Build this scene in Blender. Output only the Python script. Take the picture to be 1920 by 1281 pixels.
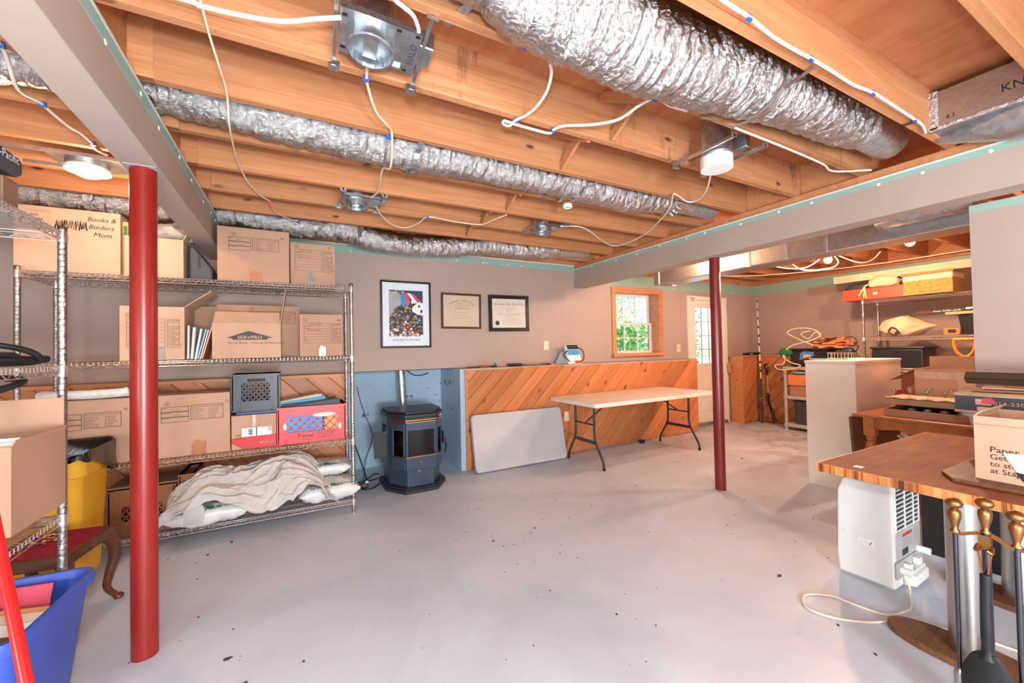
import bpy, bmesh, math, random
from mathutils import Vector, Matrix, noise
random.seed(7)
S = bpy.context.scene
for _o in list(bpy.data.objects): bpy.data.objects.remove(_o)
COL = S.collection
R = math.radians

# ------------------------------------------------------------------ camera
cd = bpy.data.cameras.new('camera'); cam = bpy.data.objects.new('camera', cd); COL.objects.link(cam)
cd.sensor_fit = 'HORIZONTAL'; cd.sensor_width = 36.0; cd.lens = 14.29; cd.clip_start = 0.02; cd.clip_end = 200
_r = Vector((0.8833, -0.4684, -0.0195)); _f = Vector((0.4686, 0.8832, 0.0176))
_f.normalize(); _r = (_r - _f * _r.dot(_f)).normalized(); _u = _r.cross(_f)
cam.matrix_world = Matrix(((_r.x, _u.x, -_f.x, 0), (_r.y, _u.y, -_f.y, 0), (_r.z, _u.z, -_f.z, 1.34), (0, 0, 0, 1)))
S.camera = cam

# ------------------------------------------------------------------ light and exposure
S.view_settings.view_transform = 'Standard'; S.view_settings.look = 'None'
S.view_settings.gamma = 1.0; S.view_settings.use_curve_mapping = False
S.view_settings.exposure = 0.08
w = bpy.data.worlds.new('world'); S.world = w; w.use_nodes = True
_n = w.node_tree.nodes; _l = w.node_tree.links
_sky = _n.new('ShaderNodeTexSky'); _sky.sky_type = 'NISHITA'; _sky.sun_disc = False; _sky.sun_elevation = R(50); _sky.sun_rotation = R(160)
_l.new(_sky.outputs[0], _n['Background'].inputs[0]); _n['Background'].inputs[1].default_value = 0.45

def lamp(name, kind, loc, energy, color=(1, 1, 1), size=0.05, rot=None, spot=None, blend=0.4):
    d = bpy.data.lights.new(name, kind); d.energy = energy; d.color = color
    if kind == 'AREA': d.size = size
    elif kind == 'SUN': d.angle = size
    else: d.shadow_soft_size = size
    if kind == 'SPOT': d.spot_size = spot; d.spot_blend = blend
    o = bpy.data.objects.new(name, d); COL.objects.link(o); o.location = loc
    if rot: o.rotation_euler = rot
    return o
LAMP_L, LAMP_R = 30, 92     # watts of the recessed lamp on the left and of each bare bulb on the right
WARM = (1.0, 0.62, 0.40)
lamp('sun', 'SUN', (0, 0, 20), 5.0, (1, 0.95, 0.88), 0.02, (R(42), 0, R(25)))
COOL = (0.83, 0.93, 1.0)
# speedlight on top of the camera, plus added unseen fill lights behind and beside it
lamp('camera_flash', 'POINT', (0.0, -0.04, 1.55), 120, COOL, 0.06)
for _x, _y, _z, _e in ((-1.8, 0.2, 1.15, 90), (0.5, -1.6, 1.0, 240), (2.6, -2.2, 0.9, 60), (0.0, -2.9, 0.9, 420)):
    lamp('fill_light', 'POINT', (_x, _y, _z), _e, COOL, 0.3)

# ------------------------------------------------------------------ mesh helpers
def V(*a): return Vector(a)
class MB:
    def __init__(s): s.v = []; s.f = []
    def add(s, vs, fs):
        b = len(s.v); s.v += [tuple(v) for v in vs]; s.f += [tuple(i + b for i in f) for f in fs]; return s
    def box(s, x0, y0, z0, x1, y1, z1):
        return s.add([(x0,y0,z0),(x1,y0,z0),(x1,y1,z0),(x0,y1,z0),(x0,y0,z1),(x1,y0,z1),(x1,y1,z1),(x0,y1,z1)],
                     [(0,3,2,1),(4,5,6,7),(0,1,5,4),(1,2,6,5),(2,3,7,6),(3,0,4,7)])
    def cbox(s, c, d, m=None):
        hx, hy, hz = d[0]/2, d[1]/2, d[2]/2; c = Vector(c)
        vs = [V(-hx,-hy,-hz),V(hx,-hy,-hz),V(hx,hy,-hz),V(-hx,hy,-hz),V(-hx,-hy,hz),V(hx,-hy,hz),V(hx,hy,hz),V(-hx,hy,hz)]
        vs = [c + (m @ v if m else v) for v in vs]
        return s.add(vs, [(0,3,2,1),(4,5,6,7),(0,1,5,4),(1,2,6,5),(2,3,7,6),(3,0,4,7)])
    def bar(s, p, q, wd, th, up=(0, 0, 1)):
        p = Vector(p); q = Vector(q); d = (q - p); L = d.length; d.normalize()
        x = d.cross(Vector(up))
        if x.length < 1e-4: x = d.cross(V(1, 0, 0))
        x.normalize(); y = x.cross(d)
        m = Matrix((d, x, y)).transposed()
        return s.cbox((p + q) / 2, (L, wd, th), m)
    def frame(s, d):
        d = d.normalized(); a = V(0, 0, 1) if abs(d.z) < 0.9 else V(1, 0, 0)
        x = d.cross(a).normalized(); return x, x.cross(d)
    def tube(s, pts, r, n=8, closed=False, caps=True, ridge=None):
        pts = [Vector(p) for p in pts]; k = len(pts)
        rs = r if isinstance(r, (list, tuple)) else [r] * k
        vs = []; x = None
        for i, p in enumerate(pts):
            a = pts[(i - 1) % k] if (i > 0 or closed) else p
            b = pts[(i + 1) % k] if (i < k - 1 or closed) else p
            d = (b - a)
            if d.length < 1e-9: d = V(0, 0, 1)
            d.normalize()
            if x is None: x, y = s.frame(d)
            else:
                x = x - d * x.dot(d)
                if x.length < 1e-6: x, y = s.frame(d)
                x.normalize()
            y = d.cross(x)
            for j in range(n):
                t = 2 * math.pi * j / n
                vs.append(p + (x * math.cos(t) + y * math.sin(t)) * rs[i])
        fs = []
        for i in range(k if closed else k - 1):
            for j in range(n):
                a = i * n + j; b = i * n + (j + 1) % n; c = ((i + 1) % k) * n + (j + 1) % n; d2 = ((i + 1) % k) * n + j
                fs.append((a, b, c, d2))
        if caps and not closed:
            fs.append(tuple(range(n - 1, -1, -1))); fs.append(tuple((k - 1) * n + j for j in range(n)))
        return s.add(vs, fs)
    def cyl(s, p, q, r, n=16, r2=None): return s.tube([p, q], [r, r if r2 is None else r2], n)
    def lathe(s, prof, n=24, c=(0, 0, 0), m=None):
        vs = []; c = Vector(c)
        for r, z in prof:
            for j in range(n):
                t = 2 * math.pi * j / n; v = V(r * math.cos(t), r * math.sin(t), z)
                vs.append(c + (m @ v if m else v))
        fs = []
        for i in range(len(prof) - 1):
            for j in range(n):
                fs.append((i*n+j, i*n+(j+1)%n, (i+1)*n+(j+1)%n, (i+1)*n+j))
        if prof[0][0] > 1e-6: fs.append(tuple(range(n - 1, -1, -1)))
        if prof[-1][0] > 1e-6: fs.append(tuple((len(prof)-1)*n + j for j in range(n)))
        return s.add(vs, fs)
    def prism(s, poly, z0, z1, o=(0, 0, 0), u=(1, 0, 0), v=(0, 1, 0)):
        o = Vector(o); u = Vector(u); v = Vector(v); nn = u.cross(v); k = len(poly)
        vs = [o + u*a + v*b + nn*z0 for a, b in poly] + [o + u*a + v*b + nn*z1 for a, b in poly]
        fs = [tuple(range(k - 1, -1, -1)), tuple(range(k, 2 * k))] + [(i, (i+1) % k, k + (i+1) % k, k + i) for i in range(k)]
        return s.add(vs, fs)
    def loft(s, rings, cap=True, closed=True):
        n = len(rings[0]); vs = [p for r in rings for p in r]; fs = []
        for i in range(len(rings) - 1):
            for j in range(n if closed else n - 1):
                fs.append((i*n+j, i*n+(j+1)%n, (i+1)*n+(j+1)%n, (i+1)*n+j))
        if cap and closed:
            fs.append(tuple(range(n - 1, -1, -1))); fs.append(tuple((len(rings)-1)*n + j for j in range(n)))
        return s.add(vs, fs)
    def grid(s, fn, nu, nv, solid=0.0):
        vs = [Vector(fn(i / nu, j / nv)) for i in range(nu + 1) for j in range(nv + 1)]
        fs = [(i*(nv+1)+j, (i+1)*(nv+1)+j, (i+1)*(nv+1)+j+1, i*(nv+1)+j+1) for i in range(nu) for j in range(nv)]
        return s.add(vs, fs)
    def rect(s, o, u, v, a0, b0, a1, b1):
        o = Vector(o); u = Vector(u); v = Vector(v)
        return s.add([o+u*a0+v*b0, o+u*a1+v*b0, o+u*a1+v*b1, o+u*a0+v*b1], [(0, 1, 2, 3)])
    def outline(s, o, u, v, a0, b0, a1, b1, t):
        s.rect(o,u,v,a0,b0,a1,b0+t); s.rect(o,u,v,a0,b1-t,a1,b1); s.rect(o,u,v,a0,b0,a0+t,b1); s.rect(o,u,v,a1-t,b0,a1,b1); return s
    def mesh(s, name, mat, smooth=None, bevel=0, seg=2, solid=0):
        me = bpy.data.meshes.new(name); me.from_pydata(s.v, [], s.f)
        if bevel or solid:
            bm = bmesh.new(); bm.from_mesh(me)
            if bevel:
                bm.normal_update()
                es = [e for e in bm.edges if len(e.link_faces) == 2 and e.calc_face_angle(0) > 0.5]
                bmesh.ops.bevel(bm, geom=es, offset=bevel, segments=seg, affect='EDGES', profile=0.5, clamp_overlap=True)
            if solid: bmesh.ops.solidify(bm, geom=bm.faces[:], thickness=solid)
            bm.to_mesh(me); bm.free()
        me.update()
        if smooth:
            me.polygons.foreach_set('use_smooth', [True] * len(me.polygons)); me.set_sharp_from_angle(angle=R(smooth))
        if mat: me.materials.append(mat)
        return me
    def build(s, name, mat, parent=None, smooth=None, bevel=0, seg=2, solid=0, loc=None, rot=None):
        return put(name, s.mesh(name, mat, smooth, bevel, seg, solid), parent, loc, rot)
def put(name, me, parent=None, loc=None, rot=None):
    o = bpy.data.objects.new(name, me); COL.objects.link(o)
    if parent: o.parent = parent
    if loc is not None: o.location = loc
    if rot is not None: o.rotation_euler = rot
    return o
def tag(o, label, cat, group=None):
    o['label'] = label; o['category'] = cat
    if group: o['group'] = group
    return o
def thing(name, label, cat, loc=(0, 0, 0), rz=0, group=None):
    o = bpy.data.objects.new(name, None); o.empty_display_size = 0.1; COL.objects.link(o)
    o.location = loc; o.rotation_euler = (0, 0, rz); return tag(o, label, cat, group)
def struct(o): o['kind'] = 'structure'; return o
def stuff(o): o['kind'] = 'stuff'; return o
def dup(root, loc, rz=None, label=None, group=None):
    r = root.copy(); COL.objects.link(r); r.location = loc
    if rz is not None: r.rotation_euler = (0, 0, rz)
    if label: r['label'] = label
    if group: r['group'] = group
    for ch in list(root.children):
        c = ch.copy(); COL.objects.link(c); c.parent = r
        for g in ch.children:
            d = g.copy(); COL.objects.link(d); d.parent = c
    return r
def smooth_path(pts, per=6, closed=False):
    P = [Vector(p) for p in pts]; n = len(P); out = []
    for i in range(n if closed else n - 1):
        p0 = P[(i-1) % n] if (closed or i > 0) else P[0]*2 - P[1]
        p1 = P[i]; p2 = P[(i+1) % n]
        p3 = P[(i+2) % n] if (closed or i < n - 2) else p2*2 - p1
        for k in range(per):
            t = k / per
            out.append(0.5*((2*p1) + (p2-p0)*t + (2*p0-5*p1+4*p2-p3)*t*t + (3*p1-p0-3*p2+p3)*t**3))
    if not closed: out.append(P[-1])
    return out
_tc = {}
def text_pts(txt):
    if txt not in _tc:
        c = bpy.data.curves.new('t', 'FONT'); c.body = txt; c.size = 1.0; c.resolution_u = 2
        o = bpy.data.objects.new('t', c); COL.objects.link(o)
        me = bpy.data.meshes.new_from_object(o)
        _tc[txt] = ([(v.co.x, v.co.y) for v in me.vertices], [tuple(p.vertices) for p in me.polygons])
        bpy.data.objects.remove(o); bpy.data.meshes.remove(me); bpy.data.curves.remove(c)
    return _tc[txt]
def text(mb, txt, o, u, v, size, align=0.0, shear=0.0, wx=1.0):
    vs, fs = text_pts(txt); o = Vector(o); u = Vector(u); v = Vector(v)
    if not vs: return mb
    wd = max(a for a, b in vs)
    return mb.add([o + u*((a - align*wd)*size*wx + shear*b*size) + v*(b*size) for a, b in vs], fs)
def stroke(mb, pts, o, u, v, t, nrm_off=0.0):
    o = Vector(o); u = Vector(u); v = Vector(v); n = len(pts)
    L = []; Rr = []
    for i, p in enumerate(pts):
        a = pts[max(0, i-1)]; b = pts[min(n-1, i+1)]; dx, dy = b[0]-a[0], b[1]-a[1]; l = math.hypot(dx, dy) or 1
        nx, ny = -dy/l*t/2, dx/l*t/2
        L.append(o + u*(p[0]+nx) + v*(p[1]+ny)); Rr.append(o + u*(p[0]-nx) + v*(p[1]-ny))
    return mb.add(L + Rr, [(i, i+1, n+i+1, n+i) for i in range(n - 1)])
def squig(mb, o, u, v, w, h, seed=0, t=0.0, words=0):
    """unreadable line of writing: words of small up-and-down strokes, w long and h high"""
    rnd = random.Random(seed); x = 0.0; t = t or h*0.16; n = words or max(1, int(w/(h*4.5))); ww = w/n
    for k in range(n):
        x0, x1 = k*ww + ww*0.06, (k + 1)*ww - ww*(0.14 if n > 1 else 0.0)*rnd.uniform(0.7, 1.6); st = max(3, int((x1 - x0)/(h*0.32))); pts = []
        for i in range(st + 1): pts.append((x0 + (x1 - x0)*i/st, (h*rnd.uniform(0.55, 1.0) if i % 2 else h*rnd.uniform(-0.05, 0.15))))
        stroke(mb, pts, o, u, v, t)
    return mb
# ------------------------------------------------------------------ materials
def lin(c):
    return tuple(((x/255)/12.92 if x/255 <= 0.04045 else ((x/255+0.055)/1.055)**2.4) for x in c) + (1.0,)
class NT:
    def __init__(s, name):
        s.m = bpy.data.materials.new(name); s.m.use_nodes = True; s.t = s.m.node_tree; s.n = s.t.nodes; s.b = s.n['Principled BSDF']
    def new(s, t, **k):
        x = s.n.new(t)
        for a, b in k.items(): setattr(x, a, b)
        return x
    def link(s, a, b): s.t.links.new(a, b)
    def coords(s, scale=(1, 1, 1), rand=True, kind='Object'):
        tc = s.new('ShaderNodeTexCoord'); mp = s.new('ShaderNodeMapping'); mp.inputs['Scale'].default_value = scale
        src = tc.outputs[kind]
        if rand:
            oi = s.new('ShaderNodeObjectInfo'); vm = s.new('ShaderNodeVectorMath', operation='SCALE'); vm.inputs[0].default_value = (37, 23, 51)
            s.link(oi.outputs['Random'], vm.inputs['Scale']); ad = s.new('ShaderNodeVectorMath', operation='ADD')
            s.link(src, ad.inputs[0]); s.link(vm.outputs[0], ad.inputs[1]); src = ad.outputs[0]
        s.link(src, mp.inputs['Vector']); return mp.outputs[0]
    def noise(s, vec, scale, detail=4, rough=0.55, dist=0.0):
        x = s.new('ShaderNodeTexNoise'); x.inputs['Scale'].default_value = scale; x.inputs['Detail'].default_value = detail
        x.inputs['Roughness'].default_value = rough; x.inputs['Distortion'].default_value = dist; s.link(vec, x.inputs['Vector']); return x.outputs['Fac']
    def ramp(s, fac, stops):
        r = s.new('ShaderNodeValToRGB'); e = r.color_ramp.elements
        while len(e) < len(stops): e.new(0.5)
        for i, (p, c) in enumerate(stops): e[i].position = p; e[i].color = c if len(c) == 4 else lin(c)
        s.link(fac, r.inputs['Fac']); return r.outputs['Color']
    def mix(s, fac, a, b, mode='MIX'):
        x = s.new('ShaderNodeMix', data_type='RGBA', blend_type=mode)
        if isinstance(fac, (int, float)): x.inputs['Factor'].default_value = fac
        else: s.link(fac, x.inputs['Factor'])
        for v, i in ((a, 6), (b, 7)):
            if isinstance(v, tuple): x.inputs[i].default_value = v if len(v) == 4 else lin(v)
            else: s.link(v, x.inputs[i])
        return x.outputs[2]
    def bump(s, h, strength=0.3, dist=0.01):
        b = s.new('ShaderNodeBump'); b.inputs['Strength'].default_value = strength; b.inputs['Distance'].default_value = dist
        s.link(h, b.inputs['Height']); s.link(b.outputs[0], s.b.inputs['Normal'])
    def col(s, c): s.link(c, s.b.inputs['Base Color'])
    def set(s, rough=0.5, metal=0.0, spec=None):
        s.b.inputs['Roughness'].default_value = rough; s.b.inputs['Metallic'].default_value = metal
        if spec is not None: s.b.inputs['Specular IOR Level'].default_value = spec
M = {}
def plain(name, c, rough=0.5, metal=0.0, var=0.06, scale=6.0, bump=0.0, bscale=60.0, spec=None):
    if name in M: return M[name]
    t = NT(name); v = t.coords(); L = lin(c)
    f = t.noise(v, scale, 4)
    lo = tuple(x*(1-var*2) for x in L[:3]) + (1,); hi = tuple(min(1, x*(1+var*2)) for x in L[:3]) + (1,)
    t.col(t.ramp(f, [(0.3, lo), (0.7, hi)])); t.set(rough, metal, spec)
    if bump: t.bump(t.noise(v, bscale, 3), bump, 0.004)
    M[name] = t.m; return t.m
def wood(name, cols, grain=(1.0, 16, 16), knots=0.0, rough=0.55, stain=0.0, kscale=(1.3, 4.5, 4.5), tone=0.15, spec=0.35):
    t = NT(name); v = t.coords(grain)
    g = t.noise(v, 1.6, 5, 0.6, 0.6)
    c = t.ramp(g, [(0.28, cols[0]), (0.5, cols[1]), (0.74, cols[2])])
    v2 = t.coords((grain[0]*0.6, grain[1]*4, grain[2]*4)); fine = t.noise(v2, 2.0, 3)
    c = t.mix(0.35, c, t.ramp(fine, [(0.3, cols[0]), (0.7, cols[2])]))
    oi = t.new('ShaderNodeObjectInfo'); tr = t.ramp(oi.outputs['Random'], [(0, (1-tone, 1-tone, 1-tone*1.1, 1)), (1, (1+tone*0.6, 1+tone*0.5, 1+tone*0.5, 1))])
    c = t.mix(1.0, c, tr, 'MULTIPLY')
    if knots:
        kv = t.coords(kscale); vo = t.new('ShaderNodeTexVoronoi'); vo.inputs['Scale'].default_value = 1.0
        if 0.0 in kscale:                               # knots spread over the broad face only
            vo.voronoi_dimensions = '2D'; sx = t.new('ShaderNodeSeparateXYZ'); cx = t.new('ShaderNodeCombineXYZ'); t.link(kv, sx.inputs[0]); t.link(sx.outputs[0], cx.inputs[0]); t.link(sx.outputs[2 if kscale[1] == 0.0 else 1], cx.inputs[1]); kv = cx.outputs[0]
        t.link(kv, vo.inputs['Vector'])
        k = t.ramp(vo.outputs['Distance'], [(0.07*knots, (0.95, 0.95, 0.95, 1)), (0.10*knots, (0.5, .5, .5, 1)), (0.17*knots, (0, 0, 0, 1))])
        sc_ = t.new('ShaderNodeSeparateColor'); t.link(vo.outputs['Color'], sc_.inputs[0]); k = t.mix(1.0, k, t.ramp(sc_.outputs[0], [(0.35, (0, 0, 0, 1)), (0.5, (0.5, 0.5, 0.5, 1)), (0.9, (1, 1, 1, 1))]), 'MULTIPLY')
        c = t.mix(k, c, tuple(x*0.42 for x in cols[0]) if max(cols[0]) > 1 else cols[0])
    if stain:
        sv = t.coords((5, 5, 1.2)); sn = t.noise(sv, 1.4, 6, 0.7)
        sf = t.ramp(sn, [(0.56, (0, 0, 0, 1)), (0.72, (stain, stain, stain, 1))])
        c = t.mix(sf, c, tuple(x*0.4 for x in cols[0]))
    t.col(c); t.set(rough, 0, spec); t.bump(g, 0.12, 0.004)
    M[name] = t.m; return t.m
wood('joist_wood', [(170, 108, 66), (192, 128, 84), (206, 148, 102)], knots=0.42, kscale=(1.7, 0.0, 4.2), rough=0.7)
wood('joist_stained', [(164, 102, 62), (186, 124, 82), (202, 144, 102)], knots=0.42, kscale=(1.7, 0.0, 4.2), stain=0.8, rough=0.75)
wood('subfloor_ply', [(164, 96, 56), (184, 116, 72), (198, 134, 90)], grain=(7, 1.2, 7), knots=0.5, rough=0.75)
wood('pine_board', [(178, 104, 60), (198, 126, 78), (210, 144, 96)], grain=(1.0, 9, 9), knots=0.62, kscale=(2.0, 4.4, 0.0), rough=0.42, tone=0.24)
wood('pine_trim', [(178, 106, 62), (204, 136, 88), (218, 156, 110)], knots=0.5, rough=0.45)
wood('desk_veneer', [(122, 64, 38), (150, 84, 52), (172, 106, 70)], grain=(3, 5, 5), rough=0.62, stain=0.25, spec=0.15)
wood('dark_oak', [(84, 52, 32), (112, 74, 48), (134, 92, 62)], grain=(1.2, 14, 14), rough=0.5)
wood('maple', [(150, 84, 40), (182, 108, 56), (200, 126, 70)], grain=(1.5, 10, 10), rough=0.35)
wood('walnut', [(66, 34, 20), (92, 50, 30), (116, 66, 42)], grain=(1.5, 14, 14), rough=0.4)
def paint(name, c, rough=0.6, mott=0.05, chips=None, chip_lo=0.66, bump=0.05, kind='Object'):
    t = NT(name); v = t.coords((1, 1, 1), False, kind); L = lin(c)
    f = t.noise(v, 1.3, 6, 0.6); lo = tuple(x*(1-mott) for x in L[:3]) + (1,); hi = tuple(x*(1+mott) for x in L[:3]) + (1,)
    col = t.ramp(f, [(0.3, lo), (0.7, hi)])
    if chips:
        cn = t.noise(v, 7.0, 6, 0.62); cf = t.ramp(cn, [(chip_lo, (0, 0, 0, 1)), (chip_lo+0.02, (1, 1, 1, 1))])
        col = t.mix(cf, col, chips)
    t.col(col); t.set(rough, 0, 0.3); t.bump(t.noise(v, 90, 3), bump, 0.003); M[name] = t.m; return t.m
paint('wall_paint', (176, 156, 144)); paint('drywall_teal', (150, 178, 166), 0.8, 0.05)
paint('drywall_edge_white', (215, 212, 202), 0.85); paint('beam_paint', (176, 158, 144))
paint('blue_concrete', (166, 190, 208), 0.7, 0.09, (52, 60, 72), 0.655, 0.25); paint('raw_concrete', (132, 124, 112), 0.9, 0.2, (92, 84, 74), 0.55, 0.6)
paint('white_paint', (232, 226, 216), 0.45, 0.03); paint('door_paint', (230, 222, 208), 0.45, 0.03); paint('cabinet_white', (226, 212, 198), 0.5, 0.04)
paint('ceiling_dark', (120, 80, 50), 0.8)
def floor_mat():
    t = NT('floor_concrete'); v = t.coords((1, 1, 1), False)
    a = t.noise(v, 0.9, 7, 0.62, 0.4); c = t.ramp(a, [(0.3, (176, 185, 198)), (0.5, (193, 202, 214)), (0.72, (207, 214, 224))])
    # rubbed bare concrete and dust where people walk towards the door
    sp = t.new('ShaderNodeSeparateXYZ'); t.link(v, sp.inputs[0])
    mr = t.new('ShaderNodeMapRange'); mr.inputs[1].default_value = 3.4; mr.inputs[2].default_value = 6.0; t.link(sp.outputs[0], mr.inputs[0])
    b = t.noise(v, 2.3, 7, 0.66, 0.8); bf = t.ramp(b, [(0.47, (0, 0, 0, 1)), (0.58, (.55, .55, .55, 1))])
    wf = t.new('ShaderNodeMath', operation='MULTIPLY'); t.link(bf, wf.inputs[0]); t.link(mr.outputs[0], wf.inputs[1])
    c = t.mix(wf.outputs[0], c, (150, 132, 116))
    s1 = t.noise(v, 46, 2, 0.5); c = t.mix(t.ramp(s1, [(0.765, (0, 0, 0, 1)), (0.785, (1, 1, 1, 1))]), c, (74, 68, 64))
    s2 = t.noise(v, 17, 3, 0.5); c = t.mix(t.ramp(s2, [(0.745, (0, 0, 0, 1)), (0.765, (.7, .7, .7, 1))]), c, (110, 100, 92))
    s3 = t.noise(v, 3.1, 6, 0.65, 1.2); c = t.mix(t.ramp(s3, [(0.70, (0, 0, 0, 1)), (0.74, (.6, .6, .6, 1))]), c, (228, 222, 216))
    t.col(c); t.set(0.42, 0, 0.4); t.bump(t.noise(v, 22, 6, 0.6), 0.12, 0.006); M['floor'] = t.m
floor_mat()
def metal(name, c, rough=0.35, spang=0.0, bump=0.0, bscale=30):
    t = NT(name); v = t.coords()
    if spang:
        vo = t.new('ShaderNodeTexVoronoi'); vo.inputs['Scale'].default_value = 38; t.link(v, vo.inputs['Vector'])
        L = lin(c); t.col(t.ramp(vo.outputs['Color'], [(0.2, tuple(x*(1-spang) for x in L[:3])+(1,)), (0.8, tuple(min(1, x*(1+spang)) for x in L[:3])+(1,))]))
    else: t.b.inputs['Base Color'].default_value = lin(c)
    t.set(rough, 1.0)
    if bump: t.bump(t.noise(v, bscale, 5, 0.7, 0.5), bump, 0.01)
    M[name] = t.m; return t.m
metal('galvanised', (196, 202, 206), 0.38, 0.14); metal('chrome', (236, 234, 230), 0.28); metal('foil', (200, 198, 196), 0.15, 0, 0.9, 60)
metal('foil_smooth', (196, 200, 204), 0.33, 0.06, 0.25, 12); metal('post_metal', (172, 170, 166), 0.2, 0, 0.5, 60); metal('brass', (150, 108, 68), 0.42); metal('brushed', (176, 172, 168), 0.3, 0, 0.1, 12)
metal('gold_line', (206, 146, 88), 0.3); metal('copper', (196, 112, 70), 0.3); metal('dark_chrome', (86, 86, 90), 0.25); metal('shovel_steel', (150, 146, 144), 0.35, 0.08)
plain('post_red', (138, 30, 22), 0.3, 0, 0.05, 3, 0.06, 50); plain('post_maroon', (120, 32, 28), 0.3, 0, 0.05, 3, 0.06, 50)
for nm, c in dict(card_a=(196, 158, 132), card_b=(182, 142, 116), card_c=(210, 176, 148), card_d=(168, 126, 98), card_e=(140, 104, 80)).items():
    t = NT(nm); v = t.coords((1, 1, 1)); L = lin(c); f = t.noise(v, 3.0, 5); f2 = t.noise(t.coords((260, 2, 2)), 1, 2)
    cc = t.ramp(f, [(0.3, tuple(x*0.9 for x in L[:3])+(1,)), (0.7, tuple(min(1, x*1.06) for x in L[:3])+(1,))]); cc = t.mix(0.03, cc, t.ramp(f2, [(0.3, (90, 60, 40)), (0.7, (230, 190, 150))]))
    t.col(cc); t.set(0.78, 0, 0.25); t.bump(t.noise(v, 12, 4), 0.15, 0.01); M[nm] = t.m
plain('tape_brown', (176, 118, 82), 0.25, 0, 0.08, 20, 0.2, 40); plain('tape_clear', (206, 186, 160), 0.2, 0, 0.1, 20, 0.3, 40); plain('tape_grey', (150, 140, 128), 0.25, 0, 0.15, 20, 0.4, 40)
plain('ink', (36, 30, 28), 0.7); plain('ink_soft', (52, 36, 28), 0.7); plain('ink_grey', (60, 58, 58), 0.6); plain('white', (236, 236, 234), 0.5, 0, 0.02); plain('black', (24, 24, 26), 0.5)
plain('black_plastic', (30, 31, 34), 0.4, 0, 0.1, 9, 0.05); plain('dark_grey', (62, 64, 68), 0.5); plain('bin_black', (34, 36, 42), 0.35); plain('rubber', (22, 22, 24), 0.5)
plain('cable_white', (226, 216, 202), 0.45, 0, 0.02); plain('staple_blue', (44, 92, 170), 0.45); plain('cable_cream', (226, 208, 178), 0.45, 0, 0.03); plain('cable_teal', (110, 176, 160), 0.45)
plain('table_grey', (186, 184, 184), 0.5, 0, 0.04, 3, 0.08, 80); plain('table_edge', (204, 202, 198), 0.45, 0, 0.03); plain('table_white', (226, 218, 208), 0.38, 0, 0.03, 3, 0.05, 80); plain('leg_metal', (54, 56, 58), 0.42, 0.3)
plain('stove_blue', (62, 78, 96), 0.3, 0.3, 0.06, 6); plain('stove_dark', (48, 50, 56), 0.42, 0.3, 0.06); plain('stove_panel', (44, 42, 42), 0.6)
plain('crate_red', (206, 44, 52), 0.38, 0, 0.04); plain('crate_black', (46, 52, 60), 0.4, 0, 0.1); plain('crate_brown', (140, 84, 48), 0.5, 0, 0.08); plain('staples_red', (200, 44, 44), 0.5)
plain('cloth', (196, 190, 184), 0.9, 0, 0.05, 5, 0.3, 140, 0.1); plain('bag_white', (216, 214, 212), 0.36, 0, 0.05, 8, 0.25, 22); plain('green_ink', (38, 116, 62), 0.5)
plain('yellow_bin', (222, 164, 34), 0.36, 0, 0.04); plain('bag_black', (20, 19, 19), 0.2, 0, 0.1, 8, 0.3, 30); plain('tub_blue', (58, 84, 176), 0.38, 0, 0.05, 4); plain('velvet', (128, 36, 46), 0.85, 0, 0.12, 30, 0.3, 120, 0.1)
plain('paper', (230, 224, 212), 0.7, 0, 0.03); plain('folder_pink', (214, 70, 92), 0.6); plain('folder_blue', (60, 110, 170), 0.55); plain('folder_orange', (196, 110, 50), 0.6); plain('folder_grey', (170, 166, 168), 0.6)
plain('folder_teal', (60, 160, 190), 0.5); plain('sky_print', (70, 152, 214), 0.5); plain('binder_dark', (46, 56, 66), 0.5); plain('lid_blue', (44, 66, 118), 0.4); plain('file_manila', (226, 178, 112), 0.7)
plain('foam_white', (226, 224, 220), 0.6, 0, 0.04, 30, 0.8, 90); plain('red_pole', (196, 26, 26), 0.3); plain('plastic_white', (222, 222, 218), 0.42, 0, 0.02); plain('plastic_cream', (220, 208, 190), 0.42, 0, 0.03); plain('plastic_grey', (178, 174, 166), 0.5)
plain('label_red', (206, 52, 40), 0.5); plain('outlet', (236, 206, 180), 0.4, 0, 0.02); plain('fixture_white', (238, 236, 230), 0.35, 0, 0.01); plain('wicker', (206, 158, 92), 0.6, 0, 0.14, 40, 0.2); plain('wicker_dark', (120, 82, 46), 0.7, 0, 0.1)
plain('liner_cream', (236, 216, 170), 0.85, 0, 0.04, 8, 0.3); plain('box_red', (222, 70, 40), 0.5, 0, 0.03); plain('shoe_orange', (222, 128, 76), 0.55); plain('handle_orange', (238, 140, 40), 0.4); plain('sack', (226, 194, 158), 0.9, 0, 0.06, 6, 0.4, 40, 0.1)
plain('jacket_dark', (62, 60, 66), 0.85, 0, 0.1); plain('purple', (84, 48, 150), 0.5); plain('knit_green', (34, 120, 70), 0.8); plain('bag_orange', (226, 142, 92), 0.6, 0, 0.1, 9, 0.3, 30); plain('wire_brown', (70, 44, 34), 0.5); plain('tape_blue', (78, 130, 180), 0.5)
plain('iron_black', (40, 40, 42), 0.5, 0.5, 0.15, 12, 0.3, 40); plain('cord_olive', (60, 66, 50), 0.5); plain('pink_tag', (222, 60, 110), 0.5); plain('pebble', (60, 56, 52), 0.8); plain('olive_metal', (84, 70, 48), 0.38, 0.4)
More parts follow.
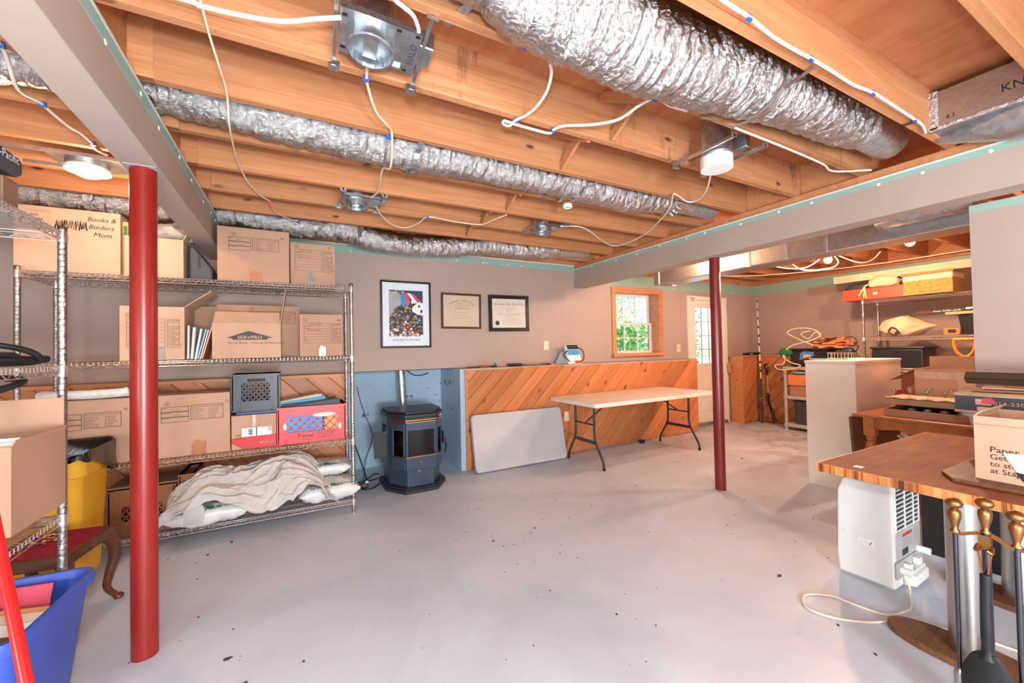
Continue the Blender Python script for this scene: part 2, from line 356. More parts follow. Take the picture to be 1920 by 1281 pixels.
plain('rod_white', (236, 226, 214), 0.5); plain('wood_handle', (196, 150, 104), 0.5); plain('box_print_dark', (66, 68, 74), 0.6, 0, 0.04); plain('gable_grey', (168, 168, 166), 0.6); plain('poster_mat', (224, 230, 238), 0.5, 0, 0.01); plain('frame_black', (26, 24, 24), 0.35); plain('frame_brown', (84, 44, 34), 0.4)
plain('parchment', (206, 184, 158), 0.6, 0, 0.03); plain('parchment_light', (216, 206, 192), 0.6, 0, 0.03); plain('leaf_a', (106, 168, 84), 0.5); plain('leaf_b', (150, 200, 120), 0.5); plain('gravel', (222, 220, 212), 0.8, 0, 0.04, 2)
def emit(name, c, e):
    t = NT(name); t.b.inputs['Base Color'].default_value = lin(c); t.b.inputs['Emission Color'].default_value = lin(c); t.b.inputs['Emission Strength'].default_value = e; M[name] = t.m
emit('bulb', (255, 206, 140), 30.0); emit('lens', (255, 236, 170), 2.5)
def glass(name, tint=(0.95, 0.98, 0.97), refl=0.08, rough=0.0):
    m = bpy.data.materials.new(name); m.use_nodes = True; n = m.node_tree.nodes; l = m.node_tree.links; n.clear()
    o = n.new('ShaderNodeOutputMaterial'); a = n.new('ShaderNodeBsdfTransparent'); a.inputs[0].default_value = tint + (1,)
    g = n.new('ShaderNodeBsdfGlossy'); g.inputs['Roughness'].default_value = rough; mx = n.new('ShaderNodeMixShader'); f = n.new('ShaderNodeValue'); f.outputs[0].default_value = refl*0.6
    l.new(f.outputs[0], mx.inputs[0]); l.new(a.outputs[0], mx.inputs[1]); l.new(g.outputs[0], mx.inputs[2]); l.new(mx.outputs[0], o.inputs[0]); M[name] = m
glass('glass'); glass('smoked_glass', (0.10, 0.075, 0.06)); glass('clear_ware', (0.95, 0.96, 0.95), 0.25); glass('dark_ware', (0.3, 0.26, 0.24))
t = NT('desk_edge'); v = t.coords((1, 1, 1), False); _s = t.noise(t.coords((0.3, 26, 0.6), False), 1.0, 4, 0.7); t.col(t.ramp(_s, [(0.38, (84, 44, 22)), (0.5, (196, 116, 58)), (0.62, (222, 148, 88))])); t.set(0.4); M['desk_edge'] = t.m
t = NT('street_print'); v = t.coords((1, 1, 1), False); _vo = t.new('ShaderNodeTexVoronoi'); _vo.inputs['Scale'].default_value = 46; t.link(v, _vo.inputs['Vector'])
_hs = t.new('ShaderNodeSeparateColor'); t.link(_vo.outputs['Color'], _hs.inputs[0])
_c = t.ramp(_hs.outputs[0], [(0.0, (40, 34, 36)), (0.3, (78, 62, 58)), (0.5, (150, 120, 104)), (0.62, (206, 186, 170)), (0.72, (60, 50, 52)), (0.8, (190, 60, 70)), (0.87, (220, 190, 60)), (0.94, (70, 130, 170))]); t.col(t.mix(t.ramp(_vo.outputs['Distance'], [(0.3, (0, 0, 0, 1)), (0.75, (1, 1, 1, 1))]), _c, (26, 22, 24))); t.set(0.4); M['crowd_print'] = t.m
# ------------------------------------------------------------------ the room
YB = 4.5      # upper back wall
YH = 4.25     # half wall face
ZH = 1.125    # half wall height
XR = 7.45     # far right wall
XL = -3.0; YN = -3.6
struct(MB().box(XL, YN, -0.2, XR + 0.3, 5.2, 0.0).build('floor', M['floor']))

ceil = struct(MB().box(XL, YN, 2.70, XR + 0.3, 4.8, 2.72).build('ceiling', M['subfloor_ply']))
jm = MB().box(0, 0, 0, 4.26, 0.04, 0.24).mesh('joist', M['joist_wood'], None, 0.002, 1)
jms = MB().box(0, 0, 0, 4.26, 0.04, 0.24).mesh('joist', M['joist_stained'], None, 0.002, 1)
jl = MB().box(0, 0, 0, 2.5, 0.04, 0.24).mesh('joist', M['joist_wood'], None, 0.002, 1)
jr = MB().box(0, 0, 0, 4.0, 0.04, 0.24).mesh('joist', M['joist_wood'], None, 0.002, 1)
JY = [0.47 + 0.4183 * i for i in range(10)]
for i in range(-8, 10):
    yb = 0.47 + 0.4183 * i
    put('joist', jms if i in (2, 3, 5) else jm, ceil, (-0.69, yb - 0.04, 2.46))
    if yb > -1.2:
        put('joist', jl, ceil, (-3.0, yb - 0.055 + (0.0 if i % 2 else 0.01), 2.46))
        put('joist', jr, ceil, (3.45, yb + 0.002, 2.46))
# cross bridging between the joists at mid span, and solid blocking over the right beam
br = MB().bar((0, 0, 0.01), (0, 0.37, 0.215), 0.05, 0.02, (1, 0, 0)).mesh('bridging', M['joist_wood'])
for i in range(1, 9):
    if i in (1, 4, 8): continue
    y0 = JY[i]
    put('bridging', br, ceil, (1.42 + 0.02 * (i % 3), y0 + 0.003, 2.47)); o = put('bridging', br, ceil, (1.49 + 0.02 * (i % 3), y0 + 0.375, 2.47)); o.scale = (1, -1, 1)
bl = MB().box(0, 0, 0, 0.04, 0.372, 0.235).mesh('blocking', M['joist_wood'])
for i in (2, 3, 5, 6, 7):
    put('blocking', bl, ceil, (3.42, JY[i] + 0.003, 2.462))
for i in (2, 3, 5, 6, 7):
    put('blocking', bl, ceil, (-0.62, JY[i] + 0.003, 2.462))

# boxed-in carrying beams
def beam(name, label, x0, x1, z0, z1, y0, y1, tz):
    b = struct(MB().box(x0, y0, z0, x1, y1, z1).build(name, M['beam_paint'], None, None, 0.003, 1))
    for xx in (x0, x1):
        m = MB(); s = -1 if xx == x0 else 1
        m.box(min(xx, xx + s*0.002), y0, tz, max(xx, xx + s*0.002), y1, z1 + 0.001).build('drywall_edge', M['drywall_teal'], b)
        MB().box(min(xx, xx + s*0.004), y0, z1 - 0.008, max(xx, xx + s*0.004), y1, z1 + 0.004).build('paper_edge', M['drywall_edge_white'], b)
    MB().box(x0 + 0.01, y0, z1, x1 - 0.01, y1, 2.46).build('top_plate', M['joist_wood'], b)
    m = MB()
    for k in range(14):
        yy = 0.4 + k * 0.29 + random.uniform(-.08, .08); zz = tz + random.uniform(-.004, .03)
        m.lathe([(0.011, 0), (0.009, 0.003), (0, 0.0035)], 8, (x0 - 0.002 if name == 'trim_2' else x1 + 0.002, yy, zz), Matrix.Rotation(R(-90 if name == 'trim_2' else 90), 3, 'Y'))
    stuff(m.build('filler_dab', M['white_paint'], b)); return b
beam('trim_1', '', -0.685, -0.548, 2.195, 2.435, YN, YB, 2.375)
beam('trim_2', '', 3.37, 3.55, 2.155, 2.405, -1.5, YB, 2.362)

# back wall, upper part, in pieces around the window and the door
wb = struct(MB().box(XL, YB, ZH, 4.03, YB + 0.16, 2.455).build('wall_back', M['wall_paint']))
MB().box(4.03, YB, 2.205, 5.04, YB + 0.16, 2.40).build('wall_panel', M['wall_paint'], wb)
MB().box(4.03, YB, ZH, 5.04, YB + 0.16, 1.205).build('wall_panel', M['wall_paint'], wb)
MB().box(5.04, YB, 0, 5.625, YB + 0.16, 2.40).build('wall_panel', M['wall_paint'], wb)
MB().box(5.625, YB, 2.15, 6.62, YB + 0.16, 2.40).build('wall_panel', M['wall_paint'], wb)
MB().box(6.62, YB, ZH, XR, YB + 0.16, 2.40).build('wall_panel', M['wall_paint'], wb)
MB().box(XL, YB - 0.002, 2.372, 3.37, YB, 2.456).build('drywall_edge', M['drywall_teal'], wb)
MB().box(XL, YB - 0.006, 2.448, 3.37, YB + 0.16, 2.462).build('paper_edge', M['drywall_edge_white'], wb)
MB().box(3.55, YB - 0.002, 2.224, XR, YB, 2.401).build('drywall_edge', M['drywall_teal'], wb)
MB().box(XL, YB + 0.002, 2.40, XR, YB + 0.16, 2.70).build('rim_board', M['joist_wood'], wb)
MB().box(XL, YB - 0.002, ZH - 0.003, 1.65, YB + 0.16, ZH + 0.004).build('lower_edge', M['black'], wb)
m = MB()
for k in range(16):
    m.lathe([(0.01, 0), (0.008, 0.003), (0, 0.0035)], 8, (random.uniform(0.4, 3.2) if k < 10 else random.uniform(3.8, 7), YB - 0.002, 2.39 if k < 10 else 2.25), Matrix.Rotation(R(90), 3, 'X'))
stuff(m.build('filler_dab', M['white_paint'], wb))

# stove alcove: painted foundation
wa = struct(MB().box(0.2, 4.95, 0, 1.9, 5.1, 1.4).build('wall_alcove', M['blue_concrete']))
MB().box(1.60, 4.262, 0, 1.66, 4.96, ZH - 0.004).build('return', M['blue_concrete'], wa)
MB().box(0.40, 4.262, 0, 0.455, 4.96, ZH - 0.004).build('return', M['blue_concrete'], wa)
MB().box(0.455, 4.664, ZH + 0.02, 1.6, 4.96, ZH + 0.05).build('soffit', M['blue_concrete'], wa)
m = MB(); m.tube(smooth_path([(1.18, 4.94, 1.10), (1.24, 4.93, 1.05), (1.34, 4.93, 1.035), (1.44, 4.935, 1.06)], 4), 0.006, 6); m.build('hose_loop', M['rubber'], wa)

# half walls clad in diagonal pine boards, every board a piece
def clip(poly, f):
    out = []
    for i in range(len(poly)):
        a, b = poly[i], poly[(i+1) % len(poly)]; fa, fb = f(a), f(b)
        if fa >= 0: out.append(a)
        if (fa >= 0) != (fb >= 0):
            t = fa / (fa - fb); out.append((a[0] + (b[0]-a[0])*t, a[1] + (b[1]-a[1])*t))
    return out
def boards(parent, org, u, W, H, ang, bw, th=0.018, start=0.0):
    """diagonal boards on a W x H face; org lower-left corner, u along the face (face normal = u x z)"""
    u = Vector(u); zz = V(0, 0, 1); nrm = u.cross(zz)
    ca, sa = math.cos(ang), math.sin(ang)
    # board axes in face coordinates
    lo = min(-sa*x + ca*y for x in (0, W) for y in (0, H)); hi = max(-sa*x + ca*y for x in (0, W) for y in (0, H))
    k = lo + start
    while k < hi:
        strip = [(k, k + bw - 0.004)]
        a, b = k, k + bw - 0.003
        poly = []
        for s, t in ((-9, a), (9, a), (9, b), (-9, b)):
            poly.append((ca*s - sa*t, sa*s + ca*t))
        for f in (lambda p: p[0], lambda p: W - p[0], lambda p: p[1], lambda p: H - p[1]):
            if poly: poly = clip(poly, f)
        if len(poly) >= 3:
            cx = sum(p[0] for p in poly)/len(poly); cy = sum(p[1] for p in poly)/len(poly)
            loc = [(ca*(p[0]-cx) + sa*(p[1]-cy), -sa*(p[0]-cx) + ca*(p[1]-cy)) for p in poly]
            mb = MB(); n = len(loc)
            c0 = (sum(p[0] for p in loc)/n, sum(p[1] for p in loc)/n)
            # chamfered face: back ring, front ring, inner front ring
            ring = lambda zv, off: [V(p[0], p[1] - math.copysign(min(off, abs(p[1]) * 0.9), p[1]), zv) for p in loc]
            mb.loft([ring(0, 0), ring(th - 0.004, 0), ring(th, 0.004)])
            me = mb.mesh('pine_board', M['pine_board'])
            o = put('pine_board', me, parent)
            d = u*ca + zz*sa; e = -u*sa + zz*ca
            mt = Matrix((d, e, nrm)).transposed().to_4x4(); mt.translation = Vector(org) + u*cx + zz*cy + nrm * random.uniform(-0.0012, 0.0012)
            o.matrix_local = mt
        k += bw
hw = struct(MB().box(1.66, YH + 0.019, 0, 5.50, YB + 0.1, ZH - 0.02).build('wall_half_back', M['joist_wood']))
boards(hw, (1.68, YH + 0.018, 0.01), (1, 0, 0), 3.83, ZH - 0.02, R(45), 0.139, start=0.05)
MB().box(1.655, YH - 0.004, 0, 1.685, YH + 0.1, ZH - 0.01).build('end_trim', M['pine_trim'], hw)
MB().box(1.64, YH + 0.0, ZH - 0.02, 5.52, YB + 0.02, ZH).build('cap', M['wall_paint'], hw)
hl = struct(MB().box(XL, YH + 0.019, 0, 0.40, YB + 0.1, ZH - 0.02).build('wall_half_left', M['joist_wood']))
boards(hl, (XL, YH + 0.018, 0.01), (1, 0, 0), 0.43 - XL, ZH - 0.02, R(-45), 0.139, start=0.03)
MB().box(XL, YH - 0.005, ZH - 0.02, 0.45, YB + 0.02, ZH + 0.005).build('cap', M['pine_trim'], hl)
# stub and return beyond the door
hs = struct(MB().box(6.67, YH + 0.02, 0, 7.42, YB + 0.1, ZH).build('wall_half_stub', M['joist_wood']))
boards(hs, (6.66, YH + 0.018, 0.02), (1, 0, 0), 0.42, ZH - 0.02, R(48), 0.139)
MB().box(6.645, YH + 0.0, 0.0, 6.67, YB - 0.02, ZH).build('end_panel', M['pine_trim'], hs)
MB().box(6.62, YB - 0.03, 0.0, 6.65, YB + 0.06, ZH).build('foundation_edge', M['raw_concrete'], hs)
hr = struct(MB().box(7.118, -1.0, 0, XR, 4.27, ZH).build('wall_half_right', M['joist_wood']))
boards(hr, (7.117, 4.25, 0.02), (0, -1, 0), 3.2, ZH - 0.02, R(45), 0.139)
MB().box(7.08, -1.0, ZH, XR, 4.26, ZH + 0.02).build('cap', M['pine_trim'], hr)
MB().box(6.68, YH - 0.02, ZH, XR, YB, ZH + 0.02).build('cap', M['pine_trim'], hs)

wr = struct(MB().box(XR, YN, 0, XR + 0.15, YB + 0.3, 2.40).build('wall_right', M['wall_paint']))
MB().box(XR - 0.002, YN, 2.224, XR, YB, 2.401).build('drywall_edge', M['drywall_teal'], wr)
MB().box(XR - 0.03, YN, 2.40, XR + 0.15, YB, 2.70).build('rim_board', M['joist_wood'], wr)
struct(MB().box(XL - 0.15, YN, 0, XL, YB + 0.3, 2.72).build('wall_left', M['wall_paint']))
struct(MB().box(XL, YN - 0.15, 0, XR, YN, 2.72).build('wall_rear', M['wall_paint']))
ch = struct(MB().box(3.6, -1.5, 0, 3.72, 0.857, 2.145).build('wall_chase', M['wall_paint']))
MB().box(3.598, -1.5, 2.10, 3.6, 0.857, 2.146).build('drywall_edge', M['drywall_teal'], ch)

# window
win = struct(MB().box(4.02, YB - 0.02, 2.135, 5.045, YB, 2.205).build('window_1', M['pine_trim']))
def wpart(n, x0, z0, x1, z1, y0, y1, mt): return MB().box(x0, y0, z0, x1, y1, z1).build(n, M[mt], win, None, 0.002, 1)
wpart('casing', 4.02, 1.238, 4.095, 2.134, YB - 0.02, YB, 'pine_trim'); wpart('casing', 4.955, 1.238, 5.045, 2.134, YB - 0.02, YB, 'pine_trim')
wpart('sill', 4.01, 1.195, 5.055, 1.238, YB - 0.05, YB + 0.02, 'pine_trim')
for a in ((4.07, 1.21, 4.095, 2.19), (4.955, 1.21, 4.98, 2.19), (4.07, 2.14, 4.98, 2.165), (4.07, 1.205, 4.98, 1.235)):
    wpart('jamb_liner', a[0], a[1], a[2], a[3], YB, YB + 0.22, 'pine_trim')
def sash(n, z0, z1, y):
    f = wpart(n, 4.095, z0, 4.125, z1, y, y + 0.04, 'white_paint')
    for a in ((4.925, z0, 4.955, z1), (4.125, z0, 4.925, z0 + 0.04), (4.125, z1 - 0.035, 4.925, z1)):
        MB().box(a[0], y, a[1], a[2], y + 0.04, a[3]).build('rail', M['white_paint'], f)
    gx0, gx1, gz0, gz1 = 4.125, 4.925, z0 + 0.04, z1 - 0.035
    for k in (1, 2):
        x = gx0 + (gx1 - gx0)*k/3; MB().box(x - 0.006, y + 0.01, gz0, x + 0.006, y + 0.03, gz1).build('muntin', M['white_paint'], f)
    zc = (gz0 + gz1)/2; MB().box(gx0, y + 0.01, zc - 0.006, gx1, y + 0.03, zc + 0.006).build('muntin', M['white_paint'], f)
    for i in range(3):
        for j in range(2):
            a = gx0 + (gx1 - gx0)*i/3 + 0.006; b = gx0 + (gx1 - gx0)*(i+1)/3 - 0.006; c = gz0 + (gz1 - gz0)*j/2; d = gz0 + (gz1 - gz0)*(j+1)/2
            MB().box(a, y + 0.018, c, b, y + 0.022, d).build('pane', M['glass'], f)
sash('lower_sash', 1.235, 1.70, YB + 0.12); sash('upper_sash', 1.665, 2.14, YB + 0.165)
wpart('latch', 4.42, 1.70, 4.54, 1.718, YB + 0.125, YB + 0.165, 'gable_grey')

# door
dr = struct(MB().box(5.70, YB + 0.03, 0.04, 5.845, YB + 0.075, 2.085).build('door_1', M['door_paint'], None, None, 0.002, 1))
def dpart(n, x0, z0, x1, z1, y0, y1, mt='door_paint', bv=0.002): return MB().box(x0, y0, z0, x1, y1, z1).build(n, M[mt], dr, None, bv, 1)
dpart('stile', 6.40, 0.04, 6.54, 2.085, YB + 0.03, YB + 0.075); dpart('top_rail', 5.845, 1.965, 6.40, 2.085, YB + 0.03, YB + 0.075); dpart('lower_panel', 5.845, 0.04, 6.40, 1.03, YB + 0.03, YB + 0.075)
dpart('casing', 5.62, 0.0, 5.70, 2.15, YB - 0.015, YB + 0.1); dpart('casing', 6.54, 0.0, 6.62, 2.15, YB - 0.015, YB + 0.1); dpart('casing', 5.70, 2.085, 6.54, 2.15, YB - 0.015, YB + 0.1)
for x in (5.79, 6.13): 
    m = MB(); m.box(x, YB + 0.022, 0.22, x + 0.26, YB + 0.03, 0.42); m.box(x, YB + 0.022, 0.50, x + 0.26, YB + 0.03, 0.92); m.build('raised_panel', M['door_paint'], dr, None, 0.006, 2)
m = MB(); m.box(5.83, YB + 0.02, 1.005, 6.415, YB + 0.032, 1.03); m.box(5.83, YB + 0.02, 1.965, 6.415, YB + 0.032, 1.985); m.box(5.83, YB + 0.02, 1.03, 5.845, YB + 0.032, 1.965); m.box(6.40, YB + 0.02, 1.03, 6.415, YB + 0.032, 1.965); m.build('glass_frame', M['door_paint'], dr)
for k in (1, 2): dpart('muntin', 5.845 + 0.555*k/3 - 0.005, 1.03, 5.845 + 0.555*k/3 + 0.005, 1.965, YB + 0.045, YB + 0.058, 'gable_grey', 0)
for k in (1, 2, 3): dpart('muntin', 5.845, 1.03 + 0.935*k/4 - 0.005, 6.40, 1.03 + 0.935*k/4 + 0.005, YB + 0.045, YB + 0.058, 'gable_grey', 0)
for i in range(3):
    for j in range(4): dpart('pane', 5.845 + .185*i, 1.03 + .23375*j, 5.845 + .185*(i+1), 1.03 + .23375*(j+1), YB + 0.05, YB + 0.054, 'glass', 0)
dpart('sill', 5.68, 0.0, 6.56, 0.045, YB - 0.03, YB + 0.12, 'raw_concrete'); dpart('contact_plate', 5.76, 1.04, 5.90, 1.075, YB + 0.012, YB + 0.022, 'gable_grey')
m = MB(); m.cyl((5.66, YB - 0.02, 2.12), (5.80, YB - 0.03, 2.11), 0.004, 6); m.cyl((5.73, YB - 0.03, 2.115), (5.73, YB - 0.035, 2.04), 0.004, 6); m.build('latch_hook', M['dark_grey'], dr)

# outdoors: ground, drive and shrubs seen through the panes
struct(MB().box(-6, 4.85, -0.15, 40, 60, -0.05).build('ground_outdoors', M['gravel']))
def shrub(x, y, h, r, label, n=1100, seed=1):
    rnd = random.Random(seed); t = thing('shrub', label, 'shrub', (x, y, -0.05)); t['group'] = 'shrubs outside the basement'
    m = MB()
    for k in range(n):
        a = rnd.uniform(0, 6.28); q = rnd.random()**0.5; zz = rnd.uniform(0.15, 1); rr = r*q*math.sqrt(max(0.05, 1 - (2*zz - 1.05)**2*0.8))
        c = V(rr*math.cos(a), rr*math.sin(a), zz*h); s = rnd.uniform(0.05, 0.11)
        d = V(rnd.uniform(-1, 1), rnd.uniform(-1, 1), rnd.uniform(-.5, 1)).normalized(); e = d.cross(V(rnd.uniform(-1, 1), rnd.uniform(-1, 1), 0.3)).normalized()
        m.add([c - d*s, c + e*s*0.5, c + d*s, c - e*s*0.5], [(0, 1, 2, 3)])
    stuff(m.build('foliage', M['leaf_a' if seed % 2 else 'leaf_b'], t)); m = MB()
    for k in range(5): m.cyl((0, 0, 0), (r*0.5*math.cos(k*1.3), r*0.5*math.sin(k*1.3), h*0.7), 0.025, 6, 0.01)
    m.build('stem', M['dark_oak'], t)
for i, (x, y, h, r, lb) in enumerate(((7.8, 8.6, 1.9, 0.9, 'green shrub seen through the left of the window panes'), (9.5, 9.6, 2.1, 0.85, 'pale green bush seen through the middle of the window'), (8.5, 11.5, 3.4, 1.0, 'taller leafy bush behind the window shrubs'), (12.6, 14.5, 5.2, 1.7, 'tall green tree behind the bushes outside the window'), (17.0, 13.5, 5.4, 0.6, 'green tree seen high in the door glass'))):
    shrub(x, y, h, r, lb, (500 if i == 4 else 1500) if i > 2 else 1000, i + 1)
# ------------------------------------------------------------------ ceiling: ducts, light cans, cables
def flex_duct(name, label, pts, rad, seed, n=40, step=0.014, crinkle=0.012, group='foil flexible ducts'):
    t = thing(name, label, 'duct', (0, 0, 0), 0, group)
    P = smooth_path(pts, 10); out = [P[0]]
    acc = 0.0
    for a, b in zip(P, P[1:]):
        L = (b - a).length
        while acc + L >= step and L > 0:
            f = (step - acc) / L; a = a.lerp(b, f); out.append(a); L = (b - a).length; acc = 0.0
        acc += L
    k = len(out); mb = MB(); rs = []
    for i in range(k):
        f = i / (k - 1); r = rad if not isinstance(rad, (list, tuple)) else rad[0] + (rad[1] - rad[0]) * f
        rs.append(r)
    mb.tube(out, rs, n)
    vs = []
    for idx, v in enumerate(mb.v):
        i = min(idx // n, k - 1); v = Vector(v); c = out[i]; d = v - c
        if d.length < 1e-6: vs.append(tuple(v)); continue
        j = idx % n; u = j / n * 6.283
        q = Vector((i * 0.42 + seed, math.cos(u) * 1.3, math.sin(u) * 1.3))
        q2 = Vector((i * 0.95 + seed, math.cos(u) * 2.6, math.sin(u) * 2.6)); q3 = Vector((v.x * 3, math.cos(u) * 0.6 + seed, math.sin(u) * 0.6))
        h = noise.noise(q) * crinkle * 1.0 + noise.noise(q2) * crinkle * 1.0 + noise.noise(q3) * rs[i] * 0.12
        vs.append(tuple(c + d * ((d.length + h) / d.length)))
    mb.v = vs
    mb.build('foil_jacket', M['foil'], t, 24); return t
def strap(parent, x, y0, y1, yc, zb, zt=2.455, skew=0.0, w=0.028):
    pts = [(x, y0, zt), (x + skew*0.2, y0 + 0.04, zt - 0.02)]
    for k in range(9):
        a = -2.4 + k * 1.66 / 8; a = math.pi + 0.55 + k * (math.pi - 1.1) / 8
        r = yc[1]; pts.append((x + skew*(0.3 + 0.4*k/8), yc[0] + r*math.cos(a), zb + r + r*math.sin(a)))
    pts += [(x + skew*0.8, y1 - 0.04, zt - 0.02), (x + skew, y1, zt)]
    mb = MB()
    for a, b in zip(pts, pts[1:]): mb.bar(a, b, w, 0.0012, (0, 0, 1))
    return mb.build('strap', M['galvanised'], parent)
d1 = flex_duct('flexible_duct', 'widest crinkled foil duct, hanging nearest under the joists', [(-0.6, 1.09, 2.62), (0.1, 1.09, 2.60), (0.5, 1.09, 2.555), (0.74, 1.09, 2.482), (1.17, 1.09, 2.448), (1.47, 1.09, 2.47), (1.84, 1.09, 2.51), (2.19, 1.09, 2.535), (2.6, 1.10, 2.56), (2.9, 1.11, 2.585)], (0.168, 0.115), 3.1)
strap(d1, 1.86, 0.85, 1.30, (1.09, 0.16), 2.343, skew=-0.10)
m = MB(); m.tube([(2.86, 1.11, 2.585), (3.05, 1.115, 2.59), (3.30, 1.12, 2.59)], 0.1, 24); m.tube([(2.87, 1.11, 2.585), (2.90, 1.11, 2.585)], 0.119, 24); m.build('collar_pipe', M['galvanised'], d1, 40)
d2 = flex_duct('flexible_duct', 'long narrow foil duct in the middle joist bay with two straps', [(-1.9, 2.34, 2.57), (-1.2, 2.34, 2.555), (-0.75, 2.345, 2.575), (-0.38, 2.345, 2.555), (0.17, 2.345, 2.522), (0.45, 2.345, 2.514), (0.87, 2.345, 2.522), (1.36, 2.345, 2.524), (1.66, 2.345, 2.526), (2.15, 2.345, 2.508), (2.5, 2.345, 2.535), (2.74, 2.345, 2.55)], (0.122, 0.112), 8.7)
strap(d2, 0.60, 2.12, 2.55, (2.345, 0.125), 2.388, skew=0.02); strap(d2, 1.80, 2.12, 2.55, (2.345, 0.125), 2.395, skew=-0.06)
m = MB(); m.tube([(2.70, 2.345, 2.55), (3.30, 2.35, 2.555)], 0.088, 24); m.build('collar_pipe', M['galvanised'], d2, 40)
m = MB()
for k in range(16):
    a = k * 0.393; m.tube([(2.72, 2.345 + .09*math.cos(a), 2.55 + .09*math.sin(a)), (2.76 + random.uniform(-.02, .03), 2.345 + .115*math.cos(a), 2.55 + .115*math.sin(a) - .01), (2.80 + random.uniform(-.02, .03), 2.345 + .10*math.cos(a + .2), 2.54 + .11*math.sin(a + .2))], [0.016, 0.012, 0.003], 5)
m.build('torn_insulation', M['foil'], d2)
d3 = flex_duct('flexible_duct', 'sagging foil duct along the back wall above the cartons', [(-1.75, 3.98, 2.48), (-1.5, 3.99, 2.48), (-1.1, 4.0, 2.465), (-0.5, 4.0, 2.485), (-0.05, 4.0, 2.455), (0.40, 4.0, 2.46), (0.73, 4.0, 2.395), (1.14, 4.0, 2.385), (1.70, 4.0, 2.45), (2.36, 4.0, 2.475), (2.75, 4.0, 2.50)], (0.112, 0.10), 5.3)
strap(d3, 0.52, 3.80, 4.22, (4.0, 0.115), 2.335)
m = MB(); m.tube([(2.66, 4.0, 2.50), (3.2, 4.0, 2.52)], 0.075, 20); m.build('collar_pipe', M['galvanised'], d3, 40)
m = MB(); m.tube([(2.60, 4.0, 2.49), (2.71, 4.0, 2.50)], [0.112, 0.105], 14); m.build('foil_tape', M['foil'], d3)

# square duct board trunk by the right beam with its round take-off
t = thing('duct_board_trunk', 'foil-faced square duct board with black printing above the right beam', 'duct')
MB().box(3.02, -0.6, 2.462, 3.36, 0.852, 2.662).build('trunk', M['foil_smooth'], t, None, 0.006, 2)
m = MB(); m.box(3.012, -0.6, 2.455, 3.05, 0.855, 2.475); m.box(3.012, 0.815, 2.46, 3.05, 0.856, 2.665); m.build('foil_tape', M['foil'], t, None, 0.003, 1)
m = MB(); U, W_ = V(0, -1, 0), V(0, 0, 1)
text(m, 'KNAUF  AIR  DUCT', (3.018, 0.60, 2.53), U, W_, 0.055); text(m, '4.3', (3.018, 0.79, 2.50), U, W_, 0.03); m.build('lettering', M['ink'], t)
m = MB(); m.tube([(3.17, 0.855, 2.45), (3.17, 0.60, 2.445), (3.19, 0.0, 2.445), (3.19, -0.6, 2.445)], [0.02, 0.11, 0.14, 0.14], 28); m.build('round_take_off', M['galvanised'], t, 40)

# recessed light housings
def can_light(name, label, loc, parts='frame', plate=(0.25, 0.19), cap=False):
    t = thing(name, label, 'light fixture', loc, 0, 'recessed light housings between the joists')
    px, py = plate; y0, y1 = -0.19, 0.19
    m = MB(); m.box(-px/2, -py/2, 0.0, px/2, py/2, 0.003); m.box(-px/2, -py/2, 0, px/2, -py/2 + 0.003, 0.022); m.box(-px/2, py/2 - 0.003, 0, px/2, py/2, 0.022); m.build('mounting_plate', M['galvanised'], t)
    m = MB(); r = 0.083; off = -0.03
    for k in range(24):
        a, b = k*math.pi/12, (k+1)*math.pi/12
        for r0, r1, z0, z1 in ((r, r, -0.045, 0.0), (r, r - 0.006, -0.045, -0.048), (r - 0.006, r - 0.006, -0.045, 0.16)):
            m.add([(off + r0*math.cos(a), r0*math.sin(a), z0), (off + r0*math.cos(b), r0*math.sin(b), z0), (off + r1*math.cos(b), r1*math.sin(b), z1), (off + r1*math.cos(a), r1*math.sin(a), z1)], [(0, 1, 2, 3)])
    m.lathe([(0.0, 0.16), (r - 0.004, 0.16), (r - 0.004, 0.162), (0.0, 0.163)], 24, (off, 0, 0)); m.build('can', M['galvanised'], t, 40)
    m = MB(); m.box(off - 0.024, -0.06, -0.02, off + 0.024, 0.06, -0.017); m.build('socket_bracket', M['galvanised'], t)
    m = MB(); m.box(px/2 - 0.02, -0.05, 0.004, px/2 + 0.05, 0.05, 0.075); m.build('junction_box', M['galvanised'], t, None, 0.003, 1)
    for sx in (-1, 1):
        m = MB(); x = sx*(px/2 + 0.012); m.box(x - 0.006, y0, 0.0, x + 0.006, y1, 0.012); m.box(x - 0.0015, y0, 0.0, x + 0.0015, y1, 0.024)
        m.box(x - 0.02, y1 - 0.004, -0.012, x + 0.02, y1, 0.03); m.box(x - 0.02, y0, -0.012, x + 0.02, y0 + 0.004, 0.03); m.box(x - 0.018, y1 - 0.03, -0.014, x + 0.018, y1, -0.011)
        m.build('hanger_bar', M['galvanised'], t)
    return t
f1 = can_light('recessed_light_housing', 'largest galvanised light housing with stamped letters at the picture top', (0.275, 1.49, 2.448), plate=(0.27, 0.20))
f1.rotation_euler = (R(-5), R(4), R(-3))
m = MB(); text(m, 'HALO', (0.125, 0.05, -0.0012), (0, -1, 0), (-1, 0, 0), 0.036); pr0 = m.build('lettering', M['dark_grey'], f1); stuff(pr0)
m = MB(); m.rect((0, 0, -0.0012), (1, 0, 0), (0, 1, 0), 0.055, 0.055, 0.083, 0.083); m.build('sticker', M['white'], f1)
m = MB()
for a in ((-0.12, 0.07), (-0.12, -0.07), (0.10, 0.085), (0.055, -0.085), (0.12, -0.085), (-0.05, 0.088)): m.rect((0, 0, -0.001), (1, 0, 0), (0, 1, 0), a[0] - 0.008, a[1] - 0.006, a[0] + 0.008, a[1] + 0.006)
stuff(m.build('knockout', M['black'], f1))
m = MB(); m.bar((0.20, -0.15, 0.03), (0.33, -0.42, 0.012), 0.03, 0.002); m.build('hanger_strap', M['galvanised'], f1)
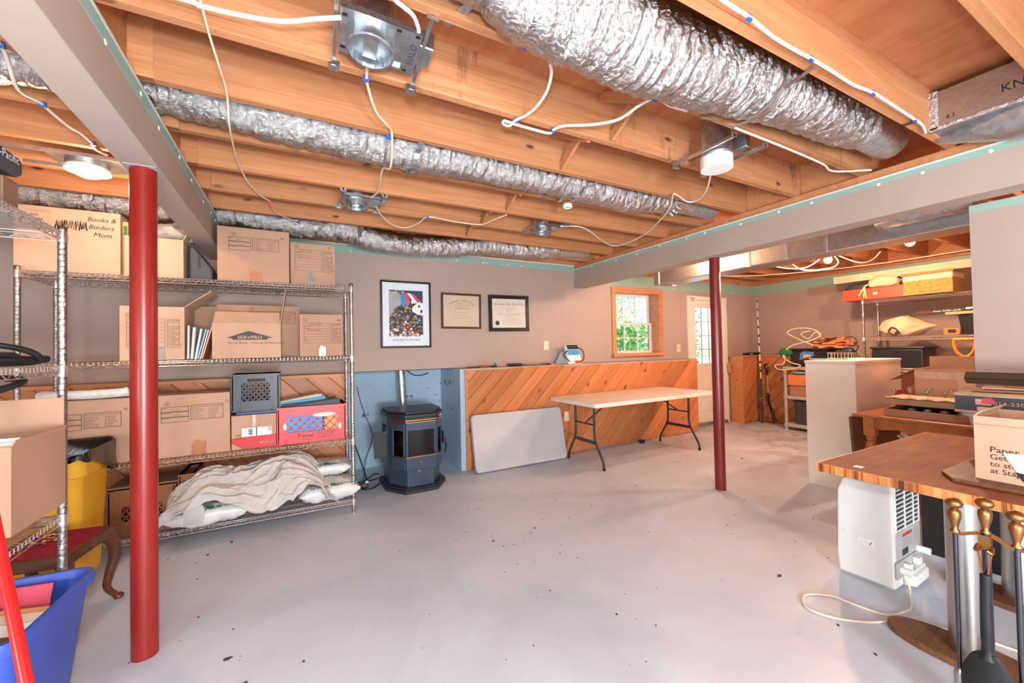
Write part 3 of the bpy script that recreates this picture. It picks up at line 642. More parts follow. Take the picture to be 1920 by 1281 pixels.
f2 = can_light('recessed_light_housing', 'small light housing above the cartons, pink-tagged wire to its left', (0.43, 3.155, 2.448))
f3 = can_light('recessed_light_housing', 'small light housing near the right beam with a white cable leaving it', (2.05, 3.16, 2.448), plate=(0.21, 0.17))
# can with a white trim
f4 = thing('recessed_light_housing', 'round light can with white trim ring on two long bars', 'light fixture', (2.16, 1.50, 2.44), 0, 'recessed light housings between the joists')
MB().lathe([(0.078, -0.005), (0.078, 0.18), (0.07, 0.195), (0.0, 0.195)], 28).build('can', M['galvanised'], f4, 40)
MB().lathe([(0.0, -0.084), (0.07, -0.086), (0.086, -0.085), (0.086, -0.02), (0.08, -0.004), (0.06, -0.004)], 28).build('trim_ring', M['fixture_white'], f4, 40)
MB().lathe([(0.088, -0.018), (0.09, -0.006), (0.079, 0.0)], 28).build('clamp_ring', M['galvanised'], f4, 40)
for sx, y0, y1 in ((-0.12, -0.19, 0.19), (0.14, -0.20, 0.2)):
    m = MB(); m.box(sx - 0.007, y0, -0.012, sx + 0.007, y1, 0.004); m.box(sx - 0.022, y1 - 0.02, -0.03, sx + 0.022, y1, 0.012); m.box(sx - 0.022, y0, -0.01, sx + 0.022, y0 + 0.004, 0.03); m.build('hanger_bar', M['galvanised'], f4)
m = MB(); m.box(0.09, -0.12, 0.02, 0.135, -0.04, 0.10); m.build('junction_box', M['galvanised'], f4, None, 0.003, 1)
MB().box(-0.12, -0.01, -0.004, 0.14, 0.01, 0.0).build('cross_plate', M['galvanised'], f4)
# lit can on the left
f5 = thing('recessed_light', 'lit recessed ceiling light with cream trim left of the left beam', 'light fixture', (-1.045, 3.17, 2.45))
m = MB(); m.box(-0.14, -0.10, -0.004, 0.20, 0.10, 0.0); m.box(-0.14, -0.1, -0.004, 0.2, -0.097, 0.02); m.build('mounting_plate', M['galvanised'], f5)
MB().lathe([(0.092, -0.03), (0.094, -0.002), (0.094, 0.0)], 32).build('collar', M['galvanised'], f5, 40)
MB().lathe([(0.062, -0.062), (0.098, -0.052), (0.10, -0.042), (0.094, -0.03), (0.062, -0.04)], 32).build('trim_ring', M['fixture_white'], f5, 50)
MB().lathe([(0.0, -0.083), (0.035, -0.08), (0.058, -0.07), (0.064, -0.055), (0.0, -0.05)], 28).build('lens', M['lens'], f5, 60)
for sy in (-1, 1):
    m = MB(); m.box(-0.30, sy*0.105 - 0.006, -0.006, 0.22, sy*0.105 + 0.006, 0.012); m.build('hanger_bar', M['galvanised'], f5)
l5 = lamp('recessed_bulb', 'POINT', (-1.045, 3.17, 2.36), LAMP_L, WARM, 0.05)
# smoke sensor
t = thing('ceiling_socket', 'small round white lampholder on a joist beside the middle duct', 'socket', (1.885, 2.58, 2.46))
MB().lathe([(0.038, 0.0), (0.038, -0.022), (0.03, -0.028), (0.026, -0.028), (0.024, -0.012), (0.0, -0.012)], 24).build('base', M['fixture_white'], t, 40)
MB().lathe([(0.012, -0.012), (0.011, -0.022), (0.0, -0.022)], 12).build('contact', M['dark_grey'], t)

CB = dict(
 c1=([(-0.9,1.60,2.45),(-0.32,1.568,2.445),(-0.259,1.566,2.44),(-0.136,1.536,2.43),(-0.03,1.507,2.43),(0.063,1.463,2.44),(0.141,1.431,2.45)], 'cable_white', 0.0075, 'thick white cable running to the large stamped housing', []),
 c2=([(-0.26,1.40,2.45),(-0.254,1.535,2.44),(-0.255,1.69,2.44),(-0.249,1.845,2.43),(-0.249,2.039,2.44),(-0.261,2.216,2.39),(-0.275,2.429,2.41),(-0.288,2.751,2.445),(-0.265,3.066,2.44),(-0.206,3.287,2.435),(-0.155,3.41,2.44),(-0.14,3.616,2.44),(-0.033,3.81,2.445),(0.018,3.833,2.45)], 'cable_cream', 0.0042, 'thin loose wire with a pink tag hanging across the joists', []),
 c3=([(0.249,1.589,2.45),(0.259,1.684,2.45),(0.275,1.762,2.448),(0.331,1.904,2.435),(0.397,2.003,2.44),(0.44,2.092,2.447),(0.477,2.314,2.375),(0.47,2.504,2.44),(0.496,2.755,2.445),(0.51,2.92,2.45),(0.49,3.06,2.46)], 'cable_cream', 0.006, 'white cable dropping from the stamped housing across the middle duct', [(0.259,1.71),(0.43,2.13)]),
 c4=([(0.547,3.208,2.45),(0.615,3.367,2.44),(0.738,3.555,2.43),(0.862,3.599,2.43),(0.941,3.447,2.44),(0.979,3.289,2.45),(1.196,3.283,2.44),(1.439,3.271,2.44),(1.496,3.116,2.445),(1.549,2.97,2.45)], 'cable_cream', 0.006, 'white cable looping right from the small housing above the cartons', [(0.979,3.289)]),
 c5=([(0.876,1.297,2.452),(0.912,1.337,2.44),(0.949,1.43,2.43),(0.967,1.547,2.43),(0.966,1.641,2.44),(0.948,1.699,2.445),(0.938,1.751,2.44),(0.901,1.748,2.44),(0.897,1.724,2.44),(0.936,1.72,2.436),(1.06,1.724,2.437),(1.154,1.723,2.44),(1.165,1.69,2.448),(1.193,1.638,2.445),(1.289,1.549,2.43),(1.375,1.456,2.43),(1.401,1.344,2.445),(1.437,1.277,2.45),(1.533,1.292,2.45),(1.652,1.292,2.456)], 'cable_white', 0.007, 'white cable stapled in blue, looping below the joists at centre', [(0.955,1.71),(1.165,1.705),(1.43,1.285)]),
 c6=([(2.333,1.66,2.43),(2.499,1.812,2.41),(2.649,1.99,2.42),(2.641,2.077,2.43),(2.475,2.036,2.44),(2.438,2.042,2.44),(2.604,2.22,2.42),(2.767,2.475,2.41),(2.97,2.856,2.41),(3.062,3.247,2.42),(2.986,3.327,2.43),(2.738,3.207,2.435),(2.457,3.027,2.44),(2.291,2.973,2.445),(2.141,3.05,2.452)], 'cable_white', 0.0058, 'white cable drooping from the white-trimmed can to the back', []),
 c7=([(0.9,0.80,2.45),(1.193,0.809,2.447),(1.292,0.812,2.447),(1.367,0.815,2.45),(1.53,0.827,2.447),(1.691,0.829,2.448),(1.783,0.828,2.45),(1.943,0.827,2.447),(2.128,0.83,2.447),(2.282,0.82,2.45),(2.517,0.821,2.447),(2.75,0.827,2.449),(2.86,0.833,2.45),(2.99,0.86,2.455)], 'cable_white', 0.0068, 'white cable stapled along the joist beside the widest duct', [(1.367,0.815),(1.783,0.828),(2.282,0.82),(2.75,0.827)]),
 c8=([(0.16,1.2,2.50),(0.274,1.271,2.45),(0.311,1.29,2.446),(0.351,1.312,2.446),(0.384,1.37,2.455),(0.40,1.43,2.48)], 'cable_white', 0.007, 'short white cable entering the back of the stamped housing', []),
 c9=([(-0.90,1.9,2.45),(-0.914,2.086,2.45),(-0.931,2.168,2.44),(-0.965,2.299,2.41),(-0.985,2.401,2.43),(-0.982,2.46,2.445),(-0.971,2.505,2.448),(-0.961,2.567,2.44),(-0.94,2.653,2.43),(-0.924,2.714,2.435),(-0.925,2.845,2.446),(-0.939,2.94,2.45),(-0.923,3.03,2.462)], 'cable_white', 0.0065, 'white cable with blue staples left of the left beam', [(-0.914,2.086),(-0.971,2.505),(-0.925,2.86)]),
)
for k, (pts, mt, r, lb, st) in CB.items():
    t = thing('electric_cable', lb, 'cable', (0, 0, 0), 0, 'ceiling cables')
    MB().tube(smooth_path(pts, 7), r, 8).build('sheath', M[mt], t, 60)
    for x, y in st: MB().box(x - 0.012, y - 0.005, 2.438, x + 0.012, y + 0.005, 2.459).build('cable_staple', M['staple_blue'], t)
    if k == 'c2':
        m = MB(); m.tube([(-0.16, 3.40, 2.435), (-0.15, 3.42, 2.41), (-0.155, 3.45, 2.42)], 0.009, 6); m.build('pink_tag', M['pink_tag'], t)
t = thing('cable_staple', 'two loose blue cable staples on a joist left of the widest duct', 'staple')
for x in (0.72, 0.745): MB().bar((x, 1.272, 2.455), (x + 0.018, 1.290, 2.455), 0.008, 0.010).build('clip', M['staple_blue'], t)
tag(MB().box(1.62, 2.535, 2.448, 1.65, 2.547, 2.459).build('cable_staple', M['staple_blue']), 'single blue cable staple on the joist left of the lampholder', 'staple')
t = tag(MB().tube(smooth_path([(2.0, 1.28, 2.452), (2.5, 1.285, 2.45), (2.9, 1.30, 2.45), (3.1, 1.33, 2.455), (3.33, 1.22, 2.462)], 6), 0.006, 6).build('electric_cable', M['cable_white']), 'white cable along the joist meeting the top of the right beam', 'cable')
# wood cleat stick
tag(MB().bar((1.13, 1.345, 2.52), (1.36, 1.33, 2.56), 0.035, 0.02, (0, 1, 0)).build('wood_cleat', M['joist_wood'], None, None, 0.004, 1), 'short loose wooden cleat between the joists at centre', 'wood piece')
# ------------------------------------------------------------------ right-hand part: trunk duct, bulbs
t = thing('trunk_duct', 'big rectangular galvanised trunk duct beyond the right beam', 'duct')
MB().box(3.90, 0.9, 2.09, 4.17, 3.56, 2.40).build('main_trunk', M['foil_smooth'], t, None, 0.01, 2)
MB().box(3.89, 3.50, 2.08, 4.18, 3.58, 2.41).build('end_cap', M['galvanised'], t, None, 0.004, 1)
for y in (2.4, 1.75, 2.06):
    MB().box(3.893, y - 0.014, 2.09, 3.90, y + 0.014, 2.46).build('hanger_strap', M['galvanised'], t)
m = MB(); m.tube([(3.81, 0.88, 2.24), (3.81, 1.22, 2.235), (3.84, 1.32, 2.235), (3.92, 1.36, 2.24)], [0.075, 0.075, 0.072, 0.07], 20); m.build('branch_elbow', M['galvanised'], t, 40)
m = MB(); m.tube([(4.16, 1.1, 2.27), (4.8, 1.02, 2.33)], 0.09, 20); m.build('branch_pipe', M['foil_smooth'], t, 40)
for i, (x, y, lb) in enumerate(((5.40, 2.40, 'lit bare bulb nearest the far corner of the right room'), (5.20, 1.63, 'lit bare bulb nearer the grey wall in the right room'), (3.72, 2.9, 'lit bare bulb tucked between the right beam and trunk duct'))):
    t = thing('light_bulb', lb, 'bulb', (x, y, 2.46), 0, 'bare bulbs in the right room')
    MB().lathe([(0.055, 0), (0.055, -0.02), (0.03, -0.04), (0.022, -0.05), (0.022, -0.10)], 20).build('lampholder', M['fixture_white'], t, 40)
    MB().lathe([(0.016, -0.10), (0.02, -0.12), (0.036, -0.15), (0.040, -0.175), (0.030, -0.20), (0.0, -0.215)], 20).build('glass_bulb', M['bulb'], t, 60)
    lamp('bare_bulb', 'POINT', (x, y, 2.215 if i < 2 else 2.23), LAMP_R if i < 2 else LAMP_R*0.5, WARM, 0.04)
for i, (pts, lb) in enumerate((([(4.2, 4.3, 2.45), (4.6, 3.9, 2.40), (5.4, 4.0, 2.38), (6.4, 3.7, 2.40), (7.0, 2.6, 2.40), (7.1, 1.2, 2.42)], 'cable along the far ceiling of the right room'),
        ([(5.0, 3.0, 2.45), (5.2, 2.9, 2.30), (5.5, 2.75, 2.26), (5.75, 2.7, 2.34), (5.81, 2.62, 2.44)], 'drooping white cable left of the far bulb'),
        ([(5.85, 2.55, 2.44), (6.1, 2.4, 2.32), (6.35, 2.35, 2.36), (6.45, 2.3, 2.46)], 'looped white cable right of the far bulb'),
        ([(4.7, 3.4, 2.44), (4.8, 3.3, 2.33), (4.95, 3.2, 2.31), (5.1, 3.2, 2.36), (5.15, 3.15, 2.45)], 'small drooping cable beneath the trunk duct end'),
        ([(5.3, 2.85, 2.465), (5.4, 2.7, 2.24), (5.6, 2.5, 2.22), (5.75, 2.45, 2.3), (5.8, 2.56, 2.465)], 'lowest hanging cable loop under the far bulb'))):
    tag(MB().tube(smooth_path(pts, 7), 0.007, 6).build('electric_cable', M['cable_white'], None, 60), lb, 'cable', 'cables in the right room')
t = thing('flexible_duct', 'short foil duct tangled with cables beside the far bulb', 'duct'); m = MB()
pp = smooth_path([(4.27, 2.55, 2.34), (4.65, 2.65, 2.35), (5.0, 2.72, 2.36), (5.3, 2.75, 2.37)], 24); m.tube(pp, [0.075 + 0.01*math.sin(i*1.7) for i in range(len(pp))], 18); m.build('foil_jacket', M['foil'], t, 30)
tag(MB().box(5.05, 1.18, 2.40, 5.09, 1.42, 2.46).build('insulation_board', M['tape_blue']), 'small blue board edge up between the right room joists', 'board')
# ------------------------------------------------------------------ steel posts
def steel_post(label, x, y, ztop, mat, r=0.048):
    t = thing('support_post', label, 'post', (x, y, 0), 0, 'painted steel posts')
    MB().lathe([(r, 0), (r, ztop)], 40).build('column', M[mat], t, 40)
    MB().box(-0.058, -0.058, ztop, 0.058, 0.058, ztop + 0.003).build('top_plate', M['gable_grey'], t)
steel_post('bright red steel post under the left beam, nearest the camera', -0.612, 2.415, 2.19, 'post_red', 0.0485)
steel_post('dark red steel post under the right beam', 3.462, 2.455, 2.150, 'post_maroon', 0.047)

# ------------------------------------------------------------------ wire shelving
def wire_deck(parent, x0, x1, y0, y1, z, along='y', pitch=0.0254, name='wire_shelf'):
    """chrome wire shelf; the many wires run along `along`"""
    m = MB(); r = 0.0022
    if along == 'y':
        n = int((x1 - x0) / pitch)
        for i in range(n + 1):
            x = x0 + (x1 - x0) * (i + 0.5) / (n + 1)
            m.tube([(x, y0 - 0.005, z - 0.016), (x, y0 - 0.005, z + 0.003), (x, y0 + 0.004, z + 0.005), (x, y1 - 0.004, z + 0.005), (x, y1 + 0.005, z - 0.016)], r, 4)
    else:
        n = int((y1 - y0) / pitch)
        for i in range(n + 1):
            y = y0 + (y1 - y0) * (i + 0.5) / (n + 1)
            m.tube([(x0 - 0.005, y, z - 0.016), (x0 - 0.005, y, z + 0.003), (x0 + 0.004, y, z + 0.005), (x1 - 0.004, y, z + 0.005), (x1 + 0.005, y, z + 0.003), (x1 + 0.005, y, z - 0.016)], r, 4)
    d = m.build(name, M['chrome'], parent); stuff(d)
    m = MB(); rr = 0.0034
    for zz in (z - 0.002, z - 0.036):
        m.tube([(x0, y0, zz), (x1, y0, zz), (x1, y1, zz), (x0, y1, zz)], rr, 6, True)
    m.tube([(x0, y0, z - 0.014), (x1, y0, z - 0.014), (x1, y1, z - 0.014), (x0, y1, z - 0.014)], 0.0026, 5, True)
    for k in (1, 2, 3):
        if along == 'y': yy = y0 + (y1 - y0)*k/4; m.tube([(x0, yy, z - 0.002), (x1, yy, z - 0.002)], rr, 6)
        else: xx = x0 + (x1 - x0)*k/4; m.tube([(xx, y0, z - 0.002), (xx, y1, z - 0.002)], rr, 6)
    m.build('rail', M['chrome'], d)
    m = MB()
    for a, b in (((x0, y0), (x1, y0)), ((x0, y1), (x1, y1)), ((x0, y0), (x0, y1)), ((x1, y0), (x1, y1))):
        L = math.hypot(b[0]-a[0], b[1]-a[1]); n = max(2, int(L / 0.032)); pts = []
        for k in range(n + 1):
            f = k / n; pts.append((a[0] + (b[0]-a[0])*f, a[1] + (b[1]-a[1])*f, z - 0.036 if k % 2 else z - 0.014))
        m.tube(pts, 0.0024, 4)
    m.build('truss', M['chrome'], d)
    m = MB()
    for x in (x0, x1):
        for y in (y0, y1): m.lathe([(0.017, -0.045), (0.018, -0.02), (0.0165, 0.004)], 14, (x, y, z))
    m.build('corner_sleeve', M['chrome'], d, 40); return d
def wire_post(parent, x, y, h, r=0.0127):
    prof = [(0.004, 0), (0.012, 0.0), (0.012, 0.012), (r, 0.014)]
    z = 0.03
    while z < h - 0.01:
        prof += [(r, z), (r * 0.86, z + 0.0015), (r * 0.86, z + 0.0035), (r, z + 0.005)]; z += 0.0254
    prof += [(r, h - 0.003), (r * 0.8, h), (0, h)]
    return MB().lathe(prof, 16, (x, y, 0)).build('post', M['post_metal'], parent, 50)
def wire_rack(name, label, loc, wx, wy, h, levels, along='y', r=0.0127):
    t = thing(name, label, 'shelving', loc, 0, 'chrome wire shelving units')
    for x in (0, wx):
        for y in (0, wy): wire_post(t, x, y, h, r)
    for z in levels: wire_deck(t, 0, wx, 0, wy, z, along)
    return t
wire_rack('wire_shelving', 'long chrome wire shelving unit full of cartons along the back wall', (-1.52, 3.64, 0), 1.93, 0.46, 1.915, (1.885, 1.30, 0.61, 0.112), r=0.0155)

# ------------------------------------------------------------------ cartons
def carton(name, label, x0, x1, y0, y1, z0, z1, mat='card_a', cat='box', group='moving cartons on the wire shelves', tape='tape_brown', rz=0.0, slack=0.0, gap=True):
    w, d, h = x1 - x0, y1 - y0, z1 - z0
    t = thing(name, label, cat, (x0, y0, z0), rz, group)
    m = MB(); n = 8; b = 0.004
    def side(a0, b0, a1, b1):                       # slightly bowed side panel
        def fn(u, v):
            bow = math.sin(u*math.pi)*math.sin(v*math.pi)*slack
            dx, dy = a1 - a0, b1 - b0; l = math.hypot(dx, dy); return (a0 + dx*u + dy/l*bow, b0 + dy*u - dx/l*bow, h*v)
        m.grid(fn, n, 4)
    side(0, 0, w, 0); side(w, 0, w, d); side(w, d, 0, d); side(0, d, 0, 0)
    m.rect((0, 0, 0.001), (1, 0, 0), (0, 1, 0), 0, 0, w, d)
    m.build('body', M[mat], t, 30)
    g = 0.003
    for k in (0, 1):
        y_0, y_1 = (0.0, d/2 - g/2) if k == 0 else (d/2 + g/2, d)
        MB().box(0.0, y_0, h - 0.004, w, y_1, h).build('top_flap', M[mat], t, None, 0.0015, 1)
    if tape:
        m = MB(); m.box(w*0.0 - 0.0008, d/2 - 0.025, h, w + 0.0008, d/2 + 0.025, h + 0.0008); m.box(-0.0012, d/2 - 0.025, h - 0.06, -0.0004, d/2 + 0.025, h); m.box(w + 0.0004, d/2 - 0.025, h - 0.06, w + 0.0012, d/2 + 0.025, h)
        m.build('tape', M[tape], t)
    t['_w'] = w; t['_h'] = h; return t
FU, FV = V(1, 0, 0), V(0, 0, 1)
def pr(t, mb, mat='ink', name='print'): return stuff(mb.build(name, M[mat], t))
def form_rooms(t, x, z, s, hand, num, left=True, mat='ink_soft', off=-0.003):
    """printed name box and room list of a moving carton; x,z upper left, s scale"""
    m = MB(); O = V(0, off, 0)
    if left:
        for k in range(3):
            m.outline(O, FU, FV, x, z - (k+1)*0.032*s, x + 0.135*s, z - k*0.032*s, 0.0016*s + 0.0005)
        for k, tx in enumerate(('NAME', 'CONTENTS', 'BOX NO.')): text(m, tx, V(x + 0.004*s, off, z - k*0.032*s - 0.011*s), FU, FV, 0.009*s)
    x2 = x + 0.145*s
    m.outline(O, FU, FV, x2, z - 0.088*s, x2 + 0.168*s, z + 0.004*s, 0.0018*s + 0.0004)
    text(m, 'PLACE THIS CARTON IN ROOM MARKED', V(x2 + 0.006*s, off, z - 0.012*s), FU, FV, 0.0088*s)
    L1 = ['Living room', 'Dining room', 'Bedroom', 'Kitchen', 'Master bdrm', 'Guest room']; L2 = ["Boy's bdrm", "Girl's bdrm", 'Basement', 'Family room', 'Garage', 'Other']
    for k in range(6):
        for c, (L, dx) in enumerate(((L1, 0.02), (L2, 0.105))):
            zz = z - 0.025*s - k*0.0112*s; text(m, L[k], V(x2 + dx*s, off, zz), FU, FV, 0.0088*s)
            m.outline(O, FU, FV, x2 + (dx - 0.012)*s, zz, x2 + (dx - 0.005)*s, zz + 0.006*s, 0.0009*s)
    pr(t, m, mat); m = MB()
    squig(m, V(x + 0.035*s, off - 0.0003, z - 0.024*s), FU, FV, 0.05*s, 0.014*s, len(hand) + 3, 0.0016*s, 1); squig(m, V(x + 0.055*s, off - 0.0003, z - 0.056*s), FU, FV, 0.04*s, 0.010*s, len(hand) + 9, 0.0014*s, 1)
    if num: text(m, num, V(x2 + 0.175*s, off - 0.0003, z + 0.008*s), FU, FV, 0.022*s, 0, 0.2)
    c = [(x + 0.03*s + 0.013*s*math.cos(a*0.35), z + 0.02*s + 0.011*s*math.sin(a*0.35)) for a in range(19)]; stroke(m, c, O + V(0, -.0003, 0), FU, FV, 0.0016*s); text(m, 'C', V(x + 0.023*s, off - 0.0003, z + 0.014*s), FU, FV, 0.018*s)
    pr(t, m, 'ink_soft', 'handwriting')
def form_list(t, x, z, w, h, hand, num, off=-0.003, mat='ink_soft'):
    m = MB(); O = V(0, off, 0); lw = 0.0016
    m.outline(O, FU, FV, x, z - h, x + w*0.72, z, lw)
    for k in range(1, 7): m.rect(O, FU, FV, x + 0.004, z - h*k/7.2, x + w*0.70, z - h*k/7.2 + 0.0011)
    m.outline(O, FU, FV, x, z - h/7.2, x + w*0.13, z, 0.001)
    for k, tx in ((1.25, 'DESCRIPTION'), (2.1, 'CONTENTS'), (5.7, 'FROM'), (6.6, 'CARRIER')): text(m, tx, V(x + 0.005, off, z - h*k/7.2), FU, FV, 0.008)
    m.outline(O, FU, FV, x + w*0.76, z - h*1.02, x + w, z - h*0.02, lw)
    text(m, 'BOX ROOMS', V(x + w*0.775, off, z - h*0.08), FU, FV, 0.011)
    for k, tx in enumerate(('MASTER', '', 'FAMILY RM', 'LIVING RM', 'DEN', 'DINING RM', 'KITCHEN', 'BATH', 'BASEMENT', 'GARAGE', 'ATTIC', 'LAUNDRY RM')):
        if tx: text(m, tx, V(x + w*0.83, off, z - h*(0.155 + k*0.071)), FU, FV, 0.0105)
        if tx: m.outline(O, FU, FV, x + w*0.785, z - h*(0.155 + k*0.071), x + w*0.81, z - h*(0.155 + k*0.071) + 0.008, 0.001)
    pr(t, m, mat); m = MB(); squig(m, V(x + w*0.17, off - .0003, z - h*0.125), FU, FV, 0.08, 0.022, len(hand) + 5, 0.0026, 1); squig(m, V(x + w*0.08, off - .0003, z - h*0.39), FU, FV, 0.11, 0.014, len(hand) + 6, 0.0022, 2)
    c = [(x + 0.012 + 0.016*math.cos(a*0.35), z + 0.024 + 0.014*math.sin(a*0.35)) for a in range(19)]; stroke(m, c, O + V(0, -.0003, 0), FU, FV, 0.002); text(m, 'C', V(x + 0.005, off - .0003, z + 0.017), FU, FV, 0.02)
    text(m, num, V(x + w*0.9, off - .0003, z + 0.014), FU, FV, 0.03, 0, 0.2); pr(t, m, 'ink_soft', 'handwriting')
def tape_patch(t, x0, z0, x1, z1, mat='tape_brown', off=-0.004):
    m = MB(); w = x1 - x0
    m.prism([(x0, z0), (x1, z0), (x1, z1*0.92), (x0 + w*0.6, z1*0.92), (x0 + w*0.6, z1), (x0 + w*0.15, z1), (x0 + w*0.15, z1*0.78), (x0, z1*0.78)], 0, 0.0006, (0, off, 0), FU, FV); m.build('tape_patch', M[mat], t)

# top shelf
t = carton('moving_carton', 'tall carton numbered 74 on the top shelf beside the left beam', -0.514, -0.045, 3.68, 4.06, 1.893, 2.302, 'card_b'); form_rooms(t, 0.07, 0.335, 1.05, 'Clear', '74'); tape_patch(t, 0.20, 0.0, 0.285, 0.085)
t = carton('moving_carton', 'lower carton with ruled form, at the right end of the top shelf', -0.036, 0.294, 3.71, 4.05, 1.893, 2.235, 'card_b'); form_list(t, 0.03, 0.29, 0.275, 0.175, 'Oliver', 'S'); tape_patch(t, 0.125, 0.0, 0.175, 0.125, 'tape_grey')
t = carton('storage_carton', 'wide carton marked Books and Binders Mom, far left of top shelf', -1.60, -1.085, 3.79, 4.08, 1.893, 2.338, 'card_c', slack=0.003)
m = MB(); z0 = 0.30
text(m, 'Books &', V(0.345, -0.004, 0.375), FU, FV, 0.043, 0, 0.25); text(m, 'Binders', V(0.352, -0.004, 0.322), FU, FV, 0.043, 0, 0.25); text(m, 'Mom', V(0.375, -0.004, 0.268), FU, FV, 0.046, 0, 0.25)
rnd = random.Random(5)
for rep in range(3):
    stroke(m, [(0.19 + k*0.0065 + rnd.uniform(-.004, .004), 0.335 + (0.028 if k % 2 else -0.028)*rnd.uniform(.6, 1.2)) for k in range(25)], V(0, -0.004, 0), FU, FV, 0.0042)
for zz in (0.385, 0.36): stroke(m, [(0.075 + k*0.006, zz + (0.006 if k % 2 else -0.006)) for k in range(11 if zz < .37 else 7)], V(0, -0.004, 0), FU, FV, 0.004)
squig(m, V(0.075, -0.004, 0.405), FU, FV, 0.09, 0.016, 3, 0.0016, 1); pr(t, m, 'ink_soft', 'handwriting')
# open carton with a plastic bag
def open_carton(name, label, x0, x1, y0, y1, z0, z1, mat, inner='card_d', flaps=(), group='open cardboard boxes', th=0.005, rz=0.0, cat='box'):
    w, d, h = x1 - x0, y1 - y0, z1 - z0; t = thing(name, label, cat, (x0, y0, z0), rz, group)
    m = MB(); m.box(0, 0, 0, w, th, h); m.box(0, d - th, 0, w, d, h); m.box(0, th, 0, th, d - th, h); m.box(w - th, th, 0, w, d - th, h); m.box(th, th, 0.001, w - th, d - th, 0.006); m.build('body', M[mat], t)
    for side, L, ang in flaps:                     # ang: 0 = straight up, 90 = folded out flat, negative inwards
        a = R(ang); c, s = math.cos(a), math.sin(a)
        if side == 'f': m = MB().prism([(0, 0), (0, 0.004), (w, 0.004), (w, 0)], 0, 1)
        m = MB()
        if side == 'f': p = [V(0.004, 0, h), V(w - 0.004, 0, h), V(w - 0.01, -s*L, h + c*L), V(0.01, -s*L, h + c*L)]; nn = V(0, c, s)
        if side == 'b': p = [V(0.004, d, h), V(w - 0.004, d, h), V(w - 0.01, d + s*L, h + c*L), V(0.01, d + s*L, h + c*L)]; nn = V(0, -c, s)
        if side == 'l': p = [V(0, 0.004, h), V(0, d - 0.004, h), V(-s*L, d - 0.01, h + c*L), V(-s*L, 0.01, h + c*L)]; nn = V(c, 0, s)
        if side == 'r': p = [V(w, 0.004, h), V(w, d - 0.004, h), V(w + s*L, d - 0.01, h + c*L), V(w + s*L, 0.01, h + c*L)]; nn = V(-c, 0, s)
        q = [v + nn*0.004 for v in p]; m.add(p + q, [(0, 1, 2, 3), (7, 6, 5, 4), (0, 4, 5, 1), (1, 5, 6, 2), (2, 6, 7, 3), (3, 7, 4, 0)]); m.build('flap', M[mat], t)
    return t
t = open_carton('open_carton', 'short carton behind the red post with a clear plastic bag sticking out', -1.05, -0.725, 3.74, 4.06, 1.893, 2.182, 'card_c', flaps=(('r', 0.10, 25),), group='cartons and bags on the top shelf')
def blob(name, c, rx, ry, rz_, mat, parent=None, amp=0.2, fr=3.0, seed=0, nu=28, nv=16, zmin=None, pinch=None):
    m = MB()
    def fn(u, v):
        a = u*2*math.pi; b = -math.pi/2 + v*math.pi; n = V(math.cos(a)*math.cos(b), math.sin(a)*math.cos(b), math.sin(b))
        k = 1 + amp*noise.noise(n*fr + V(seed, seed*1.7, 0)) + amp*0.5*noise.noise(n*fr*2.6 + V(seed*3, 1, 4))
        p = V(n.x*rx*k, n.y*ry*k, n.z*rz_*k)
        if pinch: p = pinch(p, n)
        p = p + Vector(c)
        if zmin is not None and p.z < zmin: p.z = zmin
        return p
    m.grid(fn, nu, nv); return m.build(name, M[mat], parent, 60)
t = thing('plastic_bag', 'crumpled clear plastic bag bulging from the short carton', 'bag', (-0.86, 3.90, 2.187)); blob('crumpled_film', (0.03, 0, 0.06), 0.15, 0.12, 0.075, 'plastic_grey', t, 0.35, 3.5, 4, zmin=0.0)
t = thing('book', 'yellow printed book spine poking up beside the red post', 'book', (-1.085, 3.83, 1.897), 0); MB().box(0.002, 0, 0, 0.03, 0.2, 0.40).build('cover', M['file_manila'], t); MB().box(0.006, -0.002, 0.03, 0.026, 0.0, 0.37).build('spine_print', M['green_ink'], t)
t = thing('suitcase', 'dark bag leaning behind the plastic bag below the beam', 'bag', (-0.71, 3.80, 1.893)); m = MB(); m.prism([(0.0, 0), (0.15, 0), (0.15, 0.10), (0.04, 0.26), (0.0, 0.27)], 0, 0.24, (0, 0.24, 0), (1, 0, 0), (0, 0, 1)); m.build('shell', M['dark_grey'], t, None, 0.015, 2); MB().box(0.06, -0.004, 0.1, 0.075, 0.0, 0.2).build('zip', M['black'], t)

# middle shelf
ZM = 1.308
t = open_carton('open_carton', 'pale open carton with printed form, right half hidden by red post', -1.056, -0.708, 3.67, 4.0, ZM, 1.683, 'card_c', flaps=(('r', 0.20, 52),), group='open cartons on the middle shelf'); form_list(t, 0.035, 0.29, 0.285, 0.2, '', ''); tape_patch(t, 0.15, 0.0, 0.24, 0.09, 'tape_grey')
t = carton('moving_carton', 'carton mostly hidden behind the pale open carton', -0.80, -0.56, 4.01, 4.09, ZM, 1.725, 'card_b', tape=None)
t = carton('moving_carton', 'carton behind the roof-logo box, room list on its right corner', -0.55, 0.024, 3.90, 4.08, ZM, 1.735, 'card_b'); form_rooms(t, 0.20, 0.375, 1.1, 'Ger', '5')
t = carton('moving_carton', 'squat carton numbered 65 at the right end of the middle shelf', 0.025, 0.345, 3.71, 4.05, ZM, 1.655, 'card_b'); form_list(t, 0.03, 0.275, 0.275, 0.165, 'Susan', '65'); tape_patch(t, 0.14, 0.0, 0.19, 0.085, 'tape_clear')
t = open_carton('open_carton', 'open carton printed with a black roof logo', -0.545, -0.107, 3.655, 3.88, ZM, 1.572, 'card_a', flaps=(('f', 0.11, -35), ('r', 0.27, 8)), group='open cartons on the middle shelf')
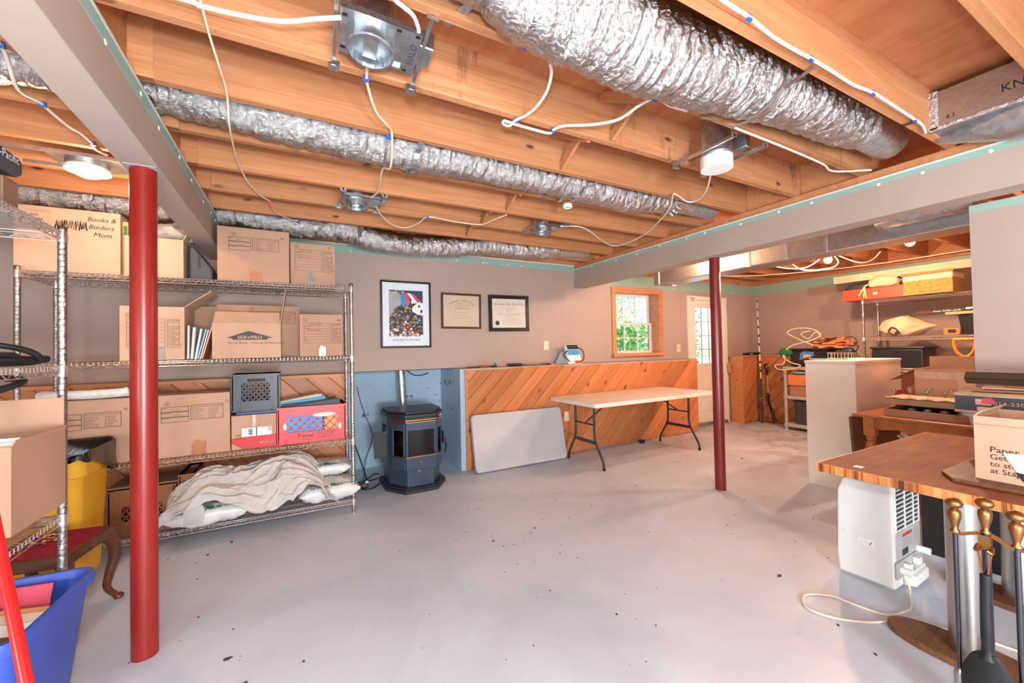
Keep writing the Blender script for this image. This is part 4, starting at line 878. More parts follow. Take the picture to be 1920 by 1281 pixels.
m = MB(); m.prism([(0.09, 0.155), (0.225, 0.205), (0.385, 0.155), (0.35, 0.15), (0.345, 0.138), (0.125, 0.138), (0.12, 0.15)], 0, 0.0006, (0, -0.0012, 0), FU, FV); m.build('roof_logo', M['ink_grey'], t)
m = MB(); text(m, 'SERVPRO', V(0.155, -0.003, 0.145), FU, FV, 0.034, 0, 0, 1.15); pr(t, m, 'card_c', 'lettering'); m = MB(); text(m, 'Fire & Water - Cleanup & Restoration', V(0.095, -0.0025, 0.107), FU, FV, 0.0225, 0, 0, 1.05); pr(t, m, 'ink_grey', 'lettering')
# files standing between the cartons
def file_pocket(label, name, x, mat, tilt, th=0.012, h=0.24, d=0.24, group='files between the middle shelf cartons'):
    t = thing(name, label, 'file', (x, 3.67, ZM), 0, group); t.rotation_euler = (0, R(tilt), 0)
    MB().box(0, 0, 0.001, th, d, h).build('cover', M[mat], t, None, 0.0015, 1); MB().box(th*0.25, -0.002, 0.008, th*0.75, d*0.95, h - 0.006).build('sheets', M['paper'], t); return t
for nm, x, mt, tl, th, h, lb in (('hanging_file', -0.695, 'plastic_grey', 1, 0.014, 0.245, 'beige hanging file nearest the pale open carton'), ('hanging_file', -0.677, 'folder_grey', 4, 0.02, 0.235, 'thick grey hanging file between the cartons'), ('file_folder', -0.652, 'white', 9, 0.012, 0.225, 'white sheaf of papers leaning between the cartons'), ('file_folder', -0.637, 'folder_teal', 13, 0.009, 0.228, 'blue folder leaning between the cartons'), ('file_folder', -0.622, 'white', 13, 0.007, 0.22, 'white folder to the right of the blue folder'), ('file_folder', -0.611, 'folder_orange', 14, 0.008, 0.245, 'brown orange folder leaning against the roof-logo box')):
    file_pocket(lb, nm, x, mt, tl, th, h)

# lower shelf
ZL = 0.618
t = carton('moving_carton', 'wide carton numbered 76 with foam roll on top, left of red post', -1.46, -0.985, 3.70, 4.06, ZL, 1.055, 'card_a'); form_rooms(t, 0.06, 0.345, 1.1, 'Cliff', '76')
t = carton('moving_carton', 'wide carton numbered 77, right of the red post on the lower shelf', -0.975, -0.445, 3.69, 4.06, ZL, 1.057, 'card_a'); form_rooms(t, 0.13, 0.355, 1.15, 'Cliff', '77'); tape_patch(t, 0.30, 0.0, 0.39, 0.105)
t = thing('foam_roll', 'white foam wrap rolled flat on top of carton 76', 'foam', (-1.45, 3.72, 1.057)); m = MB()
pp = smooth_path([(-0.02, 0.03, 0.035), (0.1, 0.0, 0.034), (0.25, -0.01, 0.032), (0.38, -0.01, 0.036), (0.43, 0.0, 0.042)], 6); m.tube(pp, [0.026, 0.03] + [0.031]*(len(pp) - 5) + [0.036, 0.036, 0.024], 12); m.build('roll', M['foam_white'], t, 60); MB().box(0.0, 0.03, 0.001, 0.44, 0.24, 0.022).build('sheet', M['foam_white'], t, None, 0.008, 2)
t = carton('paper_carton', 'small paper-ream carton with red base under the black crate', -0.437, -0.146, 3.70, 4.02, ZL, 0.872, 'card_a', tape=None, group='paper cartons')
MB().prism([(0, 0.05), (0.07, 0.0), (0.291, 0.0), (0.291, 0.095), (0.0, 0.085)], 0, 0.001, (0, -0.001, 0), FU, FV).build('red_band', M['staples_red'], t)
m = MB(); text(m, 'STAPLES', V(0.275, -0.0035, 0.045), (-1, 0, 0), (0, 0, -1), 0.026); squig(m, V(0.275, -0.0035, 0.062), (-1, 0, 0), (0, 0, -1), 0.06, 0.010, 4, 0.0016, 2); pr(t, m, 'card_c', 'lettering')
m = MB(); text(m, 'Paper', V(0.025, -0.003, 0.10), FU, FV, 0.018); text(m, 'Get 2', V(0.025, -0.003, 0.078), FU, FV, 0.018); pr(t, m, 'ink_soft', 'lettering')
def ship_label(t, x0, z0, x1, z1, off=-0.003, rot=0):
    m = MB(); m.rect((0, off, 0), FU, FV, x0, z0, x1, z1); m.build('shipping_label', M['white'], t); m = MB(); w = x1 - x0; h = z1 - z0
    for k in range(9): m.rect((0, off - .0005, 0), FU, FV, x0 + w*.22, z0 + h*(.12 + k*.085), x0 + w*.36, z0 + h*(.12 + k*.085) + h*.045*(1 + (k % 3)*.3))
    m.rect((0, off - .0005, 0), FU, FV, x0 + w*.47, z0 + h*.02, x0 + w*.505, z1)
    for k in range(6): squig(m, V(x0 + w*(.55 if k < 3 else .06), off - .0005, z0 + h*(.12 + .13*k)), FU, FV, w*(.3 if k < 3 else .12), h*0.07, k, 0, 2)
    m.outline((0, off - .0005, 0), FU, FV, x0 + w*.90, z0 + h*.5, x0 + w*.97, z0 + h*.95, h*.06); pr(t, m, 'ink_grey')
ship_label(t, 0.065, 0.092, 0.26, 0.155); MB().box(0.135, -0.0015, 0.16, 0.155, -0.0005, 0.254).build('tape', M['tape_clear'], t)
tag(MB().box(-0.412, 3.71, 0.8735, -0.135, 4.0, 0.897).build('plastic_tray', M['lid_blue'], None, None, 0.006, 2), 'flat blue tray between the paper carton and black crate', 'tray')
# milk crates
def milk_crate(label, loc, w, d, h, mat, rot=(0, 0, 0), handle=True, win=(0.2, 0.84, 0.30, 0.80), nx=7, group='plastic milk crates', hole=(0.36, 0.68), tilt=1.0, bar=0.0045, dz=3):
    t = thing('milk_crate', label, 'crate', loc, 0, group); t.rotation_euler = rot
    m = MB(); T = 0.012
    def face(o, u, L):
        nonlocal m
        o = Vector(o); u = Vector(u); n = V(-u.y, u.x, 0)       # outward is -n
        def slab(a0, z0, a1, z1, th=T, push=0.0):
            p = [o + u*a + n*b + V(0, 0, z) for z in (z0, z1) for b in (push, push + th) for a in (a0, a1)]
            m.add(p, [(0, 1, 3, 2), (4, 6, 7, 5), (0, 4, 5, 1), (1, 5, 7, 3), (3, 7, 6, 2), (2, 6, 4, 0)])
        x0, x1, z0, z1 = L*win[0], L*win[1], h*win[2], h*win[3]
        slab(0, 0, L, z0); slab(0, z0, x0, z1); slab(x1, z0, L, z1)
        if handle and L > 0.2:
            hx0, hx1, hz0, hz1 = L*hole[0], L*hole[1], h*(win[3] + 0.03), h*(win[3] + 0.115)
            slab(0, z1, hx0, h); slab(hx1, z1, L, h); slab(hx0, hz1, hx1, h); slab(hx0, z1, hx1, hz0)
        else: slab(0, z1, L, h)
        slab(-0.003, h - 0.012, L + 0.003, h, T + 0.004, -0.004); slab(-0.002, 0.0, L + 0.002, 0.012, T, -0.003)
        for zz in (h*0.1, h*0.25, h*0.9): slab(0, zz, L, zz + 0.004, 0.004, -0.003)
        for aa in (0.0, x0*0.85, x1 + (L - x1)*0.15, L - 0.005): slab(aa, 0, aa + 0.005, h, 0.004, -0.003)
        return o, u, n, x0, x1, z0, z1
    fr = [face((0, 0, 0), (1, 0, 0), w), face((w, 0, 0), (0, 1, 0), d), face((w, d, 0), (-1, 0, 0), w), face((0, d, 0), (0, -1, 0), d)]
    m.build('frame', M[mat], t)
    m = MB()
    for o, u, n, x0, x1, z0, z1 in fr:
        W_, H_ = x1 - x0, z1 - z0; pitch = W_/nx; sl = H_/(dz*pitch)
        for s in (1, -1):
            k = -dz
            while k < nx + dz:
                a0 = k*pitch; pts = []
                A = (a0, 0.0) if s > 0 else (a0, H_); B = (a0 + dz*pitch, H_) if s > 0 else (a0 + dz*pitch, 0.0)
                # clip to window in x
                dx, dz_ = B[0]-A[0], B[1]-A[1]; t0 = max(0, -A[0]/dx); t1 = min(1, (W_ - A[0])/dx)
                if t1 > t0 + 0.02:
                    pa = o + u*(x0 + A[0] + dx*t0) + n*0.006 + V(0, 0, z0 + A[1] + dz_*t0); pb = o + u*(x0 + A[0] + dx*t1) + n*0.006 + V(0, 0, z0 + A[1] + dz_*t1)
                    m.bar(pa, pb, 0.008, bar, n)
                k += 1
    stuff(m.build('lattice', M[mat], t)); MB().box(T, T, 0.002, w - T, d - T, 0.008).build('floor', M[mat], t); return t
milk_crate('black milk crate standing on its side above the paper carton', (-0.438, 3.71, 0.898), 0.315, 0.28, 0.285, 'crate_black', (0, 0, 0), True, (0.2, 0.80, 0.28, 0.76), 5, dz=3, bar=0.0035, hole=(0.33, 0.70))
c = milk_crate('red milk crate with black lettering, full of files on the lower shelf', (-0.138, 3.685, ZL), 0.50, 0.33, 0.29, 'crate_red', (0, 0, 0), False, (0.13, 0.88, 0.30, 0.74), 6, dz=2, bar=0.0035)
m = MB(); text(m, 'Tuscan', V(0.135, -0.0045, 0.045), FU, FV, 0.036, 0, 0.25, 1.2); squig(m, V(0.17, -0.0045, 0.026), FU, FV, 0.075, 0.009, 2, 0.002, 2)
for k in range(3): squig(m, V(0.275, -0.0045, 0.066 - k*0.018), FU, FV, 0.15 - k*0.02, 0.011, k + 4, 0.0024, 3)
pr(c, m, 'ink', 'lettering')
for x, sx, sz, zc in ((0.335, 0.085, 0.016, 0.215), (0.052, 0.012, 0.028, 0.14), (0.452, 0.012, 0.028, 0.11)):
    m = MB(); m.prism([(x + sx*math.cos(a*math.pi/8)*(1 if abs(math.cos(a*math.pi/8)) > .5 else .85), zc + sz*math.sin(a*math.pi/8)) for a in range(16)], 0, 0.0008, (0, -0.0042, 0), FU, FV); m.build('hand_hole', M['plastic_cream'], c)
def sheet_thing(name, lb, cat, x0, x1, y0, y1, z0, z1, mat, rot=(0, 0, 0), group=None, bev=0.002):
    t = thing(name, lb, cat, (x0, y0, z0), 0, group); t.rotation_euler = rot
    MB().box(0, 0, 0, x1 - x0, y1 - y0, z1 - z0).build('cover', M[mat], t, None, bev, 1); return t
sheet_thing('binder', 'bright blue binder seen through the lattice of the red crate', 'binder', -0.09, 0.185, 3.705, 3.735, ZL + 0.009, ZL + 0.235, 'sky_print')
sheet_thing('file_folder', 'manila folder seen through the right of the red crate lattice', 'file', 0.20, 0.33, 3.705, 3.73, ZL + 0.009, ZL + 0.23, 'file_manila')
for k, (mt, x0, x1, y, z, tl, lb) in enumerate((('binder_dark', 0.0, 0.345, 3.72, 0.232, -5, 'dark binder lying on the red crate, nearest its rim'), ('black', -0.09, 0.325, 3.76, 0.236, -4, 'black folder lying across the red crate'), ('folder_teal', -0.115, 0.25, 3.80, 0.245, -7, 'teal folder sticking out of the red crate'), ('white', -0.12, 0.235, 3.84, 0.25, -8, 'white folder sticking out of the red crate'), ('file_manila', -0.105, 0.22, 3.88, 0.255, -9, 'orange manila folder at the back of the red crate'))):
    o = sheet_thing('file_folder', lb, 'file', x0, x1, y, y + 0.012, ZL + 0.02, ZL + 0.02 + z + 0.05, mt, (R(-8), R(tl), 0), 'files in the red crate')
for k, y in enumerate((3.86, 3.89)): tag(MB().tube([(0.16, y, ZL + 0.29), (0.30, y, ZL + 0.345 - k*0.02)], 0.004, 6).build('pen', M['black']), ('black pen tip above the orange folder', 'lower pen tip behind the red crate')[k], 'pen')

# bottom shelf
ZB = 0.120
milk_crate('brown milk crate on the bottom shelf behind the red post', (-1.13, 3.70, ZB), 0.36, 0.32, 0.31, 'crate_brown', (0, 0, 0), False, (0.2, 0.8, 0.3, 0.62), 5, dz=2)
t = thing('cardboard_sheet', 'dark cardboard sheet lying over the brown crate', 'cardboard', (-1.14, 3.72, ZB + 0.312)); MB().box(0, 0, 0, 0.44, 0.34, 0.012).build('sheet', M['card_e'], t, None, 0.003, 1)
milk_crate('brown milk crate further right behind the drop cloth', (-0.755, 3.72, ZB), 0.09, 0.34, 0.36, 'crate_brown', (0, 0, 0), False, (0.2, 0.8, 0.3, 0.9), 2, dz=2)
def pellet_bag(label, loc, L, Wd, Hh, rz, seed, pitch=0.0):
    t = thing('pellet_bag', label, 'bag', loc, rz, 'bags of hardwood pellets'); t.rotation_euler = (0, pitch, rz); m = MB(); nu, nv = 44, 30
    def fn(u, v):
        x = (u - 0.5)*2; a = v*2*math.pi; e = abs(x)**5; fl = (1 - e)
        cy, cz = math.cos(a), math.sin(a); y = math.copysign(abs(cy)**0.8, cy)*Wd/2*(1 - 0.08*e); z = math.copysign(abs(cz)**0.7, cz)*Hh/2*max(0.04, fl)
        w_ = noise.noise(V(x*3 + seed, cy*2, cz*2))*0.014 + noise.noise(V(x*9 + seed, cy*6, cz*6))*0.006 + noise.noise(V(x*26, cy*1.5 + seed, cz*2))*0.005*(0.3 + abs(x))
        return V(x*L/2, y + w_*0.4, max(-Hh/2 + 0.002, z + w_) + Hh/2)
    m.grid(fn, nu, nv); m.build('film', M['bag_white'], t, 60)
    def surf(u, b):                                    # point on the front upper quarter
        x = u*2/L; y = -Wd/2*math.cos(b)**0.8; z = Hh/2*math.sin(b)**0.7 + Hh/2; return V(u, y - 0.008, z + 0.012)
    for tx, x0, s, b, mt in (('Greene Team', -L*0.33, 0.048, 0.42, 'ink'), ('Hardwood Pellets', L*0.10, 0.032, 0.50, 'green_ink')):
        m = MB(); o = surf(0, b); up = (surf(0, b + 0.35) - surf(0, b - 0.1)).normalized(); text(m, tx, V(x0, o.y - 0.004, o.z), FU, up, s, 0, 0.2, 0.9); pr(t, m, mt, 'lettering')
    m = MB(); o = surf(0, 0.46); up = (surf(0, 0.8) - surf(0, 0.35)).normalized(); m.prism([(L*0.045 + 0.025*math.cos(k*.52), 0.011*math.sin(k*.52)) for k in range(12)], 0, 0.001, (0, o.y - 0.005, o.z + 0.012), FU, up); m.build('leaf_emblem', M['green_ink'], t)
    return t
pellet_bag('pellet bag under the drop cloth at the left end of the shelf', (-0.575, 3.72, ZB + 0.002), 0.50, 0.34, 0.15, R(3), 2.0)
pellet_bag('front pellet bag at the right end of the bottom shelf', (0.225, 3.78, ZB + 0.002), 0.46, 0.36, 0.16, R(3), 6.0)
pellet_bag('upper pellet bag stacked behind at the right end', (0.20, 3.92, ZB + 0.165), 0.44, 0.30, 0.12, R(-2), 9.0)
# drop cloth heaped over the bags
t = thing('drop_cloth', 'crumpled off-white canvas drop cloth heaped over the pellet bags', 'cloth', (-0.30, 3.80, ZB)); m = MB()
def cl(u, v):
    x = -0.52 + u*1.02
    prof = 0.265 + 0.105*math.exp(-((x - 0.25)/0.19)**2) + 0.055*math.exp(-((x + 0.27)/0.11)**2) + 0.03*math.exp(-((x + 0.03)/0.15)**2)
    ex = math.sqrt(max(0.0, 1 - abs(2*u - 1)**6))
    lift = 0.04 + 0.13*math.exp(-((x + 0.27)/0.17)**2) + 0.16*max(0, min(1, (x - 0.27)/0.1))          # the hem rides up over the bags
    if v < 0.34: f = v/0.34; y = -0.275 + 0.075*f**1.6; z = lift + (prof*0.80 - lift)*f**0.8
    else: f = (v - 0.34)/0.66; y = -0.20 + 0.42*f; z = prof*(0.80 + 0.20*math.sin(min(1, f*1.7)*math.pi/2)) - 0.20*max(0, f - 0.6)
    z = 0.03 + (z - 0.03)*(0.18 + 0.82*ex)
    s_ = x*1.0 + z*0.55; c_ = v*1.5 - x*0.45
    fold = 0.0
    for k, (fx, fv, am) in enumerate(((2.6, 2.2, 0.11), (5.2, 5.5, 0.075), (9.5, 11.0, 0.036), (19.0, 20.0, 0.014))):
        w_ = noise.noise(V(s_*3, c_*3, 5.0 + k))*0.5
        fold += (0.42 - abs(noise.noise(V(s_*fx + w_, c_*fv + w_, k*7.3))))*am
    wob = 0.035*noise.noise(V(x*4, v*4, 3.0)); hem = 0.05*noise.noise(V(x*7, 2.2, 0.0)) if v < 0.2 else 0.0
    return V(x + wob, y - fold*0.55 + 0.02*noise.noise(V(x*6, v*6, 9.0)), max(0.01, z + fold*0.8 + hem*(1 - v*5)))
m.grid(cl, 190, 110); m.build('canvas', M['cloth'], t, 60, 0, 2, 0.003)
t2 = MB(); t2.grid(lambda u, v: V(-0.40 + u*0.115 + 0.01*math.sin(v*3), -0.255 - 0.02*math.sin(v*2.4), 0.045 + v*0.13), 6, 8); t2.build('corner_tail', M['cloth'], t, 60, 0, 2, 0.003)
# ------------------------------------------------------------------ near left: second rack, bin, stool, tub, pole
wire_rack('wire_shelving', 'chrome wire shelving unit cut off by the left picture edge', (-2.4, 1.87, 0), 1.5, 0.61, 1.915, (1.885, 1.300, 0.660), 'x', 0.0155)
t = open_carton('open_carton', 'open brown carton on the near rack, in front of its post', -1.12, -0.84, 1.98, 2.34, 0.748, 1.045, 'card_b', flaps=(('b', 0.13, 8), ('r', 0.02, 20)), group='boxes on the near rack')
carton('flat_carton', 'squashed flat carton under the open box on the near rack', -1.25, -0.93, 2.0, 2.36, 0.668, 0.746, 'card_d', tape=None, group='boxes on the near rack')
m = MB()
for k in range(3): m.box(0.03, 0.06 + k*0.03, 0.02, 0.25, 0.075 + k*0.03, 0.29 + 0.01*k)
m.build('paper_stack', M['paper'], t)
t = thing('product_box', 'black box with white lettering on top of the near rack', 'box', (-1.20, 1.80, 1.988), 0); m = MB()
m.prism([(0.0, 0.0), (0.36, 0.018), (0.388, 0.035), (0.39, 0.075), (0.375, 0.092), (0.0, 0.10)], 0, 0.30, (0.30, 0, 0), (0, 1, 0), (0, 0, 1)); 
m.v = [(x if x <= 0.3 else 0.6 - x, y, z) for x, y, z in m.v]; m.build('body', M['box_print_dark'], t, None, 0.006, 2)
m = MB(); text(m, 'Georgia-Pacific', V(0.3105, 0.10, 0.045), (0, 1, 0.05), (0, 0, 1), 0.042, 0, 0, 0.95); pr(t, m, 'white', 'lettering')
for v in t.children: v.location.x = 0
carton('storage_carton', 'small brown carton under the black box on the near rack', -1.20, -0.905, 2.085, 2.17, 1.892, 1.985, 'card_e', tape=None, group='boxes on the near rack')
tag(MB().box(-1.2, 1.80, 1.892, -0.91, 2.08, 1.984).build('paper_ream', M['folder_grey'], None, None, 0.004, 1), 'grey stack of paper under the black box on near rack', 'paper')
for k, (pts, r, lb) in enumerate((([(-1.5, 2.30, 1.42), (-1.2, 2.26, 1.41), (-1.02, 2.28, 1.395), (-0.95, 2.34, 1.37), (-0.93, 2.38, 1.335), (-1.0, 2.42, 1.32), (-1.3, 2.44, 1.32)], 0.012, 'black hose end curling over the middle shelf of the near rack'),
     ([(-1.5, 2.15, 1.335), (-1.25, 2.17, 1.345), (-1.05, 2.22, 1.35), (-0.97, 2.28, 1.355), (-0.99, 2.33, 1.33), (-1.2, 2.34, 1.322), (-1.5, 2.33, 1.322)], 0.010, 'thin black hose loop lying on the near rack'),
     ([(-1.6, 2.05, 1.335), (-1.2, 2.12, 1.335), (-1.0, 2.28, 1.335), (-0.93, 2.43, 1.335)], 0.016, 'thick black hose lying along the near rack shelf'),
     ([(-1.5, 2.05, 1.12), (-1.15, 2.12, 1.16), (-1.0, 2.24, 1.215), (-0.96, 2.34, 1.25), (-1.05, 2.40, 1.262)], 0.013, 'black hose drooping below the near rack middle shelf'))):
    t = thing('hose', lb, 'hose', (0, 0, 0), 0, 'black hoses on the near rack'); MB().tube(smooth_path(pts, 8), r, 12).build('tube', M['rubber'], t, 60)

# yellow bin with a black liner
t = thing('waste_bin', 'tall yellow waste bin lined with a black bag', 'bin', (-1.245, 3.35, 0))
def rrect(wx, wy, r, z, n=6):
    out = []
    for cx, cy, a0 in ((wx/2 - r, wy/2 - r, 0), (-wx/2 + r, wy/2 - r, 90), (-wx/2 + r, -wy/2 + r, 180), (wx/2 - r, -wy/2 + r, 270)):
        for k in range(n + 1):
            a = R(a0 + 90*k/n); out.append(V(cx + r*math.cos(a), cy + r*math.sin(a), z))
    return out
m = MB(); m.loft([rrect(0.30, 0.36, 0.05, 0.04), rrect(0.355, 0.43, 0.06, 0.70)]); m.build('body', M['yellow_bin'], t, 50)
m = MB(); m.loft([rrect(0.365, 0.44, 0.06, 0.665), rrect(0.385, 0.455, 0.06, 0.67), rrect(0.395, 0.465, 0.06, 0.775), rrect(0.375, 0.445, 0.055, 0.782), rrect(0.35, 0.42, 0.05, 0.70)], False); m.build('rim_band', M['yellow_bin'], t, 50)
m = MB(); rr = []
for k, (wx, wy, z) in enumerate(((0.30, 0.36, 0.60), (0.345, 0.415, 0.74), (0.375, 0.445, 0.80), (0.405, 0.475, 0.80), (0.41, 0.48, 0.77), (0.415, 0.485, 0.745))):
    ring = rrect(wx, wy, 0.055, z, 12)
    for j, v in enumerate(ring):
        f = noise.noise(V(v.x*9, v.y*9, k*0.7)); v.z += f*(0.03 if k < 3 else 0.045) + 0.02*noise.noise(V(v.x*26, v.y*26, k*0.9)); s = 1 + 0.10*noise.noise(V(v.x*18, v.y*18, k*0.6 + 4)); v.x *= s; v.y *= s
        if k >= 4: 
            # the liner hangs deeper at the far right corner and the left side
            deep = 0.09 if (v.x > 0.12 and v.y > 0.1) else (0.0 if v.x > 0.1 else 0.06); v.z -= deep*(k - 3)*0.7 - (0.012*(k - 3) if deep == 0 else 0)
    rr.append(ring)
m.loft(rr, False); m.build('bin_liner', M['bag_black'], t, 60)
for sx in (-0.11, 0.11):
    for sy in (-0.13, 0.13):
        MB().cyl((sx - 0.012, sy, 0.02), (sx + 0.012, sy, 0.02), 0.02, 14).build('caster', M['rubber'], t, 40)

# upholstered stool with cabriole legs
t = thing('footstool', 'wooden stool with burgundy patterned seat and curved legs', 'stool', (-1.10, 2.89, 0), R(-9))
m = MB(); m.loft([rrect(0.34, 0.36, 0.03, 0.355), rrect(0.36, 0.38, 0.03, 0.365), rrect(0.365, 0.385, 0.03, 0.395), rrect(0.35, 0.37, 0.03, 0.41)]); m.build('seat_rail', M['walnut'], t, 40)
m = MB(); m.grid(lambda u, v: V((u - .5)*0.325, (v - .5)*0.345, 0.404 + 0.035*(1 - (2*u - 1)**4)*(1 - (2*v - 1)**4)), 16, 16); m.build('cushion', M['velvet'], t, 60)
m = MB(); rnd = random.Random(3)
for k in range(60):
    a = rnd.uniform(0, 6.28); q = rnd.random()**.5*0.085; x = -0.02 + q*math.cos(a); y = q*math.sin(a)*1.1; s = rnd.uniform(.005, .012); m.add([(x - s, y, .4425), (x, y - s*.7, .4425), (x + s, y, .4425), (x, y + s*.7, .4425)], [(0, 1, 2, 3)])
stuff(m.build('floral_motif', M['liner_cream'], t))
for sx in (-1, 1):
    for sy in (-1, 1):
        pts = smooth_path([(sx*0.150, sy*0.160, 0.37), (sx*0.170, sy*0.182, 0.31), (sx*0.174, sy*0.187, 0.24), (sx*0.158, sy*0.170, 0.15), (sx*0.152, sy*0.164, 0.08), (sx*0.176, sy*0.190, 0.022), (sx*0.190, sy*0.203, 0.0)], 5); n = len(pts)
        MB().tube(pts, [0.034 - 0.019*min(1, i/(n*0.72)) + (0.008 if i > n*0.86 else 0) for i in range(n)], 10).build('leg', M['walnut'], t, 60)

# blue tub
t = thing('storage_tub', 'blue plastic tub of folders standing under the near rack', 'tub', (-1.0, 2.155, 0), R(-4))
m = MB(); m.loft([rrect(0.34, 0.42, 0.06, 0.002), rrect(0.43, 0.515, 0.07, 0.415)]); b = m.build('shell_outside', M['tub_blue'], t, 50)

bm = bmesh.new(); bm.from_mesh(b.data); bm.faces.ensure_lookup_table(); bmesh.ops.delete(bm, geom=[max(bm.faces, key=lambda f: f.calc_center_median().z - (0 if len(f.verts) > 8 else 9))], context='FACES'); bm.to_mesh(b.data); bm.free()
b.name = 'shell'; b.data.name = 'shell'
m = MB(); m.loft([rrect(0.325, 0.405, 0.055, 0.008), rrect(0.41, 0.495, 0.065, 0.418)], False); m.build('inner_wall', M['tub_blue'], t, 50)
m = MB(); m.loft([rrect(0.43, 0.515, 0.07, 0.40), rrect(0.46, 0.545, 0.075, 0.402), rrect(0.468, 0.55, 0.075, 0.43), rrect(0.455, 0.54, 0.07, 0.445), rrect(0.425, 0.505, 0.065, 0.445), rrect(0.41, 0.49, 0.06, 0.415)], False); m.build('rim', M['tub_blue'], t, 50)
for nm, cat, lb, mt, x, y, z, wx, wy, th, rot in (('file_folder', 'file', 'pink folder standing in the blue tub', 'folder_pink', -1.03, 2.30, 0.27, 0.29, 0.008, 0.235, (R(-12), R(2), R(-6))),
      ('picture_frame', 'frame', 'wood-edged frame leaning in the blue tub', 'pine_trim', -0.99, 2.12, 0.27, 0.25, 0.018, 0.235, (R(-40), R(3), R(-12))),
      ('picture_frame', 'frame', 'dark-edged frame lying lowest in the blue tub', 'dark_oak', -0.99, 2.00, 0.25, 0.24, 0.02, 0.235, (R(-52), R(3), R(-14))),
      ('paper_sheet', 'paper', 'pale sheet between the frames in the blue tub', 'paper', -1.0, 2.06, 0.26, 0.24, 0.006, 0.23, (R(-46), R(2), R(-12)))):
    q = thing(nm, lb, cat, (x, y, z - 0.06)); q.rotation_euler = rot; MB().box(-wx/2, 0, 0.0, wx/2, wy, th).build('board', M[mt], q, None, 0.002, 1)
    if nm == 'picture_frame': MB().box(-wx/2 + 0.02, -0.002, 0.02, wx/2 - 0.02, 0.0, 0.215).build('picture', M['parchment'], q)
t = thing('broom', 'bright red broom handle leaning in the lower left corner', 'broom', (0, 0, 0))
_p0, _p1 = V(-0.68, 1.56, 0.836), V(-0.53, 1.34, 0.505); _d = (_p1 - _p0); _e = _p0 + _d*2.42; _s = _p0 - _d*0.55
MB().tube([_s, _e], 0.0125, 16).build('handle', M['red_pole'], t, 40)
m = MB(); m.bar(_e + V(-.12, .05, .025), _e + V(.12, -.05, .025), 0.04, 0.05); m.build('head', M['red_pole'], t, None, 0.004, 1)
# ------------------------------------------------------------------ pellet stove
t = thing('pellet_stove', 'blue-grey free-standing pellet stove with dark glass door in the alcove', 'stove', (1.04, 3.82, 0))
def stove_poly(fr, ext, dep, cut=0.20, y=0.0): return [(-fr, y), (fr, y), (ext, y + cut), (ext, dep), (-ext, dep), (-ext, y + cut)]
m = MB(); m.prism(stove_poly(0.155, 0.30, 0.58, 0.215), 0.0, 0.035); m.prism(stove_poly(0.15, 0.29, 0.57, 0.205, 0.012), 0.035, 0.05); m.build('base_plate', M['stove_dark'], t, None, 0.004, 1)
m = MB(); m.prism(stove_poly(0.125, 0.255, 0.54, 0.23, 0.045), 0.05, 0.21); m.build('ash_compartment', M['stove_blue'], t, None, 0.006, 2)
m = MB(); m.prism(stove_poly(0.14, 0.265, 0.55, 0.235, 0.05), 0.21, 0.70); m.build('firebox', M['stove_blue'], t, None, 0.006, 2)
m = MB(); m.prism(stove_poly(0.15, 0.28, 0.56, 0.215, 0.02), 0.70, 0.735); m.prism(stove_poly(0.135, 0.262, 0.55, 0.205, 0.035), 0.735, 0.76); m.build('top_cap', M['stove_dark'], t, None, 0.008, 2)
# bay door: three facets
dv = [(-0.235, 0.165), (-0.145, 0.03), (0.145, 0.03), (0.235, 0.165)]
dm = MB()
for a, b in zip(dv, dv[1:]):
    o = V(a[0], a[1], 0); u = V(b[0]-a[0], b[1]-a[1], 0); L = u.length; u.normalize(); n = V(u.y, -u.x, 0)
    for x0, z0, x1, z1 in ((0, 0.215, L, 0.345), (0, 0.585, L, 0.655), (0, 0.345, 0.02, 0.585), (L - 0.02, 0.345, L, 0.585)): dm.prism([(x0, z0), (x1, z0), (x1, z1), (x0, z1)], -0.002, 0.016, o, u, V(0, 0, 1))
d = dm.build('door', M['stove_blue'], t, None, 0.002, 1)
for a, b in zip(dv, dv[1:]):
    o = V(a[0], a[1], 0); u = V(b[0]-a[0], b[1]-a[1], 0); L = u.length; u.normalize()
    MB().prism([(0.02, 0.345), (L - 0.02, 0.345), (L - 0.02, 0.585), (0.02, 0.585)], 0.0, 0.006, o, u, V(0, 0, 1)).build('door_glass', M['smoked_glass'], d)
    for z in (0.34, 0.662, 0.682):
        MB().bar(o + V(0, 0, z) + u*(-0.002) + V(u.y, -u.x, 0)*0.018, o + V(0, 0, z) + u*(L + 0.002) + V(u.y, -u.x, 0)*0.018, 0.010, 0.008).build('gilt_trim', M['gold_line'], d)
MB().box(-0.16, 0.11, 0.35, 0.16, 0.115, 0.58).build('firebrick', M['stove_panel'], t)
m = MB(); m.bar((-0.012, 0.012, 0.28), (-0.004, 0.012, 0.30), 0.004, 0.004); m.bar((0.0, 0.012, 0.262), (0.0, 0.012, 0.285), 0.006, 0.004); m.build('emblem', M['gold_line'], d)
for z in (0.27, 0.60): MB().cyl((-0.24, 0.16, z), (-0.24, 0.16, z + 0.035), 0.006, 8).build('hinge', M['black'], d)
m = MB(); m.tube([(0.262, 0.20, 0.45), (0.29, 0.18, 0.44), (0.30, 0.18, 0.38), (0.29, 0.19, 0.30)], 0.01, 8); m.build('door_handle', M['black'], t, 60); MB().box(0.266, 0.17, 0.40, 0.276, 0.24, 0.52).build('latch', M['black'], t)
sp = MB().box(-0.275, 0.255, 0.30, -0.265, 0.50, 0.60).build('side_opening', M['black'], t); MB().bar((-0.275, 0.262, 0.44), (-0.395, 0.262, 0.435), 0.008, 0.25).build('access_panel', M['stove_panel'], t, None, 0.002, 1)
